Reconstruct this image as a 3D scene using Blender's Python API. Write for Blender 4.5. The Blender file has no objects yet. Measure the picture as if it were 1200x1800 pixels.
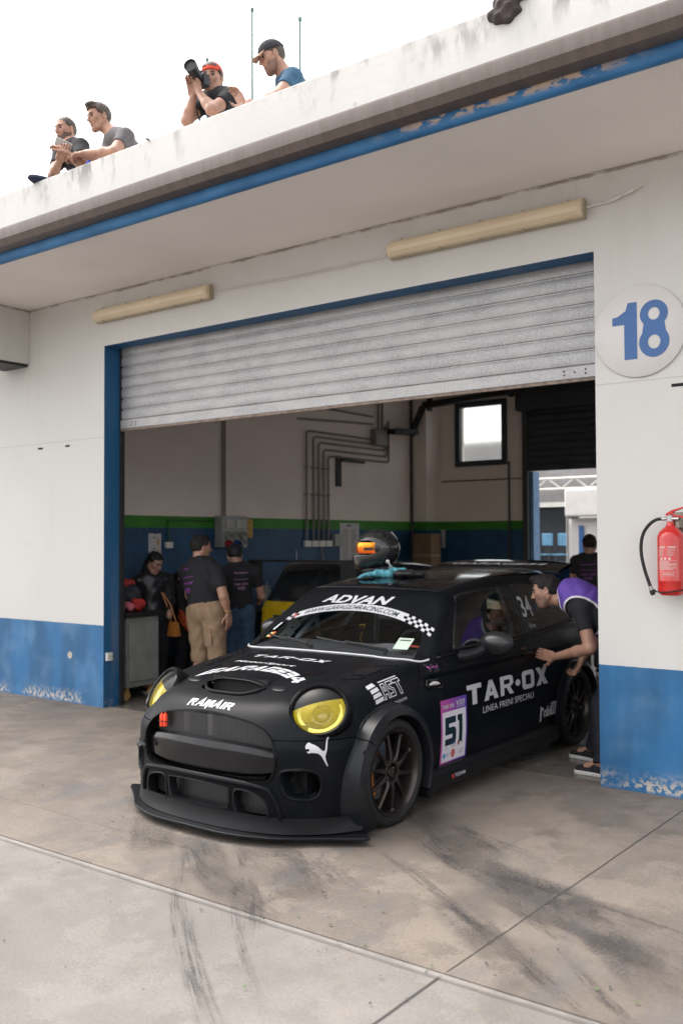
import bpy, bmesh, math, random
import numpy as np
from mathutils import Vector, Matrix
R = math.radians
random.seed(7)
scene = bpy.context.scene
COL = scene.collection

# ------------------------------------------------------------------ camera
cam_d = bpy.data.cameras.new('camera'); cam = bpy.data.objects.new('camera', cam_d); COL.objects.link(cam)
_yaw, _roll, _pitch = R(36.53), .0047, math.atan(48.5/1650)
_F0 = Vector((-math.sin(_yaw), math.cos(_yaw), 0)); _R0 = Vector((math.cos(_yaw), math.sin(_yaw), 0)); _U0 = Vector((0,0,1))
_F = _F0*math.cos(_pitch)+_U0*math.sin(_pitch); _U = _U0*math.cos(_pitch)-_F0*math.sin(_pitch)
_Rr = _R0*math.cos(_roll)-_U*math.sin(_roll); _Uu = _U*math.cos(_roll)+_R0*math.sin(_roll)
cam.matrix_world = Matrix(((_Rr.x,_Uu.x,-_F.x,2.36824),(_Rr.y,_Uu.y,-_F.y,-6.07236),(_Rr.z,_Uu.z,-_F.z,1.65),(0,0,0,1)))
cam_d.sensor_fit = 'HORIZONTAL'; cam_d.sensor_width = 24; cam_d.lens = 33; cam_d.clip_start = .05; cam_d.clip_end = 900
cam_d.dof.use_dof = True; cam_d.dof.focus_distance = 5.35; cam_d.dof.aperture_fstop = 2.2
scene.camera = cam

# ------------------------------------------------------------------ world, sun, exposure
SUN_EL, SUN_AZ = R(62), R(262)         # overcast: very wide soft sun from high on the left
world = bpy.data.worlds.new('World'); scene.world = world; world.use_nodes = True
wn = world.node_tree; wn.nodes.clear()
w_out = wn.nodes.new('ShaderNodeOutputWorld'); w_bg = wn.nodes.new('ShaderNodeBackground')
w_sky = wn.nodes.new('ShaderNodeTexSky'); w_sky.sky_type = 'NISHITA'; w_sky.sun_disc = False
w_sky.sun_elevation = SUN_EL; w_sky.sun_rotation = SUN_AZ; w_sky.air_density = 1.2; w_sky.dust_density = 4.0; w_sky.ozone_density = 1.0
w_hsv = wn.nodes.new('ShaderNodeHueSaturation'); w_hsv.inputs['Saturation'].default_value = .22; w_hsv.inputs['Value'].default_value = 1.0
w_tc = wn.nodes.new('ShaderNodeTexCoord'); w_map = wn.nodes.new('ShaderNodeMapping'); w_map.inputs['Scale'].default_value = (2.2,2.2,6)
w_no = wn.nodes.new('ShaderNodeTexNoise'); w_no.inputs['Scale'].default_value = 1.6; w_no.inputs['Detail'].default_value = 5
w_cr = wn.nodes.new('ShaderNodeValToRGB'); w_cr.color_ramp.elements[0].position = .32; w_cr.color_ramp.elements[1].position = .72
w_cr.color_ramp.elements[0].color = (.86,.855,.86,1); w_cr.color_ramp.elements[1].color = (1.80,1.75,1.68,1)
w_mul = wn.nodes.new('ShaderNodeMix'); w_mul.data_type = 'RGBA'; w_mul.blend_type = 'MULTIPLY'; w_mul.inputs[0].default_value = 1
wn.links.new(w_sky.outputs[0], w_hsv.inputs['Color']); wn.links.new(w_tc.outputs['Generated'], w_map.inputs[0]); wn.links.new(w_map.outputs[0], w_no.inputs[0])
wn.links.new(w_no.outputs[0], w_cr.inputs[0]); wn.links.new(w_hsv.outputs[0], w_mul.inputs[6]); wn.links.new(w_cr.outputs[0], w_mul.inputs[7])
wn.links.new(w_mul.outputs[2], w_bg.inputs[0]); wn.links.new(w_bg.outputs[0], w_out.inputs[0])
w_bg.inputs[1].default_value = .15
sun_d = bpy.data.lights.new('sun', 'SUN'); sun = bpy.data.objects.new('sun', sun_d); COL.objects.link(sun)
sun_d.energy = .36; sun_d.angle = R(80); sun_d.color = (1,.95,.88)
_sd = Vector((math.sin(SUN_AZ)*math.cos(SUN_EL), math.cos(SUN_AZ)*math.cos(SUN_EL), math.sin(SUN_EL)))
sun.rotation_euler = _sd.to_track_quat('Z','Y').to_euler()
scene.view_settings.view_transform = 'Standard'; scene.view_settings.look = 'None'
scene.view_settings.exposure = 1.50; scene.view_settings.gamma = 1
scene.render.engine = 'CYCLES'
scene.cycles.max_bounces = 10; scene.cycles.diffuse_bounces = 6; scene.cycles.glossy_bounces = 5; scene.cycles.transparent_max_bounces = 12
scene.cycles.transmission_bounces = 6; scene.cycles.sample_clamp_indirect = 6
scene.cycles.use_denoising = True

# ------------------------------------------------------------------ node expression helper
class NT:
    """small builder for procedural materials"""
    def __init__(s, m):
        m.use_nodes = True; s.t = m.node_tree; s.t.nodes.clear()
        s.out = s.t.nodes.new('ShaderNodeOutputMaterial'); s.b = s.t.nodes.new('ShaderNodeBsdfPrincipled')
        s.t.links.new(s.b.outputs[0], s.out.inputs[0]); s._pos = None
    def set(s, inp, v):
        if isinstance(v, bpy.types.NodeSocket): s.t.links.new(v, inp)
        elif isinstance(v, (tuple,list)) and inp.type == 'RGBA' and len(v) == 3: inp.default_value = (*v,1)
        else: inp.default_value = v
    def p(s, name, v): s.set(s.b.inputs[name], v)
    def math(s, op, a, b=0.0, c=None, clamp=False):
        n = s.t.nodes.new('ShaderNodeMath'); n.operation = op; n.use_clamp = clamp
        s.set(n.inputs[0], a); s.set(n.inputs[1], b)
        if c is not None: s.set(n.inputs[2], c)
        return n.outputs[0]
    def add(s,a,b): return s.math('ADD',a,b)
    def sub(s,a,b): return s.math('SUBTRACT',a,b)
    def mul(s,a,b): return s.math('MULTIPLY',a,b)
    def mx(s,a,b): return s.math('MAXIMUM',a,b)
    def mn(s,a,b): return s.math('MINIMUM',a,b)
    def step(s, x, a, b):
        n = s.t.nodes.new('ShaderNodeMapRange'); n.interpolation_type = 'SMOOTHSTEP'
        s.set(n.inputs[0], x); n.inputs[1].default_value = a; n.inputs[2].default_value = b
        return n.outputs[0]
    def pos(s):
        if not s._pos:
            g = s.t.nodes.new('ShaderNodeNewGeometry'); x = s.t.nodes.new('ShaderNodeSeparateXYZ'); s.t.links.new(g.outputs[0], x.inputs[0])
            s._pos = (x.outputs[0], x.outputs[1], x.outputs[2]); s._geo = g
        return s._pos
    def obj(s):
        g = s.t.nodes.new('ShaderNodeTexCoord'); return g.outputs['Object']
    def uv(s):
        g = s.t.nodes.new('ShaderNodeUVMap'); x = s.t.nodes.new('ShaderNodeSeparateXYZ'); s.t.links.new(g.outputs[0], x.inputs[0]); return x.outputs[0], x.outputs[1]
    def vec(s, x, y, z):
        n = s.t.nodes.new('ShaderNodeCombineXYZ'); s.set(n.inputs[0],x); s.set(n.inputs[1],y); s.set(n.inputs[2],z); return n.outputs[0]
    def noise(s, scale, detail=4, vec=None, rough=.55, sx=1, sy=1, sz=1):
        if vec is None: s.pos(); vec = s._geo.outputs[0]
        if (sx,sy,sz) != (1,1,1):
            m = s.t.nodes.new('ShaderNodeMapping'); m.inputs['Scale'].default_value = (sx,sy,sz); s.t.links.new(vec, m.inputs[0]); vec = m.outputs[0]
        n = s.t.nodes.new('ShaderNodeTexNoise'); n.inputs['Scale'].default_value = scale; n.inputs['Detail'].default_value = detail; n.inputs['Roughness'].default_value = rough
        s.t.links.new(vec, n.inputs[0]); return n.outputs[0]
    def voro(s, scale, vec=None, feature='F1', sx=1, sy=1, sz=1):
        if vec is None: s.pos(); vec = s._geo.outputs[0]
        if (sx,sy,sz) != (1,1,1):
            m = s.t.nodes.new('ShaderNodeMapping'); m.inputs['Scale'].default_value = (sx,sy,sz); s.t.links.new(vec, m.inputs[0]); vec = m.outputs[0]
        n = s.t.nodes.new('ShaderNodeTexVoronoi'); n.feature = feature; n.inputs['Scale'].default_value = scale
        s.t.links.new(vec, n.inputs[0]); return n.outputs[0]
    def mix(s, f, a, b):
        n = s.t.nodes.new('ShaderNodeMix'); n.data_type = 'RGBA'; s.set(n.inputs[0], f); s.set(n.inputs[6], a); s.set(n.inputs[7], b); return n.outputs[2]
    def bump(s, h, strength=.3, dist=.01):
        n = s.t.nodes.new('ShaderNodeBump'); n.inputs['Strength'].default_value = strength; n.inputs['Distance'].default_value = dist
        s.set(n.inputs['Height'], h); s.t.links.new(n.outputs[0], s.b.inputs['Normal'])
    def line(s, p0, p1, hw, soft=.5, wob=.0):
        """mask that is 1 within hw of the ground segment p0-p1"""
        x,y,_ = s.pos(); dx,dy = p1[0]-p0[0], p1[1]-p0[1]; L = math.hypot(dx,dy); nx,ny = -dy/L, dx/L
        d = s.add(s.mul(x,nx), s.mul(y,ny)); d = s.sub(d, p0[0]*nx+p0[1]*ny)
        if wob: d = s.add(d, s.mul(s.sub(s.noise(2.5,3),.5), wob))
        a = s.step(s.math('ABSOLUTE', d), hw*(1+soft), hw*(1-soft))
        t = s.sub(s.add(s.mul(x,dx/L), s.mul(y,dy/L)), (p0[0]*dx+p0[1]*dy)/L)
        e = s.mul(s.step(t, -.01, .03), s.step(t, L+.01, L-.03))
        return s.mul(a, e)

MATS = {}
def mat(name, col, rough=.6, metal=0, var=.12, scale=6, bump=0, bscale=60, spec=.5, coat=0, emit=None, alpha=1, trans=0, ior=1.45, objspace=False):
    if name in MATS: return MATS[name]
    m = bpy.data.materials.new(name); MATS[name] = m; t = NT(m)
    if var:
        v = t.obj() if objspace else None
        n = t.noise(scale, 4, v); k = t.step(n, .3, .7)
        t.p('Base Color', t.mix(k, tuple(c*(1-var) for c in col), tuple(min(1,c*(1+var)) for c in col)))
        t.p('Roughness', t.add(rough-.06, t.mul(n,.12)))
    else:
        t.p('Base Color', col); t.p('Roughness', rough)
    t.p('Metallic', metal); t.p('Specular IOR Level', spec); t.p('IOR', ior)
    if coat: t.p('Coat Weight', coat); t.p('Coat Roughness', .08)
    if emit: t.p('Emission Color', emit[0]); t.p('Emission Strength', emit[1])
    if trans: t.p('Transmission Weight', trans)
    if alpha < 1: t.p('Alpha', alpha)
    if bump: t.bump(t.noise(bscale,3, t.obj() if objspace else None), bump, .01)
    return m

# ------------------------------------------------------------------ mesh builder
class MB:
    def __init__(s): s.v=[]; s.f=[]; s.mi=[]; s.uv=[]
    def add(s, vs, fs, mi=0):
        o=len(s.v); s.v += [tuple(v) for v in vs]; s.f += [tuple(i+o for i in f) for f in fs]; s.mi += [mi]*len(fs); return s
    def box(s, x0,x1,y0,y1,z0,z1, mi=0, M=None):
        if x0>x1:x0,x1=x1,x0
        if y0>y1:y0,y1=y1,y0
        if z0>z1:z0,z1=z1,z0
        vs=[(x0,y0,z0),(x1,y0,z0),(x1,y1,z0),(x0,y1,z0),(x0,y0,z1),(x1,y0,z1),(x1,y1,z1),(x0,y1,z1)]
        if M is not None: vs=[tuple(M@Vector(v)) for v in vs]
        fs=[(0,3,2,1),(4,5,6,7),(0,1,5,4),(1,2,6,5),(2,3,7,6),(3,0,4,7)]
        if isinstance(mi,(tuple,list)):   # per face: bottom, top, -y, +x, +y, -x
            for f,k in zip(fs,mi): s.add(vs,[f],k)
            return s
        return s.add(vs,fs,mi)
    def tube(s, pts, r, n=8, mi=0, cap=True, closed=False):
        pts=[Vector(p) for p in pts]; rs = r if isinstance(r,(list,tuple)) else [r]*len(pts)
        vs=[]; m=len(pts); prev=None
        for i,p in enumerate(pts):
            a=pts[(i-1)%m] if (i>0 or closed) else p; b=pts[(i+1)%m] if (i<m-1 or closed) else p
            t=(b-a).normalized()
            if prev is None:
                u=t.cross(Vector((0,0,1)))
                if u.length<.05: u=t.cross(Vector((1,0,0)))
            else: u=prev-t*prev.dot(t)
            u.normalize(); prev=u; w=t.cross(u)
            for k in range(n):
                an=2*math.pi*k/n; vs.append(p+(u*math.cos(an)+w*math.sin(an))*rs[i])
        fs=[]
        for i in range(m if closed else m-1):
            j=(i+1)%m
            for k in range(n): k2=(k+1)%n; fs.append((i*n+k,i*n+k2,j*n+k2,j*n+k))
        if cap and not closed: fs.append(tuple(range(n-1,-1,-1))); fs.append(tuple((m-1)*n+k for k in range(n)))
        return s.add(vs,fs,mi)
    def lathe(s, prof, o=(0,0,0), axis=(0,0,1), n=32, mi=0, ell=(1,1), up=None, cap=False):
        """prof: list of (radius, along axis)"""
        ax=Vector(axis).normalized(); up=Vector(up) if up else (Vector((0,0,1)) if abs(ax.z)<.9 else Vector((1,0,0)))
        a=up.cross(ax).normalized(); b=ax.cross(a); o=Vector(o); vs=[]; m=len(prof)
        for (r,h) in prof:
            for k in range(n):
                t=2*math.pi*k/n; vs.append(o+ax*h+a*(r*ell[0]*math.cos(t))+b*(r*ell[1]*math.sin(t)))
        fs=[(i*n+k,i*n+(k+1)%n,(i+1)*n+(k+1)%n,(i+1)*n+k) for i in range(m-1) for k in range(n)]
        if cap and prof[0][0]>1e-6: fs.append(tuple(range(n-1,-1,-1)))
        if cap and prof[-1][0]>1e-6: fs.append(tuple((m-1)*n+k for k in range(n)))
        return s.add(vs,fs,mi)
    def prism(s, poly, f, d, mi=0):
        """poly 2D points, f maps (x,y,depth)->3D"""
        n=len(poly); vs=[f(x,y,0) for x,y in poly]+[f(x,y,d) for x,y in poly]
        fs=[tuple(range(n)),tuple(range(2*n-1,n-1,-1))]+[(i,(i+1)%n+0,(i+1)%n+n,i+n)[::-1] for i in range(n)]
        return s.add(vs,fs,mi)
    def grid(s, fn, nu, nv, mi=0, thick=None):
        vs=[fn(i/nu,j/nv) for i in range(nu+1) for j in range(nv+1)]
        fs=[(i*(nv+1)+j,(i+1)*(nv+1)+j,(i+1)*(nv+1)+j+1,i*(nv+1)+j+1) for i in range(nu) for j in range(nv)]
        return s.add(vs,fs,mi)
    def build(s, name, mats, parent=None, smooth=35, bevel=0, bseg=2, merge=False, loc=None, rot=None, M=None, solid=0):
        me=bpy.data.meshes.new(name); vs=s.v
        if M is not None: vs=[tuple(M@Vector(v)) for v in vs]
        me.from_pydata(vs,[],s.f)
        if not isinstance(mats,(list,tuple)): mats=[mats]
        for m in mats: me.materials.append(m)
        if any(s.mi): me.polygons.foreach_set('material_index', s.mi)
        bm=bmesh.new(); bm.from_mesh(me)
        if merge: bmesh.ops.remove_doubles(bm, verts=bm.verts, dist=1e-5)
        bmesh.ops.recalc_face_normals(bm, faces=bm.faces); bm.to_mesh(me); bm.free()
        if smooth:
            me.shade_smooth(); me.set_sharp_from_angle(angle=R(smooth))
        o=bpy.data.objects.new(name, me); COL.objects.link(o)
        if parent: o.parent=parent
        if loc: o.location=loc
        if rot: o.rotation_euler=rot
        if solid: md=o.modifiers.new('solid','SOLIDIFY'); md.thickness=solid; md.offset=0
        if bevel: md=o.modifiers.new('bevel','BEVEL'); md.width=bevel; md.segments=bseg; md.limit_method='ANGLE'; md.angle_limit=R(40)
        return o

def thing(name, label, cat, loc=(0,0,0), rz=0, group=None):
    o=bpy.data.objects.new(name,None); COL.objects.link(o); o.location=loc; o.rotation_euler=(0,0,rz); o['label']=label; o['category']=cat
    o.empty_display_size=.1
    if group: o['group']=group
    return o
def tag(o, label, cat, group=None):
    o['label']=label; o['category']=cat
    if group: o['group']=group
    return o
def struct(o, kind='structure'): o['kind']=kind; return o

def text_obj(s, size, off=.0, shear=0, sx=1, res=4, space=1.0, align='CENTER'):
    """text as 2D triangles; returns (verts2d, faces). size = cap height"""
    c=bpy.data.curves.new('t','FONT'); c.body=s; c.size=1; c.offset=off; c.shear=shear; c.resolution_u=res; c.space_character=space; c.align_x=align; c.fill_mode='FRONT'
    o=bpy.data.objects.new('t',c); COL.objects.link(o); dg=bpy.context.evaluated_depsgraph_get(); me=bpy.data.meshes.new_from_object(o.evaluated_get(dg))
    k=size/.70
    vs=[(v.co.x*k*sx, v.co.y*k) for v in me.vertices]; fs=[tuple(p.vertices) for p in me.polygons]
    bpy.data.objects.remove(o); bpy.data.curves.remove(c); bpy.data.meshes.remove(me)
    return vs,fs
def fit_w(vf, width, height=None):
    vs,fs=vf; xs=[v[0] for v in vs]; ys=[v[1] for v in vs]; cx=(max(xs)+min(xs))/2; w=max(xs)-min(xs); h=max(ys)-min(ys)
    ky = height/h if height else 1
    return [((x-cx)*width/w, (y-min(ys))*ky) for x,y in vs], fs
def subdiv2d(vf, cell):
    """cut 2D faces by a grid so that they can bend"""
    vs,fs=vf; bm=bmesh.new(); bv=[bm.verts.new((x,y,0)) for x,y in vs]
    for f in fs:
        try: bm.faces.new([bv[i] for i in f])
        except ValueError: pass
    xs=[v[0] for v in vs]; ys=[v[1] for v in vs]
    def cut(lo,hi,no,mk):
        k=math.floor(lo/cell)+1
        while k*cell<hi:
            g=bm.verts[:]+bm.edges[:]+bm.faces[:]; bmesh.ops.bisect_plane(bm, geom=g, plane_co=mk(k*cell), plane_no=no, dist=1e-6); k+=1
    cut(min(xs),max(xs),(1,0,0),lambda q:(q,0,0)); cut(min(ys),max(ys),(0,1,0),lambda q:(0,q,0))
    bm.verts.index_update(); r=([(v.co.x,v.co.y) for v in bm.verts],[tuple(v.index for v in f.verts) for f in bm.faces]); bm.free(); return r
def flat_text(mb, vf, o, r, u, mi=0, warp=None):
    o=Vector(o); r=Vector(r).normalized(); u=Vector(u).normalized(); vs,fs=vf
    if warp: vs=[warp(*v) for v in vs]
    mb.add([o+r*x+u*y for x,y in vs], fs, mi)
# ------------------------------------------------------------------ materials of the place
def wall_paint(name, hi, lo, zsplit, chips=True, seam=None):
    m=bpy.data.materials.new(name); t=NT(m); x,y,z=t.pos()
    big=t.noise(.8,5); fine=t.noise(9,5); streak=t.noise(6,4,sx=1,sy=1,sz=.12)
    white=t.mix(t.step(big,.35,.7), tuple(c*.95 for c in hi), hi)
    white=t.mix(t.mul(t.step(streak,.55,.8),.18), white, (.45,.38,.31))
    spots=t.mul(t.step(t.noise(14,3),.72,.76),t.step(t.noise(1.3,2),.5,.62)); white=t.mix(t.mul(spots,.75),white,(.30,.26,.22)); scf=t.mul(t.step(t.noise(7,6,rough=.7),.62,.68),t.step(t.noise(.9,2),.55,.66)); white=t.mix(t.mul(scf,.30),white,(.40,.37,.34))
    # grime close under the soffit
    top=t.mul(t.step(z,3.75,4.13),t.step(t.noise(5,5),.45,.7)); white=t.mix(t.mul(top,.16),white,(.42,.35,.28))
    drip=t.mul(t.step(z,3.3,4.13),t.step(t.noise(11,3,sx=1,sy=1,sz=.05),.60,.78)); white=t.mix(t.mul(drip,.16),white,(.38,.28,.20))
    wz=t.add(z, t.mul(t.sub(t.noise(30,2),.5),.006))
    crk=t.mul(t.step(t.add(z,t.mul(t.sub(t.noise(9,4),.5),.03)),4.098,4.112),t.step(t.noise(2.6,5,rough=.7),.42,.56)); white=t.mix(t.mul(crk,.8),white,(.20,.16,.13))
    blue=t.mix(t.step(t.noise(3.5,6,sz=.35),.35,.68), tuple(c*.78 for c in lo), tuple(min(1,c*1.18) for c in lo))
    haze=t.mul(t.step(t.noise(2.2,6),.45,.72),.26); blue=t.mix(haze,blue,(.22,.36,.52))
    col=t.mix(t.step(wz,zsplit-.002,zsplit+.002), blue, white)
    if seam:
        s=t.step(t.math('ABSOLUTE',t.sub(z,seam)),.006,.002); col=t.mix(t.mul(s,.45),col,(.30,.28,.26))
    rough=.55
    if chips:
        base=t.step(z,.17,.02); edge=t.step(z,.0,.035)
        n=t.noise(26,6,rough=.65); cc=t.mul(t.mul(base,edge),t.step(n,.46,.54)); gate=t.step(t.noise(2.4,2),.38,.52)
        cc=t.mul(cc,gate)
        sp=t.mul(t.step(t.noise(34,3,rough=.7),.70,.74),t.step(t.noise(2.1,3),.46,.60)); sp=t.mul(sp,t.step(z,zsplit+.01,zsplit-.02))
        cc=t.mx(cc,sp); col=t.mix(cc,col,(.50,.45,.38))
        t.bump(t.add(t.mul(cc,-1.0),t.mul(fine,.25)),.35,.006)
    else: t.bump(fine,.15,.005)
    t.p('Base Color',col); t.p('Roughness',rough); MATS[name]=m; return m
M_FACADE=wall_paint('facade_paint',(.590,.578,.553),(.018,.115,.265),.81,True,2.68)
M_BLUE=wall_paint('blue_paint',(.012,.10,.235),(.012,.10,.235),.0,True)
M_INT=bpy.data.materials.new('interior_paint')
def _int():
    t=NT(M_INT); x,y,z=t.pos(); n=t.noise(1.5,5)
    w=t.mix(t.step(n,.3,.7),(.76,.675,.635),(.82,.735,.69)); g=t.mix(t.step(t.noise(5,4),.35,.7),(.028,.19,.012),(.04,.235,.018)); b=t.mix(t.step(t.noise(3,5),.35,.7),(.010,.055,.135),(.018,.085,.185))
    ck=t.step(t.noise(26,3),.73,.76); b=t.mix(ck,b,(.3,.34,.38))
    c=t.mix(t.step(z,1.803,1.807),b,g); c=t.mix(t.step(z,1.948,1.952),c,w)
    t.p('Base Color',c); t.p('Roughness',.6); t.bump(t.noise(20,4),.15,.005)
_int()
M_SOFFIT=mat('soffit_render',(.82,.78,.75),.8,var=.05,scale=.7,bump=.15,bscale=12)
def _parapet():
    m=bpy.data.materials.new('parapet_render'); t=NT(m); x,y,z=t.pos()
    c=t.mix(t.step(t.noise(1.1,5),.3,.7),(.55,.535,.51),(.60,.585,.56))
    up=t.step(z,4.40,4.72); st=t.mul(up,t.step(t.noise(9,5,sz=.30),.50,.64)); st=t.mul(st,t.step(t.noise(1.4,3),.38,.56)); c=t.mix(t.mul(st,.85),c,(.17,.155,.14))
    sp=t.mul(t.step(t.noise(22,4,sz=.6),.66,.72),t.step(t.noise(1.7,2),.5,.66)); c=t.mix(t.mul(sp,.7),c,(.22,.19,.17))
    t.p('Base Color',c); t.p('Roughness',.75); t.bump(t.noise(16,5),.25,.01); return m
M_PARAPET=_parapet()
def _gutter():
    m=bpy.data.materials.new('gutter_metal'); t=NT(m); c=t.mix(t.step(t.noise(5,5,sx=4,sz=.5),.35,.7),(.098,.076,.066),(.120,.094,.083))
    sc=t.step(t.noise(30,3,sx=3,sz=.3),.76,.79); c=t.mix(t.mul(sc,.7),c,(.45,.42,.40)); t.p('Base Color',c); t.p('Roughness',.5); t.p('Metallic',.1); return m
M_GUTTER=_gutter()
def _bluestrip():
    m=bpy.data.materials.new('drip_edge_paint'); t=NT(m); x,y,z=t.pos(); c=t.mix(t.step(t.noise(7,5,sx=.4),.35,.7),(.022,.13,.31),(.04,.19,.42))
    ch=t.mul(t.step(z,4.125,4.165),t.step(t.noise(16,6,sx=.5,rough=.65),.47,.53)); ch=t.mul(ch,t.mul(t.step(x,-1.0,-.5),t.step(x,.9,.35))); c=t.mix(ch,c,(.55,.42,.33))
    gr=t.mul(t.step(t.noise(40,3,sx=.15,sz=2),.66,.72),.7); c=t.mix(gr,c,(.02,.06,.13))
    t.p('Base Color',c); t.p('Roughness',.5); t.bump(ch,.4,-.004); return m
M_DRIP=_bluestrip()
def _galv():
    m=bpy.data.materials.new('galvanised_slats'); t=NT(m); n1=t.noise(3,5,sz=2); n2=t.noise(60,4)
    c=t.mix(t.step(n1,.3,.72),(.31,.305,.31),(.43,.42,.42)); c=t.mix(t.mul(t.step(n2,.45,.65),.35),c,(.60,.595,.59))
    sp=t.mul(t.step(t.noise(38,3),.715,.735),.8); c=t.mix(sp,c,(.62,.53,.42)); t.p('Base Color',c); t.p('Roughness',t.add(.40,t.mul(n1,.2))); t.p('Metallic',.55); t.bump(n2,.12,.003); return m
M_GALV=_galv()
M_DARKSLAT=mat('dark_shutter_slats',(.045,.052,.062),.5,.3,var=.15)
M_BLACKRUB=mat('black_rubber',(.012,.013,.014),.65,var=.15)
M_BLACK=mat('black_paint',(.013,.014,.016),.45,var=.1)
M_WHITE=mat('white_plastic',(.72,.70,.67),.4,var=.05)
M_CREAM=mat('aged_diffuser',(.66,.54,.38),.30,var=.05,scale=2.5,coat=.3)
M_CREAMB=mat('aged_fixture_body',(.36,.30,.21),.45,var=.1)
M_CABLE=mat('white_cable',(.62,.60,.56),.5,var=.05)
M_GREYP=mat('grey_conduit',(.23,.21,.20),.5,var=.1)
M_GREYBOX=mat('grey_enamel',(.30,.31,.30),.4,var=.08)
M_PAPER=mat('paper_print',(.55,.53,.56),.7,var=.04)
M_PAPERY=mat('yellow_paper',(.62,.40,.10),.7,var=.1)
M_CARD=mat('cardboard',(.20,.13,.08),.8,var=.1)
M_STEEL=mat('steel',(.45,.45,.45),.35,.9,var=.08)
M_RED=mat('red_enamel',(.50,.018,.015),.22,var=.06,coat=.6)
M_REDSAT=mat('red_print_darker',(.45,.03,.02),.4,var=.1)
M_LETTER=mat('white_vinyl',(.50,.50,.52),.4,var=.03)
M_SIGNW=mat('sign_face',(.62,.60,.585),.42,var=.02)
M_SIGNB=mat('sign_blue',(.045,.125,.32),.42,var=.06)

# ------------------------------------------------------------------ ground
def concrete(name, a, b, dark, lines=(), lips=(), apron=False):
    m=bpy.data.materials.new(name); t=NT(m); x,y,z=t.pos()
    n1=t.noise(.55,6,rough=.6); n2=t.noise(3.2,7,rough=.65); n3=t.noise(70,4,rough=.7); n4=t.noise(1.5,6,rough=.62)
    c=t.mix(t.step(n1,.34,.68),a,b); c=t.mix(t.mul(t.step(n2,.40,.66),.55),c,tuple(k*.80 for k in a))
    pale=t.mul(t.step(t.add(n4,t.mul(t.sub(n3,.5),.10)),.525,.57),.50 if apron else .28); c=t.mix(pale,c,tuple(min(1,k*1.16) for k in b))
    blot=t.mul(t.step(t.add(t.noise(.85,7,rough=.62),t.mul(t.sub(n3,.5),.08)),.54,.60),.48 if apron else .32); c=t.mix(blot,c,dark)
    grain=t.add(t.mul(t.sub(n3,.5),.75),t.mul(t.sub(t.noise(210,2,rough=.6),.5),.55)); 
    gn=t.t.nodes.new('ShaderNodeMix'); gn.data_type='RGBA'; gn.blend_type='MULTIPLY'; gn.inputs[0].default_value=1
    g=t.add(1.0,grain); t.t.links.new(c,gn.inputs[6]); t.t.links.new(t.vec(g,g,g),gn.inputs[7]); c=gn.outputs[2]
    sp=t.mul(t.step(t.noise(21,2,rough=.5),.735,.755),.85); c=t.mix(sp,c,(.045,.045,.048))
    pit=t.step(t.noise(120,2),.72,.78); c=t.mix(t.mul(pit,.5),c,(.10,.095,.09))
    scr=t.mul(t.step(t.noise(16,5,sx=.25,sy=2.2),.66,.72),.35); c=t.mix(scr,c,(.12,.115,.11))
    if apron:
        # rubbed-in rubber around where cars leave the garage
        d=t.mul(t.step(y,-.1,-1.2),t.step(t.noise(2.6,7,sx=1.6,sy=.5,rough=.7),.50,.66)); c=t.mix(t.mul(d,.50),c,(.10,.10,.105))
        tread=t.mul(t.step(t.noise(1.2,4),.46,.62),t.step(t.noise(48,5,rough=.7),.47,.60)); c=t.mix(t.mul(t.mul(tread,t.step(y,-.9,-1.5)),.40),c,(.09,.09,.095))
    h=t.add(t.mul(n3,.4),t.mul(n2,.35))
    for (p0,p1,hw,wob,k) in lines:
        mk=t.line(p0,p1,hw,.5,wob); c=t.mix(t.mul(mk,k),c,(.03,.028,.028)); h=t.sub(h,t.mul(mk,1.6))
    for (p0,p1,hw) in lips:
        mk=t.mul(t.line(p0,p1,hw,.6,.02),t.step(n2,.38,.6)); c=t.mix(t.mul(mk,.22),c,(.50,.47,.44))
    t.p('Base Color',c); t.p('Roughness',t.sub(.86,t.mul(n1,.22))); t.bump(h,.5,.006); return m
M_APRON=concrete('apron_concrete',(.143,.118,.098),(.200,.168,.140),(.085,.073,.064),
    lines=[((.62,.0),(.530,-2.94),.0048,.010,.85),((-9,-1.35),(-6.2,-.06),.006,.02,.7),((-6.5,-.9),(-5.0,.0),.004,.02,.5),((-9,-2.44),(-1.1,-2.50),.003,.02,.35)],apron=True)
M_LANE=concrete('lane_concrete',(.168,.153,.140),(.218,.200,.184),(.110,.100,.093),
    lines=[((.528,-2.96),(.46,-7),.007,.01,.9),((-12,-2.985),(9,-2.985),.012,.02,.35),((-1.55,-3.62),(.2,-4.9),.010,.05,.85)],lips=[((-14,-2.955),(9,-2.955),.022)])
def _floor():
    m=bpy.data.materials.new('garage_floor_concrete'); t=NT(m); n=t.noise(1.2,6); c=t.mix(t.step(n,.35,.7),(.13,.115,.10),(.20,.18,.155)); c=t.mix(t.mul(t.step(t.noise(9,5),.5,.7),.4),c,(.05,.045,.04))
    t.p('Base Color',c); t.p('Roughness',t.add(.10,t.mul(n,.28))); t.bump(t.noise(18,4),.08,.004); return m
M_FLOOR=_floor()
g=MB(); g.box(-400,400,-400,-2.949,-.30,.0); struct(g.build('pit_lane_ground',M_LANE,smooth=0))
g=MB(); g.box(-400,400,-2.943,.09,-.30,.002); struct(g.build('apron_pavement',M_APRON,smooth=0))
g=MB(); g.box(-400,400,-2.949,-2.943,-.30,-.006); struct(g.build('pavement_joint_seam',mat('joint_filler',(.05,.045,.04),.9),smooth=0))
g=MB(); g.box(-6.9,9.3,.09,8.2,-.30,.0); struct(g.build('garage_floor',M_FLOOR,smooth=0))
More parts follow.
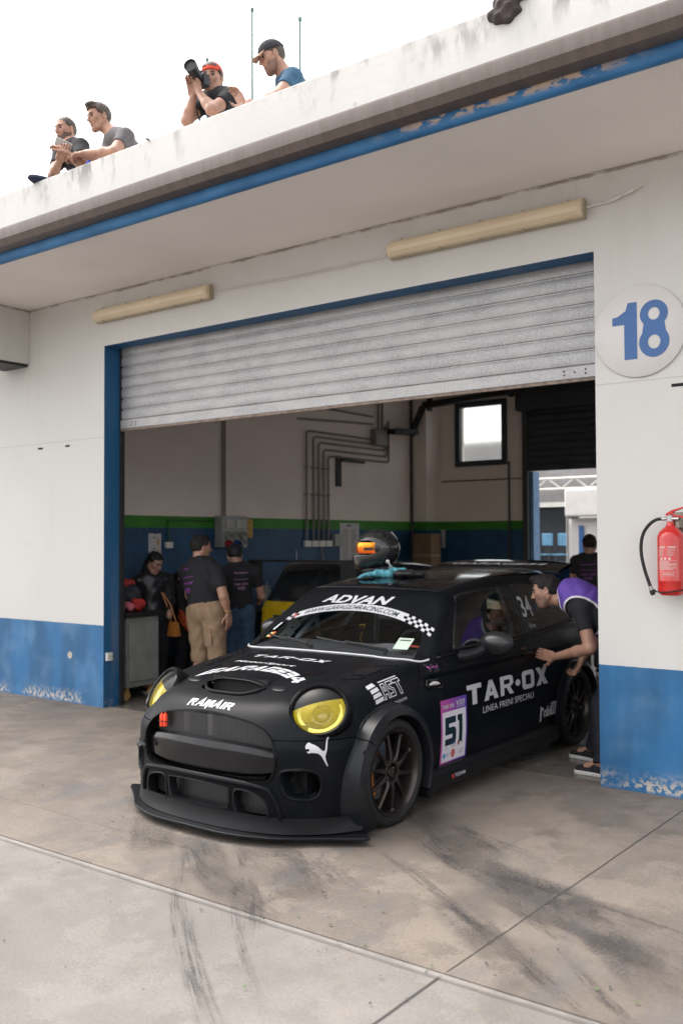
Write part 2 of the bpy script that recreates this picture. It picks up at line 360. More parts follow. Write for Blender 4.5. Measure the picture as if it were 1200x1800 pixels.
g=MB(); g.box(-400,400,8.2,400,-.30,-.004).box(-400,-6.9,.09,8.2,-.30,-.004).box(9.3,400,.09,8.2,-.30,-.004)
struct(g.build('paddock_ground',mat('paddock_asphalt',(.20,.19,.18),.85,var=.2),smooth=0))

# tyre marks: thin rubber films, each a strip with its own broken edge
def _rubber():
    m=bpy.data.materials.new('rubber_film'); t=NT(m); u,v=t.uv(); 
    edge=t.mul(t.step(v,0,.25),t.step(v,1,.75)); ends=t.mul(t.step(u,0,.22),t.step(u,1,.70))
    n=t.noise(1.0,6,vec=t.vec(t.mul(u,5.0),t.mul(v,9.0),0.0),rough=.7); n0=t.noise(3.0,5,rough=.7); n2=t.noise(80,3,rough=.7); a=t.mul(t.mul(edge,ends),t.step(n,.44,.64)); a=t.mul(a,t.mul(t.step(n0,.30,.62),t.step(n2,.34,.56)))
    t.p('Base Color',(.035,.035,.038)); t.p('Roughness',.75); t.p('Alpha',t.mul(a,.86)); return m
M_RUBBER=_rubber()
def _smudge():
    m=bpy.data.materials.new('rubber_smudge'); t=NT(m); u,v=t.uv(); e=t.mul(t.mul(t.step(v,0,.18),t.step(v,1,.82)),t.mul(t.step(u,0,.2),t.step(u,1,.75)))
    n=t.noise(2.2,6,rough=.7); g=t.noise(95,4,rough=.75); s=t.noise(1.0,5,vec=t.vec(t.mul(u,3.0),t.mul(v,14.0),3.0),rough=.7); k=t.mul(e,t.add(t.mul(t.step(n,.34,.62),.75),t.mul(t.step(s,.5,.7),.5))); a=t.mul(k,t.step(g,.42,.58))
    t.p('Base Color',(.040,.039,.040)); t.p('Roughness',.8); t.p('Alpha',t.mul(a,.80)); return m
M_SMUDGE=_smudge()
def skid(pts, w, z=.0062, m=None):
    pts=[Vector((p[0],p[1],0)) for p in pts]; P=[]
    for i in range(len(pts)-1):
        p0=pts[max(i-1,0)];p1=pts[i];p2=pts[i+1];p3=pts[min(i+2,len(pts)-1)]
        for k in range(10):
            s=k/10; P.append(.5*((2*p1)+(p2-p0)*s+(2*p0-5*p1+4*p2-p3)*s*s+(3*p1-p0-3*p2+p3)*s**3))
    P.append(pts[-1]); me=bpy.data.meshes.new('tyre_mark'); vs=[];fs=[];uv=[]
    for i,p in enumerate(P):
        t=(P[min(i+1,len(P)-1)]-P[max(i-1,0)]).normalized(); n=Vector((-t.y,t.x,0))
        vs += [(p-n*w/2+Vector((0,0,z))),(p+n*w/2+Vector((0,0,z)))]
    N=len(P)-1
    for i in range(N): fs.append((2*i,2*i+2,2*i+3,2*i+1)); uv += [(i/N,0),((i+1)/N,0),((i+1)/N,1),(i/N,1)]
    me.from_pydata(vs,[],fs); l=me.uv_layers.new(name='UVMap'); l.data.foreach_set('uv',[c for q in uv for c in q]); me.materials.append(m or M_RUBBER)
    o=bpy.data.objects.new('tyre_mark',me); COL.objects.link(o); struct(o); return o
SKIDS=[([(-.62,-1.35),(-.24,-1.69),(.07,-1.88),(.43,-1.99),(.78,-2.02),(1.35,-2.12)],.26),([(-.17,-1.64),(.28,-1.88),(.6,-1.94),(.91,-2.0),(1.5,-2.2)],.05),
 ([(-.75,-1.15),(-.45,-1.32),(-.1,-1.48),(.3,-1.60)],.22),([(-.1,-2.2),(.38,-2.45),(.78,-2.74),(1.2,-3.05)],.10),([(.55,-2.25),(.9,-2.6),(1.09,-2.79),(1.35,-3.0)],.07),
 ([(-1.5,-2.28),(-1.05,-2.62),(-.66,-2.83),(-.2,-3.0)],.17),([(-1.36,-2.5),(-.8,-3.05),(-.25,-3.5),(.3,-3.9)],.12),([(-1.2,-2.22),(-.82,-2.58),(-.5,-2.88),(-.2,-3.25)],.10),
 ([(-.7,-1.85),(-.27,-2.04),(.25,-2.38),(.7,-2.72)],.08),([(.1,-2.0),(.61,-2.28),(1.03,-2.40),(1.5,-2.6)],.20),([(-.9,-2.2),(-.55,-2.34),(-.2,-2.52)],.22),([(-.9,-2.55),(-.4,-3.1),(.2,-3.6)],.05)]
for k,(pp,w) in enumerate(SKIDS): skid(pp,w,.0062+k*.0007)
for k,(pp,w) in enumerate([([(-.80,-1.12),(-.45,-1.35),(-.12,-1.62),(.12,-1.80)],.34),([(-.42,-1.55),(-.02,-1.80),(.35,-1.95),(.72,-2.0)],.30),([(.15,-1.92),(.55,-2.08),(1.0,-2.25),(1.6,-2.5)],.42),([(-1.45,-2.3),(-1.05,-2.62),(-.72,-2.8),(-.4,-2.93)],.26),([(-1.1,-2.2),(-.7,-2.45),(-.35,-2.75)],.34),([(-2.3,-1.9),(-1.8,-2.3),(-1.4,-2.7)],.30),([(.2,-2.35),(.55,-2.62),(.95,-2.9)],.22),([(.55,-2.02),(.9,-2.30),(1.3,-2.7)],.26)]): skid(pp,w,.0150+k*.0006,M_SMUDGE)
# loose litter: dry grass, leaves, grit
def _litter():
    rr=random.Random(3); mb=MB(); mats=[mat('dry_grass',(.22,.175,.10),.8),mat('dark_leaf',(.06,.07,.06),.8),mat('green_leaf',(.09,.14,.05),.8)]
    spots=[(-1.6,-2.45,.5,.25,70),(-.9,-2.3,.6,.2,60),(-3.0,-2.4,1.0,.5,40),(-.2,-2.6,1.0,.5,60),(.8,-2.2,.9,.9,50),(-4,-1.5,2.0,1.2,40),(.3,-3.0,1.0,.2,30),(-1,-3.6,1.4,.6,20)]
    for (x,y,sx,sy,n) in spots:
        for i in range(n):
            px=x+rr.gauss(0,1)*sx*.5; py=y+rr.gauss(0,1)*sy*.5; a=rr.uniform(0,6.28); L=rr.uniform(.008,.05) if rr.random()<.93 else rr.uniform(.04,.06); w=rr.uniform(.0006,.0014); k=0
            if rr.random()<.35: L=rr.uniform(.006,.016); w=L*.35; k=rr.choice((1,1,2))
            dx,dy=math.cos(a)*L/2,math.sin(a)*L/2; nx,ny=-math.sin(a)*w,math.cos(a)*w; z=.008+rr.random()*.004
            mb.add([(px-dx-nx,py-dy-ny,z),(px+dx-nx,py+dy-ny,z+.003),(px+dx+nx,py+dy+ny,z+.004),(px-dx+nx,py-dy+ny,z)],[(0,1,2,3)],k)
    o=mb.build('ground_litter',mats,smooth=0); o['kind']='stuff'; o['label']='dry grass stems and small leaves scattered on the concrete'; o['category']='litter'
_litter()

# ------------------------------------------------------------------ building
B=thing('pit_garage_building','white pit garage with blue dado, open roller shutter and parapet roof','building')
w=MB()
w.box(-16,-5.06,0,.24,-.05,4.125,(0,0,0,1,0,0))        # left pier, +x reveal blue
w.box(0,1.35,0,.24,-.05,4.125,(0,0,0,1,0,1)).box(4.6,5.3,0,.24,-.05,4.125,(0,0,0,1,0,1)).box(1.35,4.6,0,.19,3.59,4.125,(1,0,0,0,0,0)).box(5.3,8.6,0,.19,3.59,4.125,(1,0,0,0,0,0)).box(8.6,12,0,.24,-.05,4.125,(0,0,0,0,0,1))  # open bays on the right are unseen, added to light the interior
w.box(-5.06,0,0,.19,3.59,4.125,(1,0,0,0,0,0))
w.build('front_wall',[M_FACADE,M_BLUE],B,smooth=0)
MB().box(-16,12,-1.255,8.2,4.13,4.30).build('roof_slab',M_SOFFIT,B,smooth=0)
p=MB(); p.box(-16,12,-1.27,-1.10,4.215,4.70); p.build('parapet',M_PARAPET,B,smooth=0,bevel=.008)
MB().box(-3.0,-2.99,-1.30,-1.09,4.69,4.705).build('coping_joint',M_GREYP,B)
d=MB(); # blue drip edge: sloped lip below the parapet
prof=[(-1.275,4.212),(-1.275,4.16),(-1.262,4.125),(-1.235,4.108),(-1.21,4.112),(-1.20,4.128),(-1.256,4.212)]
d.prism(prof,lambda a,b,c:(-16+c,a,b),28); d.build('drip_edge',M_DRIP,B,smooth=50)
gt=MB(); gp=[(-1.275,4.325),(-1.40,4.325),(-1.425,4.318),(-1.43,4.30),(-1.425,4.225),(-1.39,4.178),(-1.30,4.172),(-1.278,4.18)]
gt.prism(gp,lambda a,b,c:(-16+c,a,b),28); G_=gt.build('gutter',M_GUTTER,B,smooth=30)
for gx in (-3.55,-1.42,-.9,.9): MB().box(gx,gx+.03,-1.29,-1.277,4.19,4.205).build('gutter_clip',M_STEEL,G_)
for gx in (-13.2,-6.29):
    MB().box(gx-.46,gx,-1.20,-.002,3.55,4.128).build('canopy_beam',M_FACADE,B,smooth=0,bevel=.004)
    MB().box(gx-.44,gx-.02,-1.1,-.01,3.52,3.549).build('beam_underside',M_BLACK,B,smooth=0)  # black slab stands in for the beam's dark bottom face
# interior shell
iw=MB()
iw.box(-6.90,-6.20,.242,7.5,0,4.128); iw.box(-6.90,-5.90,7.5,8.0,0,4.128)
iw.build('side_wall',M_INT,B,smooth=0)
iw=MB(); iw.box(9.0,9.3,.242,8.0,0,2.7).box(9.0,9.3,.242,8.0,3.95,4.128).box(9.0,9.3,.242,.8,2.7,3.95).box(9.0,9.3,7.4,8.0,2.7,3.95).box(9.0,9.3,3.9,4.2,2.7,3.95); iw.build('side_wall',M_INT,B,smooth=0)  # high openings in this unseen wall added to let in more light
bw=MB(); bw.box(-6.9,-5.56,8.002,8.2,0,4.128).box(-5.56,-4.69,8.002,8.2,0,2.93).box(-5.56,-4.69,8.002,8.2,3.93,4.128).box(-4.69,-4.31,8.002,8.2,0,4.128).box(-.6,9.3,8.002,8.2,0,2.9).box(-.6,9.3,8.002,8.2,3.95,4.128).box(-.6,3.6,8.002,8.2,2.9,3.95).box(5.9,6.2,8.002,8.2,2.9,3.95).box(8.9,9.3,8.002,8.2,2.9,3.95).box(-4.31,-.6,8.002,8.2,3.7,4.128)  # unseen high openings right of the back door added for interior light
bw.build('back_wall',M_INT,B,smooth=0)
# inner face of the front wall
MB().box(-6.2,-5.06,.242,.26,0,4.1).build('inner_front_lining',M_INT,B,smooth=0); MB().box(.002,1.35,.242,.26,0,4.1).build('inner_front_lining',M_INT,B,smooth=0)
[MB().box(-6.19,8.99,y_,y_+.3,3.82,4.127).build('ceiling_beam',mat('ceiling_beam_paint',(.60,.55,.52),.7,var=.04),B,smooth=0) for y_ in (2.0,5.0)]
wf=MB(); x0,x1,z0,z1=-5.56,-4.69,2.93,3.93
for b in ((x0-.05,x0+.04,z0-.05,z1+.05),(x1-.04,x1+.05,z0-.05,z1+.05),(x0+.04,x1-.04,z0-.05,z0+.04),(x0+.04,x1-.04,z1-.04,z1+.05)): wf.box(b[0],b[1],7.96,8.06,b[2],b[3])
WN=wf.build('window',mat('window_frame_dark',(.035,.045,.055),.5),B,smooth=0)
gm=bpy.data.materials.new('frosted_glass'); t=NT(gm); t.p('Base Color',(.85,.87,.85)); t.p('Transmission Weight',.95); t.p('Roughness',.22); t.p('IOR',1.1)
MB().box(x0+.04,x1-.04,8.02,8.03,z0+.04,z1-.04).build('pane',gm,WN,smooth=0)
# back roller shutter, half lowered
def shutter(x0,x1,y,z0,z1,pitch,amp,matr,name,parent,flip=1):
    n=int((z1-z0)/pitch); mb=MB(); pr=[]
    for i in range(n+1):
        zb=z0+i*pitch
        for (f,dy) in ((0,0),(.06,.0),(.10,-1),(.16,-1.15),(.5,-1.5),(.84,-1.15),(.92,-.9),(.97,0)):
            zz=zb+f*pitch
            if zz<=z1: pr.append((y+dy*amp*flip,zz))
    xs=[x0,(x0+x1)/2,x1]
    for i in range(len(pr)-1):
        for j in range(2):
            a,b=pr[i],pr[i+1]; mb.add([(xs[j],a[0],a[1]),(xs[j+1],a[0],a[1]),(xs[j+1],b[0],b[1]),(xs[j],b[0],b[1])],[(0,1,2,3)])
    return mb.build(name,matr,parent,smooth=40,merge=True)
BD=MB().box(-4.33,-4.24,7.90,8.0,0,3.7).build('shutter_guide',mat('guide_steel_dark',(.06,.065,.07),.5,.4),B,smooth=0)
shutter(-4.24,-.6,7.95,2.74,3.9,.115,.014,M_DARKSLAT,'back_roller_shutter',B)
MB().box(-4.32,-.6,7.62,7.98,3.70,4.10).build('shutter_housing',mat('housing_dark',(.035,.04,.045),.6),B,bevel=.02)
MB().box(-4.236,-4.18,7.99,8.22,0,2.74).build('back_door_jamb',mat('pale_blue_paint',(.12,.24,.42),.5),B,smooth=0)
# front roller shutter
SH=MB().box(-5.03,-.03,.182,.222,2.775,2.86).build('roller_shutter',M_GALV,B,smooth=0,bevel=.004)
shutter(-5.045,-.015,.212,2.862,3.66,.108,.010,M_GALV,'slat_curtain',SH)
MB().box(-5.03,-.03,.188,.216,2.752,2.776).build('bottom_rail',mat('worn_rail',(.22,.17,.14),.6,.4,var=.3,scale=20),SH,smooth=0)
bl=MB()
for bx in (-4.86,-4.80,-.30,-.22,-.14):
    for dz in (.0,.028) if bx not in (-.22,) else (.014,): bl.lathe([(.007,0),(.007,.004),(.003,.006)],(bx,.182,2.805+dz),(0,-1,0),8)
bl.build('rivets',mat('rusty_bolt',(.16,.10,.08),.6),SH)
for gx in (-5.058,-.028): MB().box(gx,gx+.026,.191,.24,.0,3.588).build('guide_rail',mat('guide_black',(.018,.018,.02),.6),SH,smooth=0)
# cables between the wall lights
def sag(p0,p1,s,n=14):
    p0=Vector(p0);p1=Vector(p1); return [p0.lerp(p1,i/n)-Vector((0,0,s*4*(i/n)*(1-i/n))) for i in range(n+1)]
MB().tube(sag((-3.48,-.018,3.90),(-1.67,-.018,3.87),.012),.0055,6).tube(sag((-3.48,-.018,3.885),(-1.67,-.018,3.86),.018),.004,6).build('cable',M_CABLE,B)
MB().tube([(-.03,-.04,3.885),(.02,-.02,3.90),(.10,-.02,3.895),(.2,-.02,3.92),(.30,-.02,3.945),(.335,-.02,3.95)],.007,6).tube([(.13,-.02,3.902),(.2,-.02,3.92)],.013,8).tube([(.22,-.02,3.925),(.29,-.02,3.943)],.013,8).build('cable',M_CABLE,B)
# holes and slots in the facade
MB().lathe([(.037,-.004),(.036,.0015),(.030,.0005),(0,.0004)],(-5.583,-.001,.485),(0,-1,0),20).build('pipe_hole',mat('bare_plaster',(.40,.36,.32),.9),B)
for a,b in ((-6.13,-6.05),(-5.67,-5.60),(.505,.62)): MB().box(a,b,-.003,.0,2.618,2.638).build('vent_slot',mat('slot_black',(.01,.01,.01),.8),B,smooth=0)
# ------------------------------------------------------------------ implicit surface mesher
def implicit(fn, lo, hi, h, newton=2, B=8, slack=1.25):
    lo=np.array(lo,float); hi=np.array(hi,float); nb=np.maximum(1,np.ceil((hi-lo)/(h*B)).astype(int)); n=nb*B
    ax=[lo[i]+(np.arange(nb[i])+.5)*B*h-.5*h for i in range(3)]
    cen=np.stack(np.meshgrid(*ax,indexing='ij'),-1); d=fn(cen.reshape(-1,3)).reshape(nb)
    vals=np.repeat(np.repeat(np.repeat(d,B,0),B,1),B,2).astype(np.float32)
    act=np.argwhere(np.abs(d)<B*h*.87*slack+.0)
    off=np.stack(np.meshgrid(*[np.arange(B)]*3,indexing='ij'),-1).reshape(-1,3)
    for c in range(0,len(act),400):
        a=act[c:c+400]; idx=(a[:,None,:]*B+off[None]).reshape(-1,3); vals[idx[:,0],idx[:,1],idx[:,2]]=fn(lo+idx*h)
    s=vals<0
    # cells
    def c8(a): return [a[i:n[0]-1+i,j:n[1]-1+j,k:n[2]-1+k] for i in (0,1) for j in (0,1) for k in (0,1)]
    cs=c8(s); cnt=sum(x.astype(np.int8) for x in cs); cell=(cnt>0)&(cnt<8); ci=np.argwhere(cell); vid=-np.ones(cell.shape,np.int64); vid[cell]=np.arange(len(ci))
    P=np.zeros((len(ci),3)); W=np.zeros(len(ci)); corners=[(i,j,k) for i in (0,1) for j in (0,1) for k in (0,1)]
    for a in range(8):
        for b in range(a+1,8):
            ca=np.array(corners[a]); cb=np.array(corners[b])
            if np.abs(ca-cb).sum()!=1: continue
            ia=ci+ca; ib=ci+cb; va=vals[ia[:,0],ia[:,1],ia[:,2]].astype(float); vb=vals[ib[:,0],ib[:,1],ib[:,2]].astype(float); m=(va<0)!=(vb<0)
            t=np.where(m,va/np.where(va==vb,1,va-vb),0)[:,None]; P+=np.where(m[:,None],ca+(cb-ca)*t,0); W+=m
    V=lo+(ci+P/W[:,None])*h
    e=h*.25; G=None
    for it in range(newton+1):
        f=fn(V); G=np.stack([fn(V+np.eye(3)[i]*e)-fn(V-np.eye(3)[i]*e) for i in range(3)],-1)/(2*e); g2=(G*G).sum(-1)
        if it<newton: st=(f/np.maximum(g2,.05))[:,None]*G; L=np.linalg.norm(st,axis=1,keepdims=True); V=V-st*np.minimum(1,h*.7/np.maximum(L,1e-9))
    N=G/np.maximum(np.sqrt(g2),1e-9)[:,None]
    F=[]
    for a in range(3):
        b,c=(a+1)%3,(a+2)%3; sl0=[slice(1,n[i]-1) for i in range(3)]; sl0[a]=slice(0,n[a]-1); sl1=list(sl0); sl1[a]=slice(1,n[a])
        s0=s[tuple(sl0)]; s1=s[tuple(sl1)]; E=np.argwhere(s0!=s1); base=np.array([sl0[i].start for i in range(3)]); inn=s0[E[:,0],E[:,1],E[:,2]]; E=E+base
        def cv(db,dc):
            q=E.copy(); q[:,b]-=db; q[:,c]-=dc; return vid[q[:,0],q[:,1],q[:,2]]
        q=np.stack([cv(0,0),cv(1,0),cv(1,1),cv(0,1)],-1); q=np.where(inn[:,None],q,q[:,::-1]); F.append(q)
    F=np.concatenate(F); F=F[(F>=0).all(1)]
    return V,F,N
def clip(V,T,N,g):
    """split triangle mesh by scalar field per vertex: returns (neg, pos), each (V,T,N)"""
    neg=g<0; c=neg[T].sum(1); cut=np.where((c>0)&(c<3))[0]; newV=[];newN=[];em={};tn=[];tp=[]
    def ev(a,b):
        k=(a,b) if a<b else (b,a)
        if k not in em:
            t=g[a]/(g[a]-g[b]); em[k]=len(V)+len(newV); newV.append(V[a]+(V[b]-V[a])*t); newN.append(N[a]+(N[b]-N[a])*t)
        return em[k]
    for i in cut:
        t=[int(x) for x in T[i]]; s=[bool(neg[x]) for x in t]; k=s.index(True) if sum(s)==1 else s.index(False); a,b,cc=t[k],t[(k+1)%3],t[(k+2)%3]; ab=ev(a,b); ac=ev(a,cc)
        one=[(a,ab,ac)]; two=[(ab,b,cc),(ab,cc,ac)]
        if sum(s)==1: tn+=one; tp+=two
        else: tp+=one; tn+=two
    V2=np.vstack([V,np.array(newV).reshape(-1,3)]); N2=np.vstack([N,np.array(newN).reshape(-1,3)])
    def pack(Tx):
        u,inv=np.unique(Tx,return_inverse=True); return V2[u],inv.reshape(-1,3),N2[u]
    return pack(np.vstack([T[c==3],np.array(tn,int).reshape(-1,3)])), pack(np.vstack([T[c==0],np.array(tp,int).reshape(-1,3)]))
def tri(F): return np.vstack([F[:,[0,1,2]],F[:,[0,2,3]]])
def npmesh(name, V, F, N, mats, parent=None, mi=None, thick=0):
    me=bpy.data.meshes.new(name); V=np.asarray(V,float); F=np.asarray(F)
    me.vertices.add(len(V)); me.vertices.foreach_set('co',V.ravel()); k=F.shape[1]; me.loops.add(F.size); me.loops.foreach_set('vertex_index',F.ravel().astype(np.int32))
    me.polygons.add(len(F)); me.polygons.foreach_set('loop_start',(np.arange(len(F))*k).astype(np.int32)); me.polygons.foreach_set('loop_total',np.full(len(F),k,np.int32))
    for m in (mats if isinstance(mats,(list,tuple)) else [mats]): me.materials.append(m)
    if mi is not None: me.polygons.foreach_set('material_index',np.asarray(mi,np.int32))
    me.update(calc_edges=True); me.validate(); me.shade_smooth()
    if N is not None and len(N)==len(me.vertices):
        N=N/np.maximum(np.linalg.norm(N,axis=1,keepdims=True),1e-9); me.normals_split_custom_set_from_vertices([tuple(x) for x in N])
    o=bpy.data.objects.new(name,me); COL.objects.link(o)
    if parent: o.parent=parent
    return o
def rcone(P,a,b,ra,rb):
    a=np.asarray(a,float); b=np.asarray(b,float); ab=b-a; l2=max((ab*ab).sum(),1e-12); t=np.clip(((P-a)@ab)/l2,0,1); return np.linalg.norm(P-a-t[:,None]*ab,axis=1)-(ra+(rb-ra)*t)
def ellip(P,c,ax,r):
    """ellipsoid, ax 3x3 rows are axes"""
    q=((P-np.asarray(c,float))@np.asarray(ax,float).T)/np.asarray(r,float); k0=np.linalg.norm(q,axis=1); k1=np.linalg.norm(q/np.asarray(r,float),axis=1); return k0*(k0-1)/np.maximum(k1,1e-6)
def rbox(P,c,ax,hs,r):
    q=np.abs((P-np.asarray(c,float))@np.asarray(ax,float).T)-(np.asarray(hs,float)-r); return np.linalg.norm(np.maximum(q,0),axis=1)+np.minimum(q.max(1),0)-r
# ------------------------------------------------------------------ car body as a blended implicit form
def lut(xs, ys, n=600):
    """smooth monotone-ish cubic through points -> lookup table"""
    xs=np.array(xs,float); ys=np.array(ys,float)
    o=np.argsort(xs); xs=xs[o]; ys=ys[o]
    d=np.diff(ys)/np.diff(xs); m=np.empty_like(ys); m[0]=d[0]; m[-1]=d[-1]
    for i in range(1,len(ys)-1):
        if d[i-1]*d[i]<=0: m[i]=0
        else:
            w1=2*(xs[i+1]-xs[i])+(xs[i]-xs[i-1]); w2=(xs[i+1]-xs[i])+2*(xs[i]-xs[i-1])
            m[i]=(w1+w2)/(w1/d[i-1]+w2/d[i])
    X=np.linspace(xs[0],xs[-1],n); k=np.clip(np.searchsorted(xs,X)-1,0,len(xs)-2)
    h=xs[k+1]-xs[k]; t=(X-xs[k])/h
    Y=(2*t**3-3*t**2+1)*ys[k]+(t**3-2*t**2+t)*h*m[k]+(-2*t**3+3*t**2)*ys[k+1]+(t**3-t**2)*h*m[k+1]
    return lambda x: np.interp(x,X,Y)
def smax(a,b,k):
    h=np.clip(.5+.5*(a-b)/k,0,1); return b+(a-b)*h+k*h*(1-h)
def smin(a,b,k): return -smax(-a,-b,k)
def sstep(x,a,b):
    t=np.clip((x-a)/(b-a),0,1); return t*t*(3-2*t)
L_TOP=lut([-3.2,-2.9,-.75,-.6,-.45,-.2,.05,.2,.35,.45,.55,.62,.68,.73,.78,.85],
          [.93,.93,.935,.935,.915,.883,.848,.823,.788,.758,.717,.672,.612,.54,.45,.30])
L_F0=lut([0,.10,.14,.30,.45,.55,.62,.70,.80,1.0],[.66,.70,.71,.72,.715,.705,.69,.665,.62,.5])
L_SW=lut([0,.12,.25,.45,.60,.72,.80,.86,.93,1.05],[.80,.815,.832,.845,.842,.83,.815,.797,.76,.66])
L_SU=lut([-3.2,-3.0,-2.5,-1.8,-1.2,-.6,0,.4,.6,.9],[-.10,-.06,-.005,-.01,-.01,-.01,0,-.005,-.02,-.08])
L_ROOF=lut([-3.3,-3.0,-2.6,-2.2,-1.8,-1.4,-1.15,-1.0,-.8],[1.36,1.378,1.396,1.40,1.393,1.366,1.334,1.308,1.26])
def sd_lower(u,v,w):
    crown=.055+.09*sstep(u,.0,.5)*sstep(v,.3,.8)
    top=L_TOP(u)-crown*v*v*sstep(u,-.9,-.5)
    # bonnet crease: raised centre panel
    top=top+.012*(1-sstep(v,.40,.52))*sstep(u,-.6,-.1)*(1-sstep(u,.35,.6))
    e=1e-3
    sl=(L_TOP(u+.01)-L_TOP(u-.01))/.02
    d=(w-top)/np.sqrt(1+sl*sl)
    s=v-(L_SW(w)+L_SU(u)-.04*sstep(w,.58,.86)*sstep(u,-.75,.0))
    F=L_F0(w)-.25*v*v-.6*v**6-.35*v**4*sstep(w,.50,.66)
    f=(u-F)/np.sqrt(1+(.5*v+3.6*v**5)**2)
    r=-(u)-3.20+.12*v*v+.04*np.maximum(w-.6,0)
    d=smax(d,s,.13); d=smax(d,f,.12); d=smax(d,r,.12); d=smax(d,.10-w,.05)
    return d
def sd_cabin(u,v,w):
    roof=(w-(L_ROOF(u)-.075*v*v-.5*v**6))
    side=(v-(.775-(w-.92)*.43-.10*sstep(-u,1.9,3.2)*0-.06*(np.maximum(-u-1.9,0))**1.5))*.92
    # windscreen plane, centre line (-.42,.915) -> (-1.02,1.325), bowed in plan
    uw=-.43-(w-.915)*1.46-.22*v*v-.10*v**4
    ws=(u-uw)*.565
    rr=(-(u)-3.10+(w-.95)*.42+.10*v*v)*.92
    d=smax(roof,side,.07); d=smax(d,ws,.035); d=smax(d,rr,.06); d=smax(d,.80-w,.02)
    return d
def sd_body(P):
    u=P[...,0]; v=np.abs(P[...,1]); w=P[...,2]
    d=sd_lower(u,v,w)
    c=sd_cabin(u,v,w)
    return smin(d,c,.03)
# ------------------------------------------------------------------ fittings on the facade
def wall_light(x0,x1,z0,z1,label):
    t=thing('wall_light',label,'light fitting',((x0+x1)/2,0,(z0+z1)/2),group='yellowed tube lights over the garage door'); cx=(x0+x1)/2; cz=(z0+z1)/2; L=(x1-x0); H=z1-z0
    b=MB(); b.prism([(-.002,-H*.46),(-.040,-H*.5),(-.055,-H*.42),(-.055,H*.44),(-.040,H*.5),(-.002,H*.46)],lambda a,c,d:(-L/2+d,a,c),L); b.build('fixture_body',M_CREAMB,t,smooth=0,bevel=.004)
    pr=[(-.056,-H*.44),(-.085,-H*.40),(-.112,-H*.20),(-.118,0),(-.110,H*.22),(-.085,H*.40),(-.056,H*.44)]
    def f(u,v):
        k=u*2-1; e=max(0,abs(k)-.965)/.035; sh=1-.30*e*e; j=v*6; i=min(int(j),5); q=j-i
        y=pr[i][0]*(1-q)+pr[i+1][0]*q; z=pr[i][1]*(1-q)+pr[i+1][1]*q
        return (k*L/2*.995, -.056+(y+.056)*sh, z*(.9+.1*sh))
    d=MB(); d.grid(f,60,18); e0=[f(0,j/18) for j in range(19)]; e1=[f(1,j/18) for j in range(19)]; d.add(e0,[tuple(range(19))]); d.add(e1,[tuple(range(18,-1,-1))])
    d.build('diffuser',M_CREAM,t,smooth=30)
    c=MB()
    for i in range(5):
        xx=-L/2+L*(.07+.215*i)
        c.box(xx,xx+.016,-.068,-.05,H*.42,H*.52).box(xx,xx+.016,-.068,-.05,-H*.52,-H*.42)
    c.build('clip',M_CREAMB,t,smooth=0)
wall_light(-5.13,-3.55,3.815,3.955,'yellowed tube light fitting at the far left, above the shutter corner')
wall_light(-1.62,-.045,3.815,3.955,'yellowed tube light fitting nearer the round number sign')
sg=thing('number_sign','round white sign with blue number 18 on the wall right of the shutter','sign',(.307,0,3.005))
b=MB(); b.lathe([(0,.004),(.300,.004),(.3025,.008),(.3025,.014),(.2985,.018),(0,.018)],(0,0,0),(0,-1,0),72); b.build('sign_disc',M_SIGNW,sg,smooth=50)
def round18():
    mb=MB()
    def ringp(cx,cz,ro,ri,a0,a1,n=40,ez=1.0,wz=1.0):
        vs=[];
        for i in range(n+1):
            t=a0+(a1-a0)*i/n; vs+=[(cx+ro*math.cos(t),-.0205,cz+ro*ez*math.sin(t)),(cx+ri*math.cos(t)*wz,-.0205,cz+ri*ez*math.sin(t)*1.12)]
        mb.add(vs,[(2*i,2*i+2,2*i+3,2*i+1) for i in range(n)])
    ringp(.098,-.083,.098,.040,R(38),R(-218),44,1.02); ringp(.098,.100,.091,.037,R(-42),R(222),44,.98)
    # waist joining the two bowls
    def P8(cx,cz,r,a,ez): return (cx+r*math.cos(a),-.0205,cz+r*ez*math.sin(a))
    mb.add([P8(.098,-.083,.098,R(38),1.02),P8(.098,.100,.091,R(-42),.98),P8(.098,.100,.037,R(-42),.98*1.12),P8(.098,-.083,.040,R(38),1.02*1.12)],[(0,1,2,3)])
    mb.add([P8(.098,-.083,.098,R(142),1.02),P8(.098,.100,.091,R(222),.98),P8(.098,.100,.037,R(222),.98*1.12),P8(.098,-.083,.040,R(142),1.02*1.12)],[(0,1,2,3)])
    mb.add([P8(.098,.100,.037,R(a),.98*1.12) for a in (-42,-65,-90,-115,-138)]+[P8(.098,-.083,.040,R(a),1.02*1.12) for a in (142,115,90,65,38)],[tuple(range(10))])
    one=[(.02,0),(.105,0),(.105,.375),(.045,.375),(.03,.325),(-.025,.292),(-.06,.288),(-.06,.235),(.02,.235)]
    mb.add([(-.118+x,-.0205,-.183+y) for x,y in one],[tuple(range(len(one)))]); mb.build('numerals',M_SIGNB,sg,smooth=0)
round18()
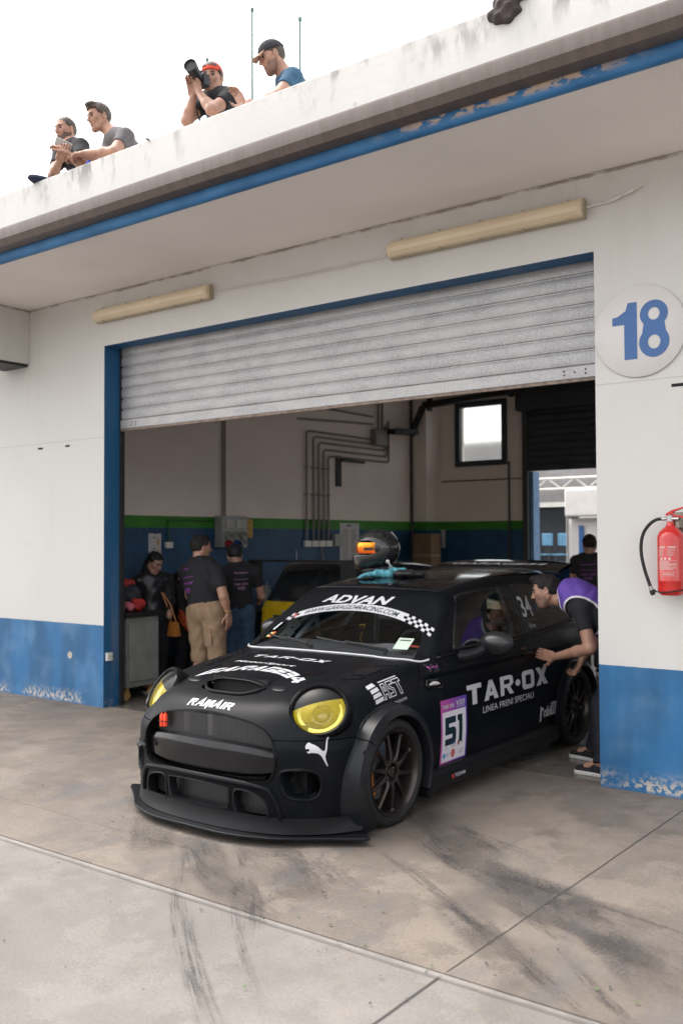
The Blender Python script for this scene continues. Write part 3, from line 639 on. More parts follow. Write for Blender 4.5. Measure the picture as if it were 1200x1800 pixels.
# fire extinguisher on its bracket
ex=thing('fire_extinguisher','red fire extinguisher with black hose on the white wall','fire extinguisher',(.52,-.115,1.315))
b=MB(); b.lathe([(.03,-.005),(.05,-.02),(.066,-.022),(.078,-.008),(.082,.012),(.082,.062),(.0835,.066),(.082,.072),(.082,.335),(.079,.352),(.068,.375),(.050,.392),(.034,.405),(.025,.415),(.022,.438),(0,.438)],(0,0,0),(0,0,1),48); b.build('cylinder',M_RED,ex,smooth=45)
b=MB(); b.lathe([(.016,.437),(.020,.44),(.020,.475),(.014,.482),(0,.482)],(0,0,0),(0,0,1),20).lathe([(.008,0),(.008,.035)],(-.018,0,.455),(-1,0,0),12).lathe([(.011,0),(.011,.045)],(.016,-.005,.455),(1,-.2,0),12); b.build('valve',M_STEEL,ex)
b=MB(); b.prism([(-.028,.475),(-.02,.492),(.012,.51),(.15,.548),(.15,.540),(.03,.502),(.02,.488),(-.005,.474)],lambda a,c,d:(a,-.014+d,c),.028).prism([(.0,.474),(.02,.470),(.15,.448),(.15,.456),(.02,.484)],lambda a,c,d:(a,-.012+d,c),.024); b.build('handle',M_RED,ex,smooth=0,bevel=.0015)
hp=[(-.05,0,.455),(-.085,0,.452),(-.13,.005,.425),(-.172,.01,.37),(-.190,.012,.30),(-.188,.012,.22),(-.168,.01,.13),(-.145,.005,.065),(-.132,.0,.03)]
hs=[]; 
for i in range(len(hp)-1):
    p0=Vector(hp[max(i-1,0)]);p1=Vector(hp[i]);p2=Vector(hp[i+1]);p3=Vector(hp[min(i+2,len(hp)-1)])
    for k in range(5): s_=k/5; hs.append(.5*((2*p1)+(p2-p0)*s_+(2*p0-5*p1+4*p2-p3)*s_*s_+(3*p1-p0-3*p2+p3)*s_**3))
hs.append(Vector(hp[-1]))
H_=MB().tube(hs,.0105,10).build('hose',M_BLACKRUB,ex)
MB().lathe([(.0115,0),(.0115,.022)],(-.052,0,.455),(1,0,0),12).lathe([(.0115,0),(.0115,.026)],(-.132,0,.03),(.35,0,-1),12).build('ferrule',M_STEEL,H_)
MB().lathe([(.015,0),(.017,.012),(.014,.032)],(-.123,0,.005),(.35,0,-1),12).build('nozzle',M_BLACKRUB,H_)
b=MB(); b.tube([(-.115,-.0,-.012),(-.09,-.035,.0),(-.055,-.068,-.002),(0,-.088,-.001),(.055,-.070,.008),(.085,-.03,.013),(.09,.02,.013)],.0045,6).tube([(-.12,0,-.01),(-.105,-.01,.008),(-.09,-.02,-.002)],.006,6); b.build('strap',M_BLACKRUB,ex)
def cyl_label(mb,vf,ang0,z,r,mi=0):
    vs,fs=vf; mb.add([(r*math.sin(ang0+x/.082),-r*math.cos(ang0+x/.082),z+y) for x,y in vs],fs,mi)
lb=MB(); rr=random.Random(5)
def lrect(x0,x1,z0,z1,mi=0,r=.0832):
    cyl_label(lb,subdiv2d(([(x0,z0),(x1,z0),(x1,z1),(x0,z1)],[(0,1,2,3)]),.006),0,0,r,mi)
def lframe(x0,x1,z0,z1,w=.0011,mi=0):
    lrect(x0,x1,z0,z0+w,mi);lrect(x0,x1,z1-w,z1,mi);lrect(x0,x0+w,z0,z1,mi);lrect(x1-w,x1,z0,z1,mi)
lframe(-.055,.065,.125,.285); lframe(-.055,.065,.098,.122); lframe(-.020+.0,.0,.225,.27)
for i in range(14):
    lrect(-.053+.018*0,-.053+rr.uniform(.02,.033),.268-.0035*i,.2692-.0035*i); lrect(.004,.004+rr.uniform(.03,.05),.268-.0035*i,.2692-.0035*i)
for i in range(3): lrect(-.042+.026*i,-.028+.026*i,.198,.214)
for i in range(12):
    e=rr.uniform(.0,.06) if i%3 else .06; lrect(-.052,e,.192-.005*i,.1945-.005*i)
lrect(-.050,-.010,.274,.282); lrect(.008,.052,.274,.282)
for i in range(9): lrect(-.0705,-.0665,.252-.014*i,.260-.014*i)
lb.lathe([(.007,0),(.007,.0012)],(-.0625,-.055,.272),(-.75,-.66,0),14)
flat_vf=subdiv2d(fit_w(text_obj('CIODUE',.013,off=.03),.074,.012),.006); cyl_label(lb,flat_vf,.06,.104,.0833)
ex_lab=lb.build('label_print',mat('label_print_pale',(.62,.42,.40),.5,var=.05),ex,smooth=0)
MB().box(-.02,.02,.03,.113,.40,.46).box(-.05,.05,.108,.1145,.02,.5).box(.028,.05,.01,.11,.40,.455).build('bracket',mat('bracket_steel',(.30,.27,.22),.5,.6),ex,smooth=0)
so=thing('wall_socket','small white socket box low on the blue door jamb','socket',(-5.06,.058,.50)); MB().box(0,.03,-.035,.035,-.04,.04).build('housing',M_WHITE,so,bevel=.004); MB().lathe([(.014,.0),(.014,.004)],(.03,.012,0),(1,0,0),12).build('cover',mat('dark_green',(.03,.10,.07),.5),so)
# masts on the roof
for k,(x,z1,lab) in enumerate([(-2.588,5.914,'tall thin green mast just left of the man in the blue shirt'),(-2.097,5.672,'thin green mast behind the back of the man in the blue shirt'),(-3.138,5.70,'short thin green rod behind the photographer')]):
    o=MB().lathe([(.009,4.31),(.008,z1-.04),(.014,z1-.035),(.014,z1-.01),(0,z1)],(x,-.55 if k<2 else -.5,0),(0,0,1),8).build('roof_mast',mat('mast_green',(.07,.15,.12),.5),smooth=40); tag(o,lab,'mast')
# dark cloth bundle hanging over the parapet
# ------------------------------------------------------------------ the black race hatchback
CARO=Vector((-1.492,-1.5304,0)); CARZ=R(-90.3)
def paintmat(name,col,rough,coat=0,metal=0,sp=.19):
    m=bpy.data.materials.new(name); t=NT(m); o=t.obj(); n=t.noise(2.2,5,o); d=t.noise(45,3,o)
    c=t.mix(t.step(n,.3,.7),col,tuple(min(1,k*1.25+.001) for k in col)); dust=t.mul(t.step(t.noise(7,6,o),.5,.75),.04); c=t.mix(dust,c,(.08,.078,.075))
    t.p('Base Color',c); t.p('Roughness',t.add(rough-.04,t.mul(n,.10))); t.p('Metallic',metal); t.p('Specular IOR Level',sp if rough>.2 else .40); t.p('IOR',1.36 if rough>.2 else 1.45)
    if coat: t.p('Coat Weight',coat); t.p('Coat Roughness',.06)
    return m
M_WRAP=paintmat('matte_black_wrap',(.0032,.0040,.0056),.37)
M_FLARE=paintmat('satin_black_plastic',(.008,.009,.011),.32,sp=.40)
M_GLOSS=paintmat('gloss_black',(.003,.003,.004),.12,coat=.12)
M_LIP=paintmat('splitter_black',(.007,.0075,.009),.36,sp=.32)
M_BEZ=paintmat('lamp_bezel_black',(.0035,.0038,.0045),.22,sp=.25)
M_VOID=mat('engine_bay_dark',(.012,.012,.013),.8,var=0)
M_TYRE=mat('tyre_rubber',(.012,.012,.013),.7,var=.25,scale=20,bump=.1,bscale=120,objspace=True)
M_RIM=mat('anthracite_rim',(.062,.053,.050),.30,.75,var=.12,objspace=True)
M_DISC=mat('brake_disc_steel',(.22,.23,.25),.35,.9)
M_CALI=mat('orange_caliper',(.62,.20,.02),.35)
def _glass(name,col,refl=1.0):
    m=bpy.data.materials.new(name); t=NT(m); g=t.t.nodes.new('ShaderNodeBsdfGlossy'); g.inputs['Roughness'].default_value=.02; g.inputs['Color'].default_value=(.9,.95,1,1)
    tr=t.t.nodes.new('ShaderNodeBsdfTransparent'); tr.inputs[0].default_value=(*col,1); fr=t.t.nodes.new('ShaderNodeFresnel'); fr.inputs[0].default_value=1.55
    k=t.math('MULTIPLY_ADD',fr.outputs[0],refl,.01,clamp=True); mx=t.t.nodes.new('ShaderNodeMixShader'); t.t.links.new(k,mx.inputs[0]); t.t.links.new(tr.outputs[0],mx.inputs[1]); t.t.links.new(g.outputs[0],mx.inputs[2])
    t.t.links.new(mx.outputs[0],t.out.inputs[0]); return m
M_GLASS=_glass('car_glass',(.90,.94,.94)); M_GLASS3=_glass('windscreen_glass',(.92,.95,.95),.45); M_GLASS2=_glass('side_glass_tinted',(.30,.34,.35))
def _meshm():
    m=bpy.data.materials.new('woven_grille_mesh'); t=NT(m); u,v=t.uv()
    def bars(a): 
        f=t.math('FRACT',a); return t.mn(f,t.sub(1.0,f))
    k=t.mn(bars(t.add(t.mul(u,58),t.mul(v,74))),bars(t.sub(t.mul(u,58),t.mul(v,74))))
    wire=t.step(k,.20,.12); t.p('Base Color',(.085,.085,.088)); t.p('Metallic',.5); t.p('Roughness',.35); t.p('Alpha',wire); return m
M_MESHG=_meshm()
def _core():
    m=bpy.data.materials.new('radiator_core'); t=NT(m); o=t.obj(); s=t.t.nodes.new('ShaderNodeSeparateXYZ'); t.t.links.new(o,s.inputs[0])
    a=t.math('FRACT',t.mul(s.outputs[2],70)); b=t.math('FRACT',t.mul(s.outputs[1],24)); k=t.mul(t.step(t.math('ABSOLUTE',t.sub(a,.5)),.1,.35),.8)
    c=t.mix(k,(.035,.035,.035),(.008,.008,.008)); c=t.mix(t.mul(t.step(t.math('ABSOLUTE',t.sub(b,.5)),.38,.44),.4),c,(.09,.09,.09)); t.p('Base Color',c); t.p('Metallic',.5); t.p('Roughness',.45); return m
M_CORE=_core()

BV,BF,BN=implicit(sd_body,(-3.32,-.93,.04),(.80,.93,1.46),.0145)
BT=tri(BF)
def polysd(x,y,poly):
    """signed distance to polygon (negative inside)"""
    P=np.array(poly,float); d=np.full(len(x),1e9); ins=np.zeros(len(x),bool); n=len(P)
    for i in range(n):
        a=P[i];b=P[(i+1)%n]; e=b-a; wx=x-a[0]; wy=y-a[1]; t=np.clip((wx*e[0]+wy*e[1])/(e@e),0,1); d=np.minimum(d,(wx-e[0]*t)**2+(wy-e[1]*t)**2)
        c=(a[1]<=y)!=(b[1]<=y); 
        with np.errstate(divide='ignore',invalid='ignore'): xi=a[0]+(y-a[1])/(b[1]-a[1])*(b[0]-a[0])
        ins^=c&(x<xi)
    return np.where(ins,-1,1)*np.sqrt(d)
def smooth_poly(pts,k=6,closed=True):
    P=[Vector((*p,0)) if len(p)==2 else Vector(p) for p in pts]; n=len(P); out=[]
    for i in range(n if closed else n-1):
        p0=P[(i-1)%n] if closed or i>0 else P[0]; p1=P[i]; p2=P[(i+1)%n]; p3=P[(i+2)%n] if closed or i+2<n else P[-1]
        for j in range(k): s=j/k; out.append(.5*((2*p1)+(p2-p0)*s+(2*p0-5*p1+4*p2-p3)*s*s+(3*p1-p0-3*p2+p3)*s**3))
    if not closed: out.append(P[-1])
    return out
def mirror_poly(h):  # half outline from top centre to bottom centre in (v,w)
    return h+[(-v,w) for v,w in h[::-1] if v>1e-6]
GRILLE=mirror_poly([(0,.652),(.14,.648),(.28,.636),(.38,.615),(.455,.575),(.500,.515),(.513,.45),(.500,.375),(.455,.334),(.30,.322),(0,.322)])
GRILLE_S=[(p.x,p.y) for p in smooth_poly(GRILLE,4)]
INT_C=[(p.x,p.y) for p in smooth_poly(mirror_poly([(0,.285),(.205,.280),(.235,.262),(.225,.180),(.19,.158),(0,.156)]),3)]
INT_S=[(p.x,p.y) for p in smooth_poly([(.285,.270),(.40,.262),(.462,.225),(.472,.155),(.44,.125),(.31,.130),(.275,.170)],4)]
CORN=[(p.x,p.y) for p in smooth_poly([(.560,.392),(.63,.398),(.700,.385),(.725,.34),(.712,.275),(.66,.250),(.585,.262),(.553,.31),(.548,.36)],4)]
SIDEW=[(-.835,.930),(-.93,1.035),(-1.135,1.252),(-1.22,1.268),(-1.96,1.298),(-1.90,.940),(-1.4,.928)]
QUART=[(-1.945,.945),(-2.005,1.300),(-2.60,1.292),(-2.86,1.20),(-2.98,1.04),(-2.96,.985),(-2.4,.955)]
def F(fn,V): return fn(V[:,0],V[:,1],V[:,2])
wheel_c=((-.022,.305),(-2.66,.305))
def f_arch(u,v,w):
    d=np.minimum(np.hypot(u-wheel_c[0][0],w-.305),np.hypot(u-wheel_c[1][0],w-.305))-.345
    return np.maximum(d,.45-np.abs(v))
def f_front(poly,side=None):
    def g(u,v,w):
        vv=np.abs(v) if side else v; return np.maximum(polysd(vv,w,poly),.2-u)
    return g
lampN=np.array([.74,.36,.57]); lampN/=np.linalg.norm(lampN); lampC=np.array([.395,.632,.700]); LA,LB=.164,.152
_lu=np.cross([0,0,1.],lampN); _lu/=np.linalg.norm(_lu); _lw=np.cross(lampN,_lu)
def f_lamp(u,v,w):
    P=np.stack([u,np.abs(v),w],-1)-lampC; a=P@_lu; b=P@_lw; n=P@lampN
    return np.maximum((np.sqrt((a/LA)**2+(b/LB)**2)-1)*.16,-.16-n)
SCOOP=[(p.x,p.y) for p in smooth_poly([(.47,-.20),(.485,0),(.47,.20),(.43,.235),(.37,.215),(.345,0),(.37,-.215),(.43,-.235)],3)]
def f_scoop(u,v,w): return np.maximum(polysd(u,v,SCOOP),.5-w)
hole=lambda u,v,w: np.minimum.reduce([f_arch(u,v,w),f_front(GRILLE_S)(u,v,w),f_front(INT_C)(u,v,w),f_front(INT_S,1)(u,v,w),f_front(CORN,1)(u,v,w),f_lamp(u,v,w)])
S=(BV,BT,BN)
for fn in (f_arch,f_front(GRILLE_S),f_front(INT_C),f_front(INT_S,1),f_front(CORN,1),f_lamp,f_scoop):
    _,S=clip(*S,F(fn,S[0]))
car=thing('race_car','matte black three door race hatchback with yellow headlights and sponsor lettering','car',CARO,CARZ)
# glass regions
def arc_low(v): return 1.149-.62*(np.abs(v-.02))**2.0*.42-.12*np.abs(v-.02)**4
def f_wscr(u,v,w):   # the opening between the pillars
    lim=.705-(w-.90)*.36
    front=(u-(-.43-(w-.915)*1.46-.22*v*v-.10*v**4))
    return np.maximum.reduce([np.abs(v)-lim+.028, .905-.045*v*v-w, w-1.288+.03*v*v, -.05-front, .35-(u+1.6)])
scr,S=clip(*S,F(f_wscr,S[0]))
f_strip=lambda u,v,w: arc_low(v)-w
strip,glass=clip(*scr,F(f_strip,scr[0]))
npmesh('windscreen',glass[0],glass[1],glass[2],M_GLASS3,car); npmesh('sun_strip',strip[0],strip[1],strip[2],M_WRAP,car)
f_sw=lambda u,v,w: np.maximum(np.minimum(polysd(u,w,SIDEW),np.where(v<0,polysd(u,w,[(-.86,.872),(-1.95,.872),(-1.93,.95),(-.86,.95)]),9)),.45-np.abs(v)); f_qw=lambda u,v,w: np.maximum(polysd(u,w,QUART),.45-np.abs(v))
for nm,fn in (('side_window',f_sw),('quarter_window',f_qw)):
    g_,S=clip(*S,F(fn,S[0]))
    for sd in (1,-1):
        a,b=clip(*g_,g_[0][:,1]*-sd); npmesh(nm,a[0],a[1],a[2],M_GLASS2 if nm=='quarter_window' else M_GLASS,car)
# rear screen
f_rw=lambda u,v,w: np.maximum.reduce([np.abs(v)-.52,1.02-w,w-1.27,u+2.6]); g_,S=clip(*S,F(f_rw,S[0])); npmesh('rear_screen',g_[0],g_[1],g_[2],M_GLASS2,car)
def panel(S,fn,hw=.0022):
    """cut region fn<0 out of S leaving a shut line; returns (piece, rest)"""
    a,b=clip(*S,F(fn,S[0])+hw); b,r=clip(*b,F(fn,b[0])-hw); return a,r
f_bump=lambda u,v,w: np.maximum(w-.556,-.02-u)
pc_,S=panel(S,f_bump); npmesh('front_bumper',pc_[0],pc_[1],pc_[2],M_WRAP,car)
f_bon=lambda u,v,w: np.maximum(.50-w,-.473+np.maximum(0,.868-w)*.99-u)
pc_,S=panel(S,f_bon); npmesh('bonnet',pc_[0],pc_[1],pc_[2],M_WRAP,car)
f_door=lambda u,v,w: np.maximum.reduce([u+.645,-2.02+.0*w-u+np.maximum(0,.5-w)*0,.215-w,w-.925,.3-np.abs(v)])
pc_,S=panel(S,f_door)
for sd in (1,-1):
    a,b=clip(*pc_,pc_[0][:,1]*-sd); dd=npmesh('door',a[0],a[1],a[2],M_WRAP,car)
    if sd==1: DOOR=dd
f_roof=lambda u,v,w: np.maximum.reduce([1.27-w,u+1.075,np.abs(v)-.535])
pc_,S=panel(S,f_roof,.0015); npmesh('roof_panel',pc_[0],pc_[1],pc_[2],M_GLOSS,car)
npmesh('body_shell',S[0],S[1],S[2],M_WRAP,car)
def onbody(p,d,lift=.0016,fn=sd_body):
    """project points p along direction d onto the body surface"""
    p=np.array(p,float); d=np.array(d,float); d/=np.linalg.norm(d); 
    for _ in range(14): p=p+np.minimum(.08,fn(p)-lift)[:,None]*d
    return p
def decal(name,vf,o,r,u,d,m,warp=None,cell=.03,lift=.0016,parent=None):
    vs,fs=subdiv2d(vf,cell)
    if warp: vs=[warp(*v) for v in vs]
    o=np.array(o,float); r=np.array(r,float); u=np.array(u,float); P=np.array([o+r*x+u*y for x,y in vs]); P=onbody(P,d,lift)
    mb=MB(); mb.add(P,fs); return mb.build(name,m,parent or car,smooth=0)
def bodyline(pts,d,r,name,m,lift=.0,n=8,smooth=True,closed=False):
    P=np.array([list(p) for p in (smooth_poly(pts,6,closed) if smooth else pts)],float); P=onbody(P,d,lift); return MB().tube([tuple(p) for p in P],r,n,closed=closed).build(name,m,car)
# dark lining behind the panel gaps and openings
ln=MB(); ln.box(-.40,.46,-.60,.60,.20,.62).box(-.35,.28,-.42,.42,.62,.72); ln.build('engine_bay',M_VOID,car,smooth=0)
# white cowl seal
bodyline([(-.555,-.765,.90),(-.50,-.712,.90),(-.428,-.60,.92),(-.378,-.275,.93),(-.366,0,.93),(-.381,.24,.93),(-.401,.42,.93),(-.434,.60,.93),(-.487,.712,.92),(-.555,.765,.90)],(.0,0,-1),.0065,'cowl_seal',M_LETTER,.003)
# header rail trim, pillars trim
bodyline([(-1.075,-.535,1.4),(-1.03,-.3,1.4),(-1.015,0,1.4),(-1.03,.3,1.4),(-1.075,.535,1.4)],(0,0,-1),.0045,'header_trim',M_FLARE,.001)
for sd in (1,-1):
    sp=[(p.x,.9*sd,p.y) for p in smooth_poly([(x,z) for x,z in SIDEW],1)]
    P=onbody([(x,y,z) for x,y,z in sp],(0,-sd,0),.001); MB().tube([tuple(p) for p in P],.0075,6,closed=True).build('window_seal',M_BLACKRUB,car)
    P=onbody([(x,.9*sd,z) for x,z in QUART],(0,-sd,0),.001); MB().tube([tuple(p) for p in P],.007,6,closed=True).build('window_seal',M_BLACKRUB,car)
    P=onbody([(x,.9*sd,z-(.05 if sd<0 else 0)) for x,z in [(-.60,.897),(-1.1,.908),(-1.6,.916),(-2.1,.926),(-2.6,.938),(-3.0,.955)]],(0,-sd,0),.002); MB().tube([tuple(p) for p in P],.010,8).build('belt_trim',M_GLOSS,car)
# grille surround, gloss bar, mesh
def rim_ring(poly,fn_u,r,depth,name,m,parent=car,back=None,vs=1):
    """flanged frame following a (v,w) outline on the nose"""
    P=onbody([(1.0,v*vs,w) for v,w in poly],(-1,0,0),0); n=len(P); c=P.mean(0); mb=MB(); rows=[]
    for (s,du) in ((1.0+r*.8,-.004),(1.0+r*.6,.005),(1.0+r*.1,.007),(1.0-r*.1,.001),(1.0-r*.25,-depth*.3),(1-r*.3,-depth)):
        q=P.copy(); q[:,1]=c[1]+(P[:,1]-c[1])*s if abs(s-1)>9 else P[:,1]+(P[:,1]-c[1])/np.maximum(np.hypot(P[:,1]-c[1],P[:,2]-c[2]),1e-6)*(s-1)
        q[:,2]=P[:,2]+(P[:,2]-c[2])/np.maximum(np.hypot(P[:,1]-c[1],P[:,2]-c[2]),1e-6)*(s-1); q[:,0]=P[:,0]+du; rows.append(q)
    vs_=[tuple(p) for q in rows for p in q]; k=len(rows); fs=[(i*n+j,i*n+(j+1)%n,(i+1)*n+(j+1)%n,(i+1)*n+j) for i in range(k-1) for j in range(n)]
    mb.add(vs_,fs); return mb.build(name,m,parent,smooth=50)
rim_ring(GRILLE_S,None,.019,.06,'grille_surround',M_BEZ)
rim_ring(INT_C,None,.016,.05,'intake_frame',M_LIP)
for sd in (1,-1):
    rim_ring(INT_S,None,.016,.05,'intake_frame',M_LIP,vs=sd); rim_ring(CORN,None,.022,.09,'corner_intake',M_WRAP,vs=sd)
def uvgrid(name,fn,nu,nv,m,parent=car,su=1,sv=1):
    vs=[fn(i/nu,j/nv) for i in range(nu+1) for j in range(nv+1)]; fs=[];uv=[]
    for i in range(nu):
        for j in range(nv):
            fs.append((i*(nv+1)+j,(i+1)*(nv+1)+j,(i+1)*(nv+1)+j+1,i*(nv+1)+j+1)); uv+=[(i/nu*su,j/nv*sv),((i+1)/nu*su,j/nv*sv),((i+1)/nu*su,(j+1)/nv*sv),(i/nu*su,(j+1)/nv*sv)]
    me=bpy.data.meshes.new(name); me.from_pydata([tuple(map(float,v)) for v in vs],[],fs); l=me.uv_layers.new(name='UVMap'); l.data.foreach_set('uv',[c for q in uv for c in q]); me.materials.append(m); me.shade_smooth()
    o=bpy.data.objects.new(name,me); COL.objects.link(o); o.parent=parent; return o
def nose(v): return .71-.25*v*v-.6*v**6
uvgrid('grille_mesh',lambda a,b:(nose((a-.5)*1.0)-.075,(a-.5)*1.0,.50+b*.15),24,4,M_MESHG,su=1.0,sv=.15)
uvgrid('lower_mesh',lambda a,b:(nose((a-.5)*.98)-.07,(a-.5)*.98,.135+b*.14),24,4,M_MESHG,su=1.0,sv=.14)
MB().box(.44,.50,-.33,.33,.135,.62).build('radiator',M_CORE,car,smooth=0)
MB().box(.50,.53,-.30,-.26,.50,.66).box(.50,.53,-.1,-.06,.5,.66).build('bonnet_latch_strut',mat('latch_alu',(.25,.24,.23),.4,.5),car,smooth=0)
gb=MB() # gloss number plate bar across the grille
def bar(a,b):
    v=(a-.5)*1.0; k=abs(v)/.5; top=.515-.03*k**3; bot=.335+.03*k**4; z=bot+(top-bot)*b; bul=.014-.012*max(0,(b-.80)/.20)-.03*max(0,(.12-b)/.12)
    return (nose(v)-.024+bul-.012*k**8, v, z)
gb.grid(bar,40,20); gb.build('grille_bar',M_GLOSS,car,smooth=30)
MB().grid(lambda a,b:(nose((a-.5)*.98)-.022-b*.05,(a-.5)*.98,.515+.006*b-.03*(abs(a-.5)*2)**3),30,2).build('bar_top',M_GLOSS,car,smooth=60)
# little red canister pair hanging on the mesh
ch=MB()
for dv in (-.014,.016): ch.lathe([(.006,-.002),(.0125,0),(.0135,.006),(.0135,.062),(.010,.072),(.004,.074),(.004,.082),(0,.082)],(.632,-.368+dv,.535+(0.004 if dv>0 else 0)),(0,0,1),14)
ch.build('canister_charm',mat('bright_red_plastic',(.75,.06,.02),.35),car); MB().box(.628,.648,-.399,-.337,.566,.570).build('charm_band',M_BLACK,car,smooth=0)
# tow strap knot on the far side of the grille
MB().tube([(.66,-.50,.41),(.675,-.53,.425),(.665,-.56,.41),(.675,-.535,.395),(.685,-.51,.41),(.66,-.56,.425),(.63,-.59,.43)],.009,8).build('tow_strap',mat('strap_grey',(.05,.05,.055),.8),car)
# corner intake backs and brake duct
for sd in (1,-1):
    MB().lathe([(.085,0),(.08,-.10),(.06,-.16),(0,-.16)],(nose(.64)-.035,.64*sd,.325),(.85,.25*sd,0),24,ell=(1,.85)).build('brake_duct',M_VOID,car)
    MB().box(.40,.52,.637*sd-.004,.637*sd+.004,.25,.39).build('duct_vane',M_LIP,car,smooth=0)
# horizontal lips round the lower intakes: blade from the centre bar out to the arch
def blade(z0,z1,out,name,m,vmax=.86,n=40,tip=.0):
    mb=MB()
    def f(a,b):
        v=(a-.5)*2*vmax; k=abs(v)/vmax; u=nose(min(abs(v),.80))-(.0 if abs(v)<.80 else (abs(v)-.8)*3.2)
        prof=[(-.02,z1),(out*.6,z1-.006),(out,(z0+z1)/2),(out*.7,z0),(-.02,z0)]; j=b*4; i=min(int(j),3); q=j-i; du=prof[i][0]*(1-q)+prof[i+1][0]*q; z=prof[i][1]*(1-q)+prof[i+1][1]*q
        return (u+du,v,z+tip*k*k)
    mb.grid(f,n,4); return mb.build(name,m,car,smooth=45)
P=onbody([(1.0,v,w) for v,w in [(p.x,p.y) for p in smooth_poly([(-.545,.13),(-.53,.20),(-.50,.265),(-.45,.298),(-.25,.315),(0,.320),(.25,.315),(.45,.298),(.50,.265),(.53,.20),(.545,.13)],5,False)]],(-1,0,0),.0); MB().tube([tuple(p) for p in P],[.004]+[.017]*(len(P)-2)+[.004],10).build('intake_brow',M_WRAP,car)
# splitter and lower lip
SPL=[(0,.800),(.20,.795),(.33,.775),(.46,.730),(.58,.672),(.68,.592),(.77,.520),(.86,.455),(.935,.40),(.955,.365)]
mb=MB(); pts=[(u,v) for v,u in SPL]; L=smooth_poly([(u,v) for u,v in pts],5,False); out=[(p.x,p.y) for p in L]; poly=[(a,-b) for a,b in out[::-1]][:-1]+out+[(.32,.88),(.25,.5),(.25,-.5),(.32,-.88)]
def splz(a,b): return .062-.012*min(1,abs(b)/.9)
mb.prism(poly,lambda a,b,d:(a,b,splz(a,b)-d),.016); mb.build('splitter',M_LIP,car,smooth=30,bevel=.004)
lp=MB()
def lip(a,b):
    v=(a-.5)*2*.86; av=abs(v); uu=np.interp(av,[p[0] for p in SPL],[p[1] for p in SPL]); ub=nose(min(av,.78))-max(0,av-.78)*2.2+.004
    z=.060+b*.085; k=(1-b)**2; return (ub+(uu-.03-ub)*k*.38, v, z+.01*b*(1-min(1,av/.5)))
lp.grid(lip,50,8); lp.build('lower_lip',M_LIP,car,smooth=60)
# headlights
M_LENS=bpy.data.materials.new('yellow_lens'); t=NT(M_LENS); t.p('Base Color',(.95,.72,.01)); t.p('Roughness',.05); t.p('Alpha',.22); t.p('Coat Weight',1.0); t.p('Specular IOR Level',.8)
M_REFL=mat('lamp_reflector',(.68,.56,.07),.3,.45,var=.35,scale=14,objspace=True)
M_DRL=mat('light_ring_yellow',(.98,.95,.25),.2,.0,var=.05)
M_BULB=mat('projector_glass',(.14,.12,.07),.08,.5,var=.4,scale=18,objspace=True,coat=1)
for sd in (1,-1):
    def lp_(a,b,n,sd=sd):
        q=lampC+_lu*a+_lw*b+lampN*n; return (q[0],q[1]*sd,q[2])
    hl=None
    mb=MB(); prof=[(1.10,-.10),(1.09,-.02),(1.06,.010),(1.0,.018),(.93,.014),(.90,.0),(.88,-.03)]; n=56
    vs=[lp_(LA*r*math.cos(2*math.pi*k/n),LB*r*math.sin(2*math.pi*k/n),h) for r,h in prof for k in range(n)]
    mb.add(vs,[(i*n+k,i*n+(k+1)%n,(i+1)*n+(k+1)%n,(i+1)*n+k) for i in range(len(prof)-1) for k in range(n)]); hl=mb.build('headlight',M_BEZ,car,smooth=60)
    # bowl
    mb=MB(); prof=[(.90,-.005),(.86,-.05),(.72,-.09),(.45,-.11),(0.02,-.115)]; vs=[lp_(LA*r*math.cos(2*math.pi*k/n),LB*r*math.sin(2*math.pi*k/n),h) for r,h in prof for k in range(n)]
    mb.add(vs,[(i*n+k,i*n+(k+1)%n,(i+1)*n+(k+1)%n,(i+1)*n+k) for i in range(len(prof)-1) for k in range(n)]); mb.build('reflector',M_REFL,hl,smooth=60)
    # daytime ring: horseshoe open at the top
    mb=MB(); mb.tube([lp_(LA*.74*math.cos(a_),LB*.74*math.sin(a_),-.035) for a_ in np.linspace(R(152),R(388),44)],[.008]*6+[.0125]*32+[.008]*6,8); mb.build('light_ring',M_DRL,hl)
    mb=MB(); mb.lathe([(.062,0),(.060,.03),(.052,.032),(.050,.02)],(0,0,0),(0,0,1),28); mb.lathe([(.049,.0),(.044,.018),(.030,.032),(.012,.039),(0,.040)],(0,0,0),(0,0,1),28)
    Mx=Matrix(((_lu[0],_lw[0],lampN[0],0),(_lu[1]*sd,_lw[1]*sd,lampN[1]*sd,0),(_lu[2],_lw[2],lampN[2],0),(0,0,0,1)))
    mb.build('projector',M_BULB,hl,M=Matrix.Translation(lp_(.006,.0,-.085))@Mx)
    # lens dome, its upper third masked black
    def dome(r,a_,sq=1.0):
        k=r; return lp_(LA*.90*k*math.cos(a_),LB*.90*k*math.sin(a_),.004+.030*(1-k*k)*sq)
    VV=[];FF=[];NR=26;NA=72
    for i in range(NR+1):
        for k in range(NA): VV.append(dome(i/NR,2*math.pi*k/NA))
    FF=[(i*NA+k,i*NA+(k+1)%NA,(i+1)*NA+(k+1)%NA,(i+1)*NA+k) for i in range(NR) for k in range(NA)]
    VV=np.array(VV); FT=tri(np.array(FF)); NN=np.tile(lampN*np.array([1,sd,1]),(len(VV),1)); rel=(VV*np.array([1,sd,1])-lampC); bb=rel@_lw; aa=rel@_lu
    gy=.034-bb+aa*.30
    msk,lens=clip(VV,FT,NN,gy)
    npmesh('lens',lens[0],lens[1],None,M_LENS,hl); npmesh('lens_mask',msk[0],msk[1],None,M_BEZ,hl)
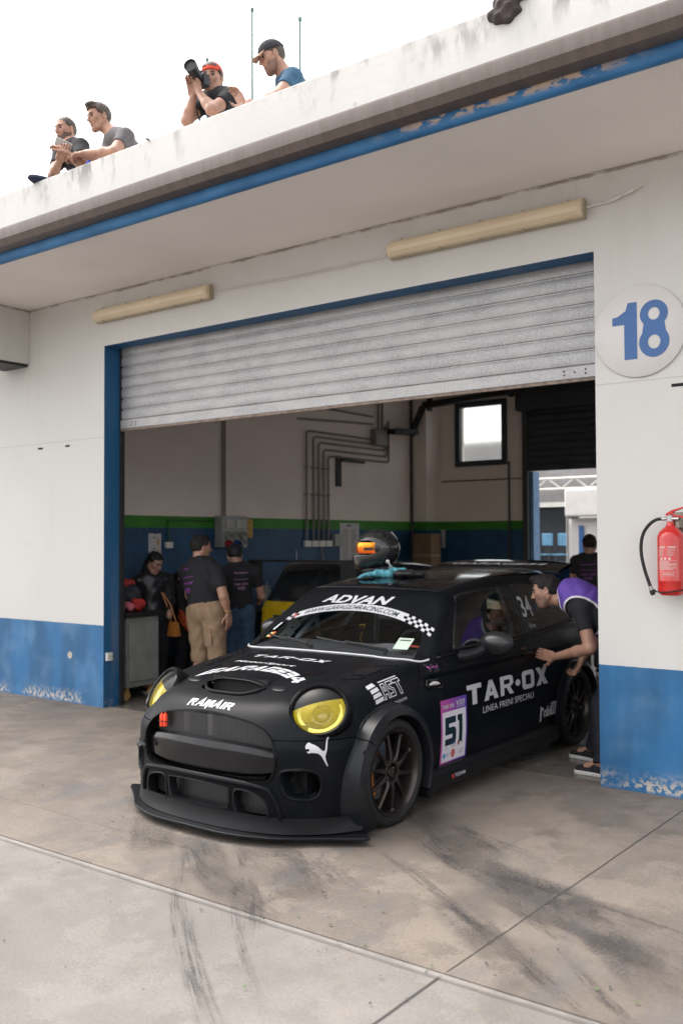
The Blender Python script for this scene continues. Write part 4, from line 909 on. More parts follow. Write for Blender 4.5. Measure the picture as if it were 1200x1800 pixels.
# wheel with ten spokes
def make_wheel(sd,ctr,steer=0):
    W=thing_part('wheel',car); W.location=ctr; W.rotation_euler=(0,0,(R(0) if sd>0 else R(180))+steer)
    # local: +y is outboard
    ty=MB(); Ro,Rr=.308,.243
    prof=[(Rr,-.205),(Rr+.018,-.222),(Ro-.03,-.232),(Ro-.006,-.222),(Ro,-.200)]
    for gy in (-.165,-.117,-.069): prof+= [(Ro,gy-.006),(Ro-.006,gy-.005),(Ro-.006,gy+.005),(Ro,gy+.006)]
    prof+=[(Ro,-.035),(Ro-.004,-.018),(Ro-.014,-.006),(Ro-.034,.001),(Ro-.045,.0015),(Rr+.014,-.004),(Rr+.004,-.012),(Rr-.004,-.020)]
    ty.lathe(prof,(0,0,0),(0,1,0),72); ty.build('tyre',M_TYRE,W,smooth=40)
    rm=MB(); rm.lathe([(.244,-.21),(.236,-.19),(.225,-.17),(.222,-.06),(.226,-.034),(.232,-.020),(.2445,-.018),(.2455,-.008),(.2440,-.004),(.239,-.005),(.234,-.012),(.230,-.028),(.222,-.050),(.218,-.170),(.214,-.19)],(0,0,0),(0,1,0),72)
    RM=rm.build('rim',M_RIM,W,smooth=30)
    for i in range(10):
        a=2*math.pi*(i+.35)/10; ca,sa=math.cos(a),math.sin(a); mb=MB()
        # spoke: split blade, two ribs that join near the hub
        def P(r,t,y): return (ca*r-sa*t,y,sa*r+ca*t)
        rs=[.052,.075,.10,.14,.18,.215,.231]; ys=[-.030,-.026,-.026,-.030,-.036,-.040,-.034]; ws=[.024,.0165,.0115,.0095,.0092,.0105,.018]; ds=[.045,.042,.036,.030,.028,.028,.03]
        sec=[]
        for r,y,w_,d_ in zip(rs,ys,ws,ds):
            g=.0055 if .09<r<.225 else .0
            sec.append([P(r,-w_,y-.005),P(r,-w_*.62,y),P(r,-w_*.30,y-.0),P(r,0,y-g),P(r,w_*.30,y),P(r,w_*.62,y),P(r,w_,y-.005),P(r,w_*.8,y-d_),P(r,-w_*.8,y-d_)])
        vs=[p for s_ in sec for p in s_]; k=9; fs=[(i_*k+j,i_*k+(j+1)%k,(i_+1)*k+(j+1)%k,(i_+1)*k+j) for i_ in range(len(sec)-1) for j in range(k)]; fs+= [tuple(range(k)),tuple((len(sec)-1)*k+j for j in range(k))]
        mb.add(vs,fs); mb.build('spoke',M_RIM,W,smooth=28)
    hb=MB(); hb.lathe([(.068,-.075),(.068,-.034),(.064,-.029),(.058,-.030),(.053,-.036),(.050,-.066),(.030,-.068),(.029,-.040),(.026,-.034),(.012,-.034),(0,-.036)],(0,0,0),(0,1,0),36); hb.build('hub',M_RIM,W,smooth=30)
    nb=MB()
    for i in range(5): a=2*math.pi*(i+.2)/5; nb.lathe([(.010,-.07),(.010,-.045),(.007,-.040),(0,-.040)],(math.cos(a)*.040,0,math.sin(a)*.040),(0,1,0),6)
    nb.build('wheel_nut',mat('nut_steel_dark',(.10,.09,.09),.3,.9),W,smooth=20)
    return W
def thing_part(name,parent):
    o=bpy.data.objects.new(name,None); COL.objects.link(o); o.parent=parent; o.empty_display_size=.05; return o
for (u,_) in wheel_c:
    for sd in (1,-1):
        W=make_wheel(sd,(u,.868*sd,.305),0)
        MB().lathe([(.165,-.150),(.165,-.125),(.06,-.125),(.06,-.11),(.03,-.105)],(0,0,0),(0,1,0),40).build('brake_disc',M_DISC,W,smooth=30)
        s_=1 if sd>0 else -1
        cb=MB(); cb.grid(lambda a,b,s_=s_:(s_*math.cos(R(-48+a*96))*(.135+.045*b),-.075-.02*abs(a-.5),math.sin(R(-48+a*96))*(.135+.045*b)),12,2).grid(lambda a,b,s_=s_:(s_*math.cos(R(-48+a*96))*.182,-.075-.07*b,math.sin(R(-48+a*96))*.182),12,2); cb.build('caliper',M_CALI,W,smooth=40,solid=.012)
        MB().lathe([(.343,-.30),(.343,.0)],(u,.865*sd if sd>0 else -.865,.305),(0,sd,0),40).build('arch_liner',M_VOID,car) if False else None
# inner arch tubs
for (u,_) in wheel_c:
    for sd in (1,-1):
        mb=MB(); mb.grid(lambda a,b,u=u,sd=sd:(u+.345*math.cos(R(-25+a*230)),sd*(.50+.36*b),.305+.345*math.sin(R(-25+a*230))),30,3); mb.grid(lambda a,b,u=u,sd=sd:(u-.34+.68*a,sd*.52,.08+.6*b),2,2); mb.build('arch_liner',M_VOID,car,smooth=60)
# fender flares
def flare(uc,sd,a0,a1,front):
    mb=MB(); n=56; rows=[]
    def out(a):   # outer radius grows toward the splitter on the front side
        if uc<-1: return .372
        k=max(0,min(1,(R(38)-a)/R(70))) if front else 0
        return .398+.066*k*k
    def sec(a):
        ro=out(a); ca,sa=math.cos(a),math.sin(a); ri=.326 if uc>-1 else .322
        def pt(r,v): return (uc+ca*r, v*sd, .305+sa*r)
        # surface width at the outer edge
        q=onbody([[uc+ca*ro,.99*sd,max(.12,.305+sa*ro)]],(0,-sd,0),.0)[0]; vb=min(abs(q[1]),.86); 
        if abs(q[1])<.5: vb=.80
        lowk=max(0,-sa); e=.903
        return [pt(ro,vb-.01),pt(ro-.001,vb+.006),pt(ro-.012,vb+.014),pt(ri+.052,vb+(e-vb)*.80),pt(ri+.022,e-.006),pt(ri+.010,e),pt(ri+.004,e-.004),pt(ri,e-.02),pt(ri+.004,e-.07),pt(ri+.012,.76)]
    for i in range(n+1): rows.append(sec(a0+(a1-a0)*i/n))
    k=len(rows[0]); vs=[p for r_ in rows for p in r_]; mb.add(vs,[(i*k+j,(i+1)*k+j,(i+1)*k+j+1,i*k+j+1) for i in range(n) for j in range(k-1)]+[tuple(range(k)),tuple(n*k+j for j in range(k))]); return mb.build('fender_flare',M_FLARE,car,smooth=40)
for sd in (1,-1):
    flare(wheel_c[0][0],sd,R(-44),R(38),True); flare(wheel_c[0][0],sd,R(39),R(206),False); flare(wheel_c[1][0],sd,R(-30),R(206),False)
    MB().lathe([(.016,0),(.014,.002),(.007,.001),(.006,-.006),(0,-.006)],(wheel_c[0][0]+.375*math.cos(R(28)),.882*sd,.305+.375*math.sin(R(28))),(.35,.93*sd,.1),16).build('flare_rivet',M_VOID,car)
# sill skirts
for sd in (1,-1):
    mb=MB(); pr=[(.80,.235),(.845,.228),(.868,.205),(.872,.13),(.862,.105),(.80,.10)]
    mb.prism(pr,lambda a,b,d,sd=sd:(-.395-d,a*sd,b),1.88); mb.build('side_skirt',M_LIP,car,smooth=30,bevel=.006)
    mb=MB(); mb.box(-.41,-.355,.80*sd,.885*sd,.085,.25); mb.build('skirt_end',M_LIP,car,smooth=0,bevel=.01)
# mirrors
for sd in (1,-1):
    c=np.array([-1.075,.965*sd,.965]) 
    def fm(P,c=c,sd=sd):
        d=ellip(P,c,np.eye(3),(.085,.118,.075)); d=smax(d,(c[0]-.045)-P[:,0],.03); return d
    V_,F_,N_=implicit(fm,c-.16,c+.16,.008); mr=npmesh('mirror',V_,F_,N_,mat('mirror_shell',(.018,.018,.020),.32,.0,var=.1,coat=.25),car)
    mb=MB(); mb.grid(lambda a,b,c=c,sd=sd:(c[0]-.046,c[1]+.098*math.cos(a*6.2832)*b,c[2]+.06*math.sin(a*6.2832)*b),24,3); mb.build('mirror_glass',M_STEEL,mr)
    st=MB(); st.tube([(-.90,.765*sd,.875),(-.93,.80*sd,.878),(-.99,.855*sd,.895),(-1.05,.90*sd,.93)],[.042,.040,.034,.03],12); st.build('mirror_stalk',M_FLARE,mr)
# quarter trim between bonnet and door: repeater vent
for sd in (1,-1):
    sc=[(-.455,.775),(-.60,.765),(-.62,.735),(-.60,.715),(-.47,.72),(-.44,.745)]
    P=onbody([(x,.99*sd,z) for x,z in sc],(0,-sd,0),.004); MB().tube([tuple(p) for p in P],.009,8,closed=True).build('repeater_frame',M_GLOSS,car)
    P=onbody([(x,.99*sd,z) for x,z in [(-.48,.746),(-.515,.752),(-.56,.748),(-.59,.742)]],(0,-sd,0),.004); rp=MB().tube([tuple(p) for p in P],[.006,.013,.013,.006],8).build('side_repeater',mat('clear_repeater',(.62,.60,.58),.12,.3,var=.2),car)
# door handle
dh=MB(); P=onbody([(-1.70,.99,.815),(-1.76,.99,.818),(-1.83,.99,.818),(-1.88,.99,.815)],(0,-1,0),.022); dh.tube([tuple(p) for p in P],[.010,.013,.013,.010],10); dh.lathe([(.055,0),(.05,.004),(.0,.003)],tuple(onbody([(-1.79,.99,.835)],(0,-1,0),-.001)[0]),(0,1,0),24,ell=(1,.6)); dh.build('door_handle',M_GLOSS,DOOR)
# bonnet scoop: hood over the opening
mb=MB()
def sco(a,b):
    v=(a-.5)*2; k=abs(v); wid=.245; base=.0
    u0=.485-.03*k*k; u1=.30-.18*(1-k)*(b) ; 
    u=u0+(.12-u0)*b; vv=v*wid*(1+.10*math.sin(b*3.14))
    h=.036*(1-k**4)*(1-b)**1.2*(.2 if b<.001 else 1)
    return (u,vv,h)
# lower lip and upper lid
def body_top(u,v):
    return onbody([(u,v,1.1)],(0,0,-1),0)[0][2]
def lid(a,b):
    v=(a-.5)*2; k=abs(v); u=.405-.02*k*k-(.27)*b; vv=v*(.222-.02*b); z=body_top(u,vv); return (u,vv,z+(.040*(1-k**3.0))*(1-b)**1.5-.004)
mb.grid(lid,26,12); LD=mb.build('bonnet_scoop',M_WRAP,car,smooth=60,solid=.006)
P=[]
for v in np.linspace(-1,1,31): k=abs(v); P.append((.492-.10*k**4,v*.238,body_top(.492-.10*k**4,v*.238)+.004))
P2=[(.40-.02,.238,body_top(.38,.238)+.006)]
MB().tube(P,[.006]+[.0105]*29+[.006],8).build('scoop_lip',M_WRAP,LD)
mb=MB(); mb.grid(lambda a,b:(.47-.13*b,(a-.5)*.44,.735-.02*b),8,3); mb.grid(lambda a,b:(.36,(a-.5)*.44,.715+.11*b),8,2); mb.build('scoop_floor',M_VOID,LD,smooth=0)
# bonnet pins
for v in (.325,-.36):
    z=body_top(.37,v); mb=MB(); mb.lathe([(.0,.0045),(.030,.0045),(.034,.002),(.034,-.01)],(.375,v,z+.001),(.30,.06,1),24,ell=(1.55,1),up=(1,0,0)); pn=mb.build('bonnet_pin_plate',M_FLARE,car); MB().lathe([(.006,0),(.006,.004),(0,.005)],(.350,v+.005,z+.008),(.28,0,1),10).build('pin_head',M_STEEL,pn)
# louvres over the front wheels, duct on the bonnet
for sd in (1,-1):
    for i,uu in enumerate((.075,.045,-.015,-.055,-.095,-.135,-.27)):
        P=onbody([(uu-.02*j,sd*(.545+.035*j+(.02 if i==6 else 0)),1.1) for j in range(4)],(0,0,-1),.001); mb=MB(); 
        for j in range(3):
            a,b=P[j],P[j+1]; mb.add([a+[.012,0,0.000],b+[.012,0,.000],b+[-.012,0,.008],a+[-.012,0,.008]],[(0,1,2,3)]); mb.add([a+[-.012,0,.008],b+[-.012,0,.008],b+[-.014,0,-.004],a+[-.014,0,-.004]],[(0,1,2,3)])
        mb.build('bonnet_louvre',M_GLOSS,car,smooth=30)
    nd=[(.17,.30),(.10,.295),(.03,.33),(.02,.40),(.07,.42),(.14,.37)]; P=onbody([(u,v*sd,1.1) for u,v in nd],(0,0,-1),.0012); MB().add([tuple(p) for p in P],[tuple(range(len(P)))]).build('bonnet_duct',M_GLOSS,car,smooth=0)
# wipers
for (p0,p1) in (((-.46,.50,.935),(-.50,-.10,.985)),((-.46,-.10,.94),(-.53,-.60,.975))):
    P=onbody([(p0[0]+.5+(p1[0]-p0[0])*k,p0[1]+(p1[1]-p0[1])*k,p0[2]+(p1[2]-p0[2])*k) for k in np.linspace(0,1,10)],(-1,0,0),.012)
    MB().tube([tuple(p) for p in P],.0075,6).tube([tuple(p+np.array([.012,0,.016])) for p in P[:6]],.006,6).lathe([(.02,0),(.018,.02),(0,.024)],(p0[0]+.02,p0[1],p0[2]-.02),(0,0,1),12).build('wiper',M_BLACKRUB,car)
# roof spoiler
mb=MB()
def wing(a,b):
    v=(a-.5)*1.26; pr=[(-2.86,1.400),(-3.02,1.446),(-3.16,1.462),(-3.17,1.452),(-3.0,1.418),(-2.86,1.386),(-2.86,1.400)]; j=b*6; i=min(int(j),5); q=j-i; k=abs(v)/.63
    return (pr[i][0]*(1-q)+pr[i+1][0]*q+.03*k*k, v+.12*0, pr[i][1]*(1-q)+pr[i+1][1]*q-.03*k**3)
mb.grid(wing,24,6); SPO=mb.build('roof_spoiler',M_GLOSS,car,smooth=40)
wt=subdiv2d(fit_w(text_obj('GARAGE34',.1,off=.03,shear=.3),.92,.052),.1); k0=Vector((-2.94,.02,1.4275)); mb=MB(); mb.add([(-2.925-y*.9,.02-x*-1,1.424+y*.27) for x,y in wt[0]],wt[1]); mb.build('spoiler_lettering',M_LETTER,SPO,smooth=0)
# interior: floor, dash, cage, seats, wheel
MB().box(-2.7,-.5,-.74,.74,.16,.20).box(-3.0,-2.7,-.6,.6,.2,.75).build('cabin_floor',M_VOID,car,smooth=0)
mb=MB(); mb.grid(lambda a,b:(-.50-.42*b-.10*(1-abs(a-.5)*2)*0,(a-.5)*1.38,.885+.05*math.sin(b*2.6)-(.0 if b<.9 else .12)),20,8); mb.box(-.96,-.86,-.68,.68,.55,.90); mb.build('dashboard',mat('dashboard_grey',(.035,.036,.040),.6,var=.2),car,smooth=50)
mb=MB(); mb.grid(lambda a,b:(-.62-.22*b,.36+(a-.5)*.42,.918+.035*math.sin(a*3.14)*math.sin(b*3.14)),10,6); mb.build('instrument_hood',mat('hood_grey',(.09,.09,.10),.7),car,smooth=60)
mb=MB(); mb.box(-.72,-.66,.46,.66,.945,.952); mb.build('red_cloth',mat('red_cloth',(.45,.06,.03),.8),car,smooth=0)
cg=MB(); rr_=.021
for sd in (1,-1):
    cg.tube([(-.72,.66*sd,.25),(-.74,.66*sd,.88),(-.95,.595*sd,1.12),(-1.16,.50*sd,1.27),(-1.60,.50*sd,1.315),(-1.95,.50*sd,1.30)],rr_,12); cg.tube([(-1.95,.50*sd,1.30),(-1.98,.62*sd,1.0),(-2.0,.67*sd,.25)],rr_,12); cg.tube([(-1.95,.48*sd,1.29),(-2.75,.50*sd,.85)],rr_,12); cg.tube([(-.76,.65*sd,.62),(-1.98,.66*sd,.32)],rr_,12)
cg.tube([(-1.95,-.50,1.30),(-1.95,.50,1.30)],rr_,12).tube([(-1.16,-.50,1.27),(-1.16,.50,1.27)],rr_,12).tube([(-1.98,-.6,1.0),(-1.98,.6,1.0)],rr_,12).tube([(-1.96,.48,1.28),(-2.0,-.64,.4)],rr_,12)
cg.tube([(-.78,-.50,.93),(-1.10,-.36,1.28)],.020,12)
CG=cg.build('roll_cage',mat('cage_paint_grey',(.10,.11,.115),.4,var=.1),car)
# drilled gusset plate beside the far pillar
gp=MB(); A=Vector((-.70,-.650,.915)); Bp=Vector((-1.05,-.535,1.205)); dr=(Bp-A); wv=Vector((-.10,.16,.0)).normalized()*.10
N8=5
for i in range(N8):
    a0=A+dr*(i/N8); a1=A+dr*((i+1)/N8); w0=wv*(1.0-.55*i/N8); w1=wv*(1.0-.55*(i+1)/N8); c=(a0+a1+w0*1+a1*0+w1*0)/2; c=(a0+a1)/2+(w0+w1)/4; quad=[a0,a1,a1+w1,a0+w0]; ringp=[]
    ex=dr.normalized(); ey=wv.normalized(); rad=.017-.0015*i
    for q in range(16): an=q/16*6.2832; ringp.append(c+ex*math.cos(an)*rad+ey*math.sin(an)*rad)
    per=[]
    for q in range(16):
        an=q/16*6.2832; dx,dy=math.cos(an),math.sin(an); hx=(a1-a0).length/2; hy=(w0.length+w1.length)/4; s_=min(hx/max(abs(dx),1e-6),hy/max(abs(dy),1e-6)); per.append(c+ex*dx*s_+ey*dy*s_)
    gp.add(ringp+per,[(q,(q+1)%16,16+(q+1)%16,16+q) for q in range(16)])
gp.build('gusset_plate',mat('gusset_grey',(.16,.17,.165),.45),CG,smooth=0,solid=.003)
def seat_fn(c):
    def f(P):
        q=P-np.array(c); b=rbox(q,(-.10,0,.50),Matrix.Rotation(R(-14),3,'Y'),(.07,.25,.42),.06); s=rbox(q,(.16,0,.12),np.eye(3),(.26,.25,.09),.07); h=rbox(q,(-.18,0,.93),np.eye(3),(.06,.13,.12),.05)
        b2=np.minimum(rbox(q,(.0,.24,.62),np.eye(3),(.11,.04,.13),.035),rbox(q,(.0,-.24,.62),np.eye(3),(.11,.04,.13),.035)); return smin(smin(smin(b,s,.05),h,.05),b2,.05)
    return f
for vy,nm in ((.37,1),):
    V_,F_,N_=implicit(seat_fn((-1.62,vy,.20)),(-2.1,vy-.36,.18),(-1.1,vy+.36,1.32),.016); npmesh('bucket_seat',V_,F_,N_,mat('seat_fabric',(.025,.025,.028),.85,var=.2),car)
mb=MB(); ctr=Vector((-1.10,.37,.86)); axd=Vector((-.92,0,.38)); mb.tube([ctr+Vector((0,math.cos(q),0))*.17+Vector((.38,0,.92))*math.sin(q)*.17 for q in np.linspace(0,6.2832,40)[:-1]],.016,8,closed=True); mb.tube([ctr,ctr+Vector((.25,0,-.12))],.02,8); mb.tube([ctr+Vector((0,.165,0)),ctr,ctr+Vector((0,-.165,0))],.012,6); mb.build('steering_wheel',M_BLACK,car)
# papers on the glass
def glassplate(name,corn,m): P=onbody([(c_[0]+.4,c_[1],c_[2]) for c_ in corn],(-1,0,0),.0015); return MB().add([tuple(p) for p in P],[tuple(range(len(P)))]).build(name,m,car,smooth=0)
nt=glassplate('windscreen_note',[(-.6,.503,.945),(-.6,.600,.942),(-.6,.598,1.005),(-.6,.500,1.008)],mat('pale_green_paper',(.42,.50,.42),.7,var=.05)); 
P=onbody([(-.2,.515+.012*0,.992),(-.2,.585,.991),(-.2,.585,.996),(-.2,.515,.997)],(-1,0,0),.003); MB().add([tuple(p) for p in P],[(0,1,2,3)]).build('note_print',M_BLACK,nt,smooth=0)
glassplate('tax_disc',[(-.5,-.60,.955),(-.5,-.572,.955),(-.5,-.55,.99),(-.5,-.575,.99)],mat('orange_sticker',(.75,.16,.03),.5)); glassplate('tax_disc',[(-.5,-.628,.955),(-.5,-.602,.955),(-.5,-.58,.985),(-.5,-.60,.985)],mat('lime_sticker',(.50,.55,.25),.5)); glassplate('pillar_sticker',[(-.5,-.62,1.0),(-.5,-.595,1.0),(-.5,-.565,1.05),(-.5,-.585,1.05)],mat('pale_sticker',(.45,.52,.50),.5))
# ------------------------------------------------------------------ lettering and stickers on the car
SIDE=dict(r=(-1,0,0),u=(0,0,1),d=(0,-1,0))
def side_text(name,s,u0,w0,width,height,off=.02,shear=0,m=None,cell=.08,space=1,lift=.0016,parent=None):
    vf=fit_w(text_obj(s,height,off=off,shear=shear,space=space),width,height); return decal(name,vf,(u0-width/2,.99,w0),m=m or M_LETTER,cell=cell,lift=lift,parent=parent or car,**SIDE)
def R_(x0,x1,y0,y1): return [(x0,y0),(x1,y0),(x1,y1),(x0,y1)]
def letters(polys):  # list of polygons -> vf
    vs=[];fs=[]
    for p in polys: o=len(vs); vs+=p; fs.append(tuple(range(o,o+len(p))))
    return vs,fs
# wide block sponsor word on the door, custom blocky letters (cap height 1)
def block(word,wd=.86,st=.24,gap=.14):
    out=[];x=0
    for c in word:
        W=wd
        if c=='T': out+=[R_(x,x+W,1-st,1),R_(x+W/2-st/2-.02,x+W/2+st/2+.02,0,1-st)]
        elif c=='A': out+=[[(x,0),(x+st*1.15,0),(x+W*.5+st*.42,1),(x+W*.5-st*.42,1)],[(x+W+.04-st*1.15,0),(x+W+.04,0),(x+W*.5+st*.42+.02,1),(x+W*.5-st*.42+.02,1)],R_(x+.20,x+W-.16,.20,.20+st*.85)]; x+=.04
        elif c=='R': out+=[R_(x,x+st,0,1),R_(x+st,x+W*.72,1-st*.85,1),[(x+W*.72,1),(x+W*.72,1-st*.85),(x+W-st,1-st*1.2),(x+W,1-st*.9),(x+W-.04,.95)],R_(x+W-st,x+W,.55,.80),[(x+st,.38),(x+W*.74,.38),(x+W,.55),(x+W-st,.60),(x+W*.6,.38+st*.75),(x+st,.38+st*.75)],[(x+W-st*1.05,0),(x+W+.02,0),(x+W*.72,.40),(x+W*.72-st,.40)]]
        elif c=='O': out+=[R_(x,x+st,.16,.84),R_(x+W-st,x+W,.16,.84),R_(x+.16,x+W-.16,1-st,1),R_(x+.16,x+W-.16,0,st)]+[[(x,.16),(x+.05,.05),(x+.16,0),(x+.16,st),(x+st,.24)],[(x+W,.16),(x+W-st,.24),(x+W-.16,st),(x+W-.16,0),(x+W-.05,.05)],[(x,.84),(x+st,.76),(x+.16,1-st),(x+.16,1),(x+.05,.95)],[(x+W,.84),(x+W-.05,.95),(x+W-.16,1),(x+W-.16,1-st),(x+W-st,.76)]]
        elif c=='X': out+=[[(x,0),(x+st*1.3,0),(x+W,1),(x+W-st*1.3,1)],[(x+W-st*1.3,0),(x+W,0),(x+st*1.3,1),(x,1)]]
        elif c=='G': out+=[R_(x,x+W,1-st,1),R_(x,x+st,0,1-st),R_(x+st,x+W,0,st),R_(x+W-st,x+W,st,.56),R_(x+W*.5,x+W-st,.56-st,.56)]
        elif c=='E': out+=[R_(x,x+st,0,1),R_(x+st,x+W,1-st,1),R_(x+st,x+W*.92,.5-st/2,.5+st/2),R_(x+st,x+W,0,st)]
        elif c=='3': out+=[R_(x+W-st,x+W,0,1),R_(x,x+W-st,1-st,1),R_(x+.1,x+W-st,.5-st/2,.5+st/2),R_(x,x+W-st,0,st)]
        elif c=='4': out+=[R_(x+W-st*1.5,x+W-st*.5,0,1),R_(x,x+W,.22,.22+st),[(x,.22+st),(x+st,.22+st),(x+W-st*1.5,1-.1),(x+W-st*1.5,1)],R_(x+W-st*2.2,x+W-st*1.5,1-st,1)]
        elif c=='.': out.append([(x+.17+.17*math.cos(a),.48+.17*math.sin(a)) for a in np.linspace(0,6.2832,17)[:-1]]); W=.34
        x+=W+gap
    return letters(out)
vf=fit_w(block('TAR.OX'),1.235,.132)
# the word rises a little and the sizes match the door
decal('door_lettering',vf,(-1.535,.99,.5535),m=M_LETTER,cell=.08,**SIDE)
side_text('door_lettering','LINEA FRENI SPECIALI',-1.125,.4775,.775,.044,off=.004,space=1.05)
# oil brand on the sill end of the door
vf=fit_w(text_obj('obil',.09,off=.035,sx=.8),.14,.082); decal('door_lettering',vf,(-2.15,.99,.300),m=M_LETTER,cell=.06,**SIDE)
P_=letters([[(0,-.01),(.028,0),(.026,.075),(.052,.068),(.052,.092),(0,.108)]]); decal('door_lettering',P_,(-2.02,.99,.282),m=M_LETTER,cell=.06,**SIDE)
P_=letters([R_(0,.022,0,.098),R_(.066,.088,0,.098),R_(.022,.066,.0,.012),R_(.022,.066,.086,.098),R_(.036,.052,.012,.086)]); decal('door_lettering',P_,(-2.205,.99,.302),m=M_LETTER,cell=.06,**SIDE)
# number sticker
def sticker_mat():
    m=bpy.data.materials.new('sticker_print'); t=NT(m); o=t.obj(); s=t.t.nodes.new('ShaderNodeSeparateXYZ'); t.t.links.new(o,s.inputs[0]); k=t.step(s.outputs[0],-.57,-.90); c=t.mix(k,(.42,.07,.30),(.10,.05,.34)); t.p('Base Color',c); t.p('Roughness',.35); return m
M_STK=sticker_mat(); su0,sw0=-.576,.2235
ST=decal('number_sticker',letters([R_(0,.330,0,.410)]),(su0,.99,sw0),m=M_STK,cell=.035,lift=.0014,**SIDE)
def stk(name,vf,x,y,m,lift=.0026,cell=.05): return decal(name,vf,(su0-x,.99,sw0+y),m=m,cell=cell,lift=lift,parent=ST,**SIDE)
stk('white_field',letters([R_(0,.295,0,.315)]),.018,.018,mat('sticker_white',(.66,.63,.68),.35,var=.02),.0020)
M_NUM=mat('number_ink',(.006,.022,.032),.35,var=0)
num5=[[(0,.0),(.085,.0),(.108,.012),(.118,.035),(.118,.085),(.105,.105),(.088,.108),(.088,.0)],R_(0,.088,0,.045)]
five=letters([R_(0,.125,.118,.158),R_(0,.045,.060,.118),[(.045,.098),(.045,.085),(.105,.085),(.122,.078),(.130,.062),(.130,.0+.02),(.118,-.005),(.095,-.015),(0,-.015),(0,.030),(.080,.030),(.080,.060),(.045,.060)],R_(.0,.0+.045,.0,.0)])
five=letters([R_(0,.132,.130,.172),R_(0,.046,.062,.130),[(.046,.106),(.046,.092),(.10,.106),(.125,.100),(.138,.080),(.138,.025),(.128,.005),(.10,-.005),(.088,-.005),(.088,.062),(.046,.062),(.046,.106)][:0] or R_(.046,.100,.062,.106),[(.100,.106),(.125,.098),(.136,.078),(.136,.022),(.124,.003),(.100,-.005)],R_(0,.100,-.005,.036),R_(.088,.100,.03,.07)])
stk('digit_five',five,.050,.125,M_NUM)
stk('digit_one',letters([[(.018,.135),(.0,.135),(0,.172),(.062,.172),(.062,-.005),(.018,-.005)]]),.205,.125,M_NUM)
v_=fit_w(text_obj('TAR OX',.024,off=.04),.150,.026); stk('sticker_text',v_,.095,.352,M_LETTER,cell=.2); stk('sticker_dot',letters([[(.008*math.cos(a),.008*math.sin(a)) for a in np.linspace(0,6.28,13)[:-1]]]),.098,.365,mat('red_dot',(.65,.06,.03),.4))
v_=fit_w(text_obj('V33',.03,off=.03,shear=.2),.112,.034); stk('sticker_text',v_,.248,.356,M_LETTER,cell=.2); stk('sticker_underline',letters([R_(0,.105,0,.004)]),.196,.346,M_LETTER)
stk('sticker_logo',letters([[(.026*math.cos(a),.026*math.sin(a)) for a in np.linspace(0,6.28,25)[:-1]]]),.158,.060,mat('logo_red',(.55,.02,.02),.4)); stk('sticker_logo',letters([R_(-.017,.014,-.012,-.008),R_(-.010,.017,-.003,.001),R_(-.004,.017,.006,.010)]),.158,.060,M_LETTER,.0034)
stk('sticker_logo',letters([[(.017*math.cos(a),.017*math.sin(a)) for a in np.linspace(0,6.28,19)[:-1]]]),.048,.058,mat('logo_blue',(.06,.25,.50),.4)); stk('sticker_logo',letters([R_(0,.045,.000,.004),R_(0,.040,.008,.012),R_(0,.045,.016,.020)]),.070,.050,mat('logo_grey',(.35,.35,.42),.5))
v_=fit_w(text_obj('TTB',.022,off=.02,shear=.2),.055,.022); stk('sticker_logo',v_,.155,.112,mat('logo_navy',(.03,.09,.32),.4),cell=.2); stk('sticker_logo',letters([R_(0,.06,.0,.003)]),.128,.102,mat('logo_red',(.55,.02,.02),.4))
stk('sticker_logo',letters([[(.013*math.cos(a),.016*math.sin(a)) for a in np.linspace(0,6.28,19)[:-1]]]),.222,.116,mat('logo_brown',(.30,.08,.07),.4)); stk('sticker_logo',letters([R_(0,.038,.0,.004)]),.240,.112,mat('logo_grey',(.35,.35,.42),.5)); stk('sticker_logo',letters([R_(0,.055,.0,.003),R_(.02,.03,.003,.012)]),.045,.098,mat('logo_grey',(.35,.35,.42),.5))
v_=fit_w(text_obj('UAB',.03,off=.0),.060,.030); stk('sticker_logo',v_,.252,.045,mat('logo_grey',(.35,.35,.42),.5),cell=.2); stk('sticker_logo',letters([R_(0,.02,.0,.006)]),.245,.044,mat('logo_yellow',(.6,.5,.05),.5))
# tyre brand on the skirt
def skirt_fn(P): return np.abs(P[:,1])-.8755
vs,fs=subdiv2d(fit_w(text_obj('YOKOHAMA',.03,off=.02),.135,.024),.2); MB().add([(-.745-x,.8745,.148+y) for x,y in vs],fs).build('skirt_lettering',M_LETTER,car,smooth=0)
MB().add([(-.640,.8745,.160),(-.655,.8745,.144),(-.668,.8745,.144),(-.662,.8745,.158),(-.676,.8745,.174),(-.664,.8745,.174),(-.655,.8745,.163),(-.648,.8745,.172),(-.640,.8745,.172)],[(0,1,2,3,6,7,8),(3,4,5,6)]).build('skirt_emblem',mat('emblem_red',(.60,.05,.04),.4),car,smooth=0)
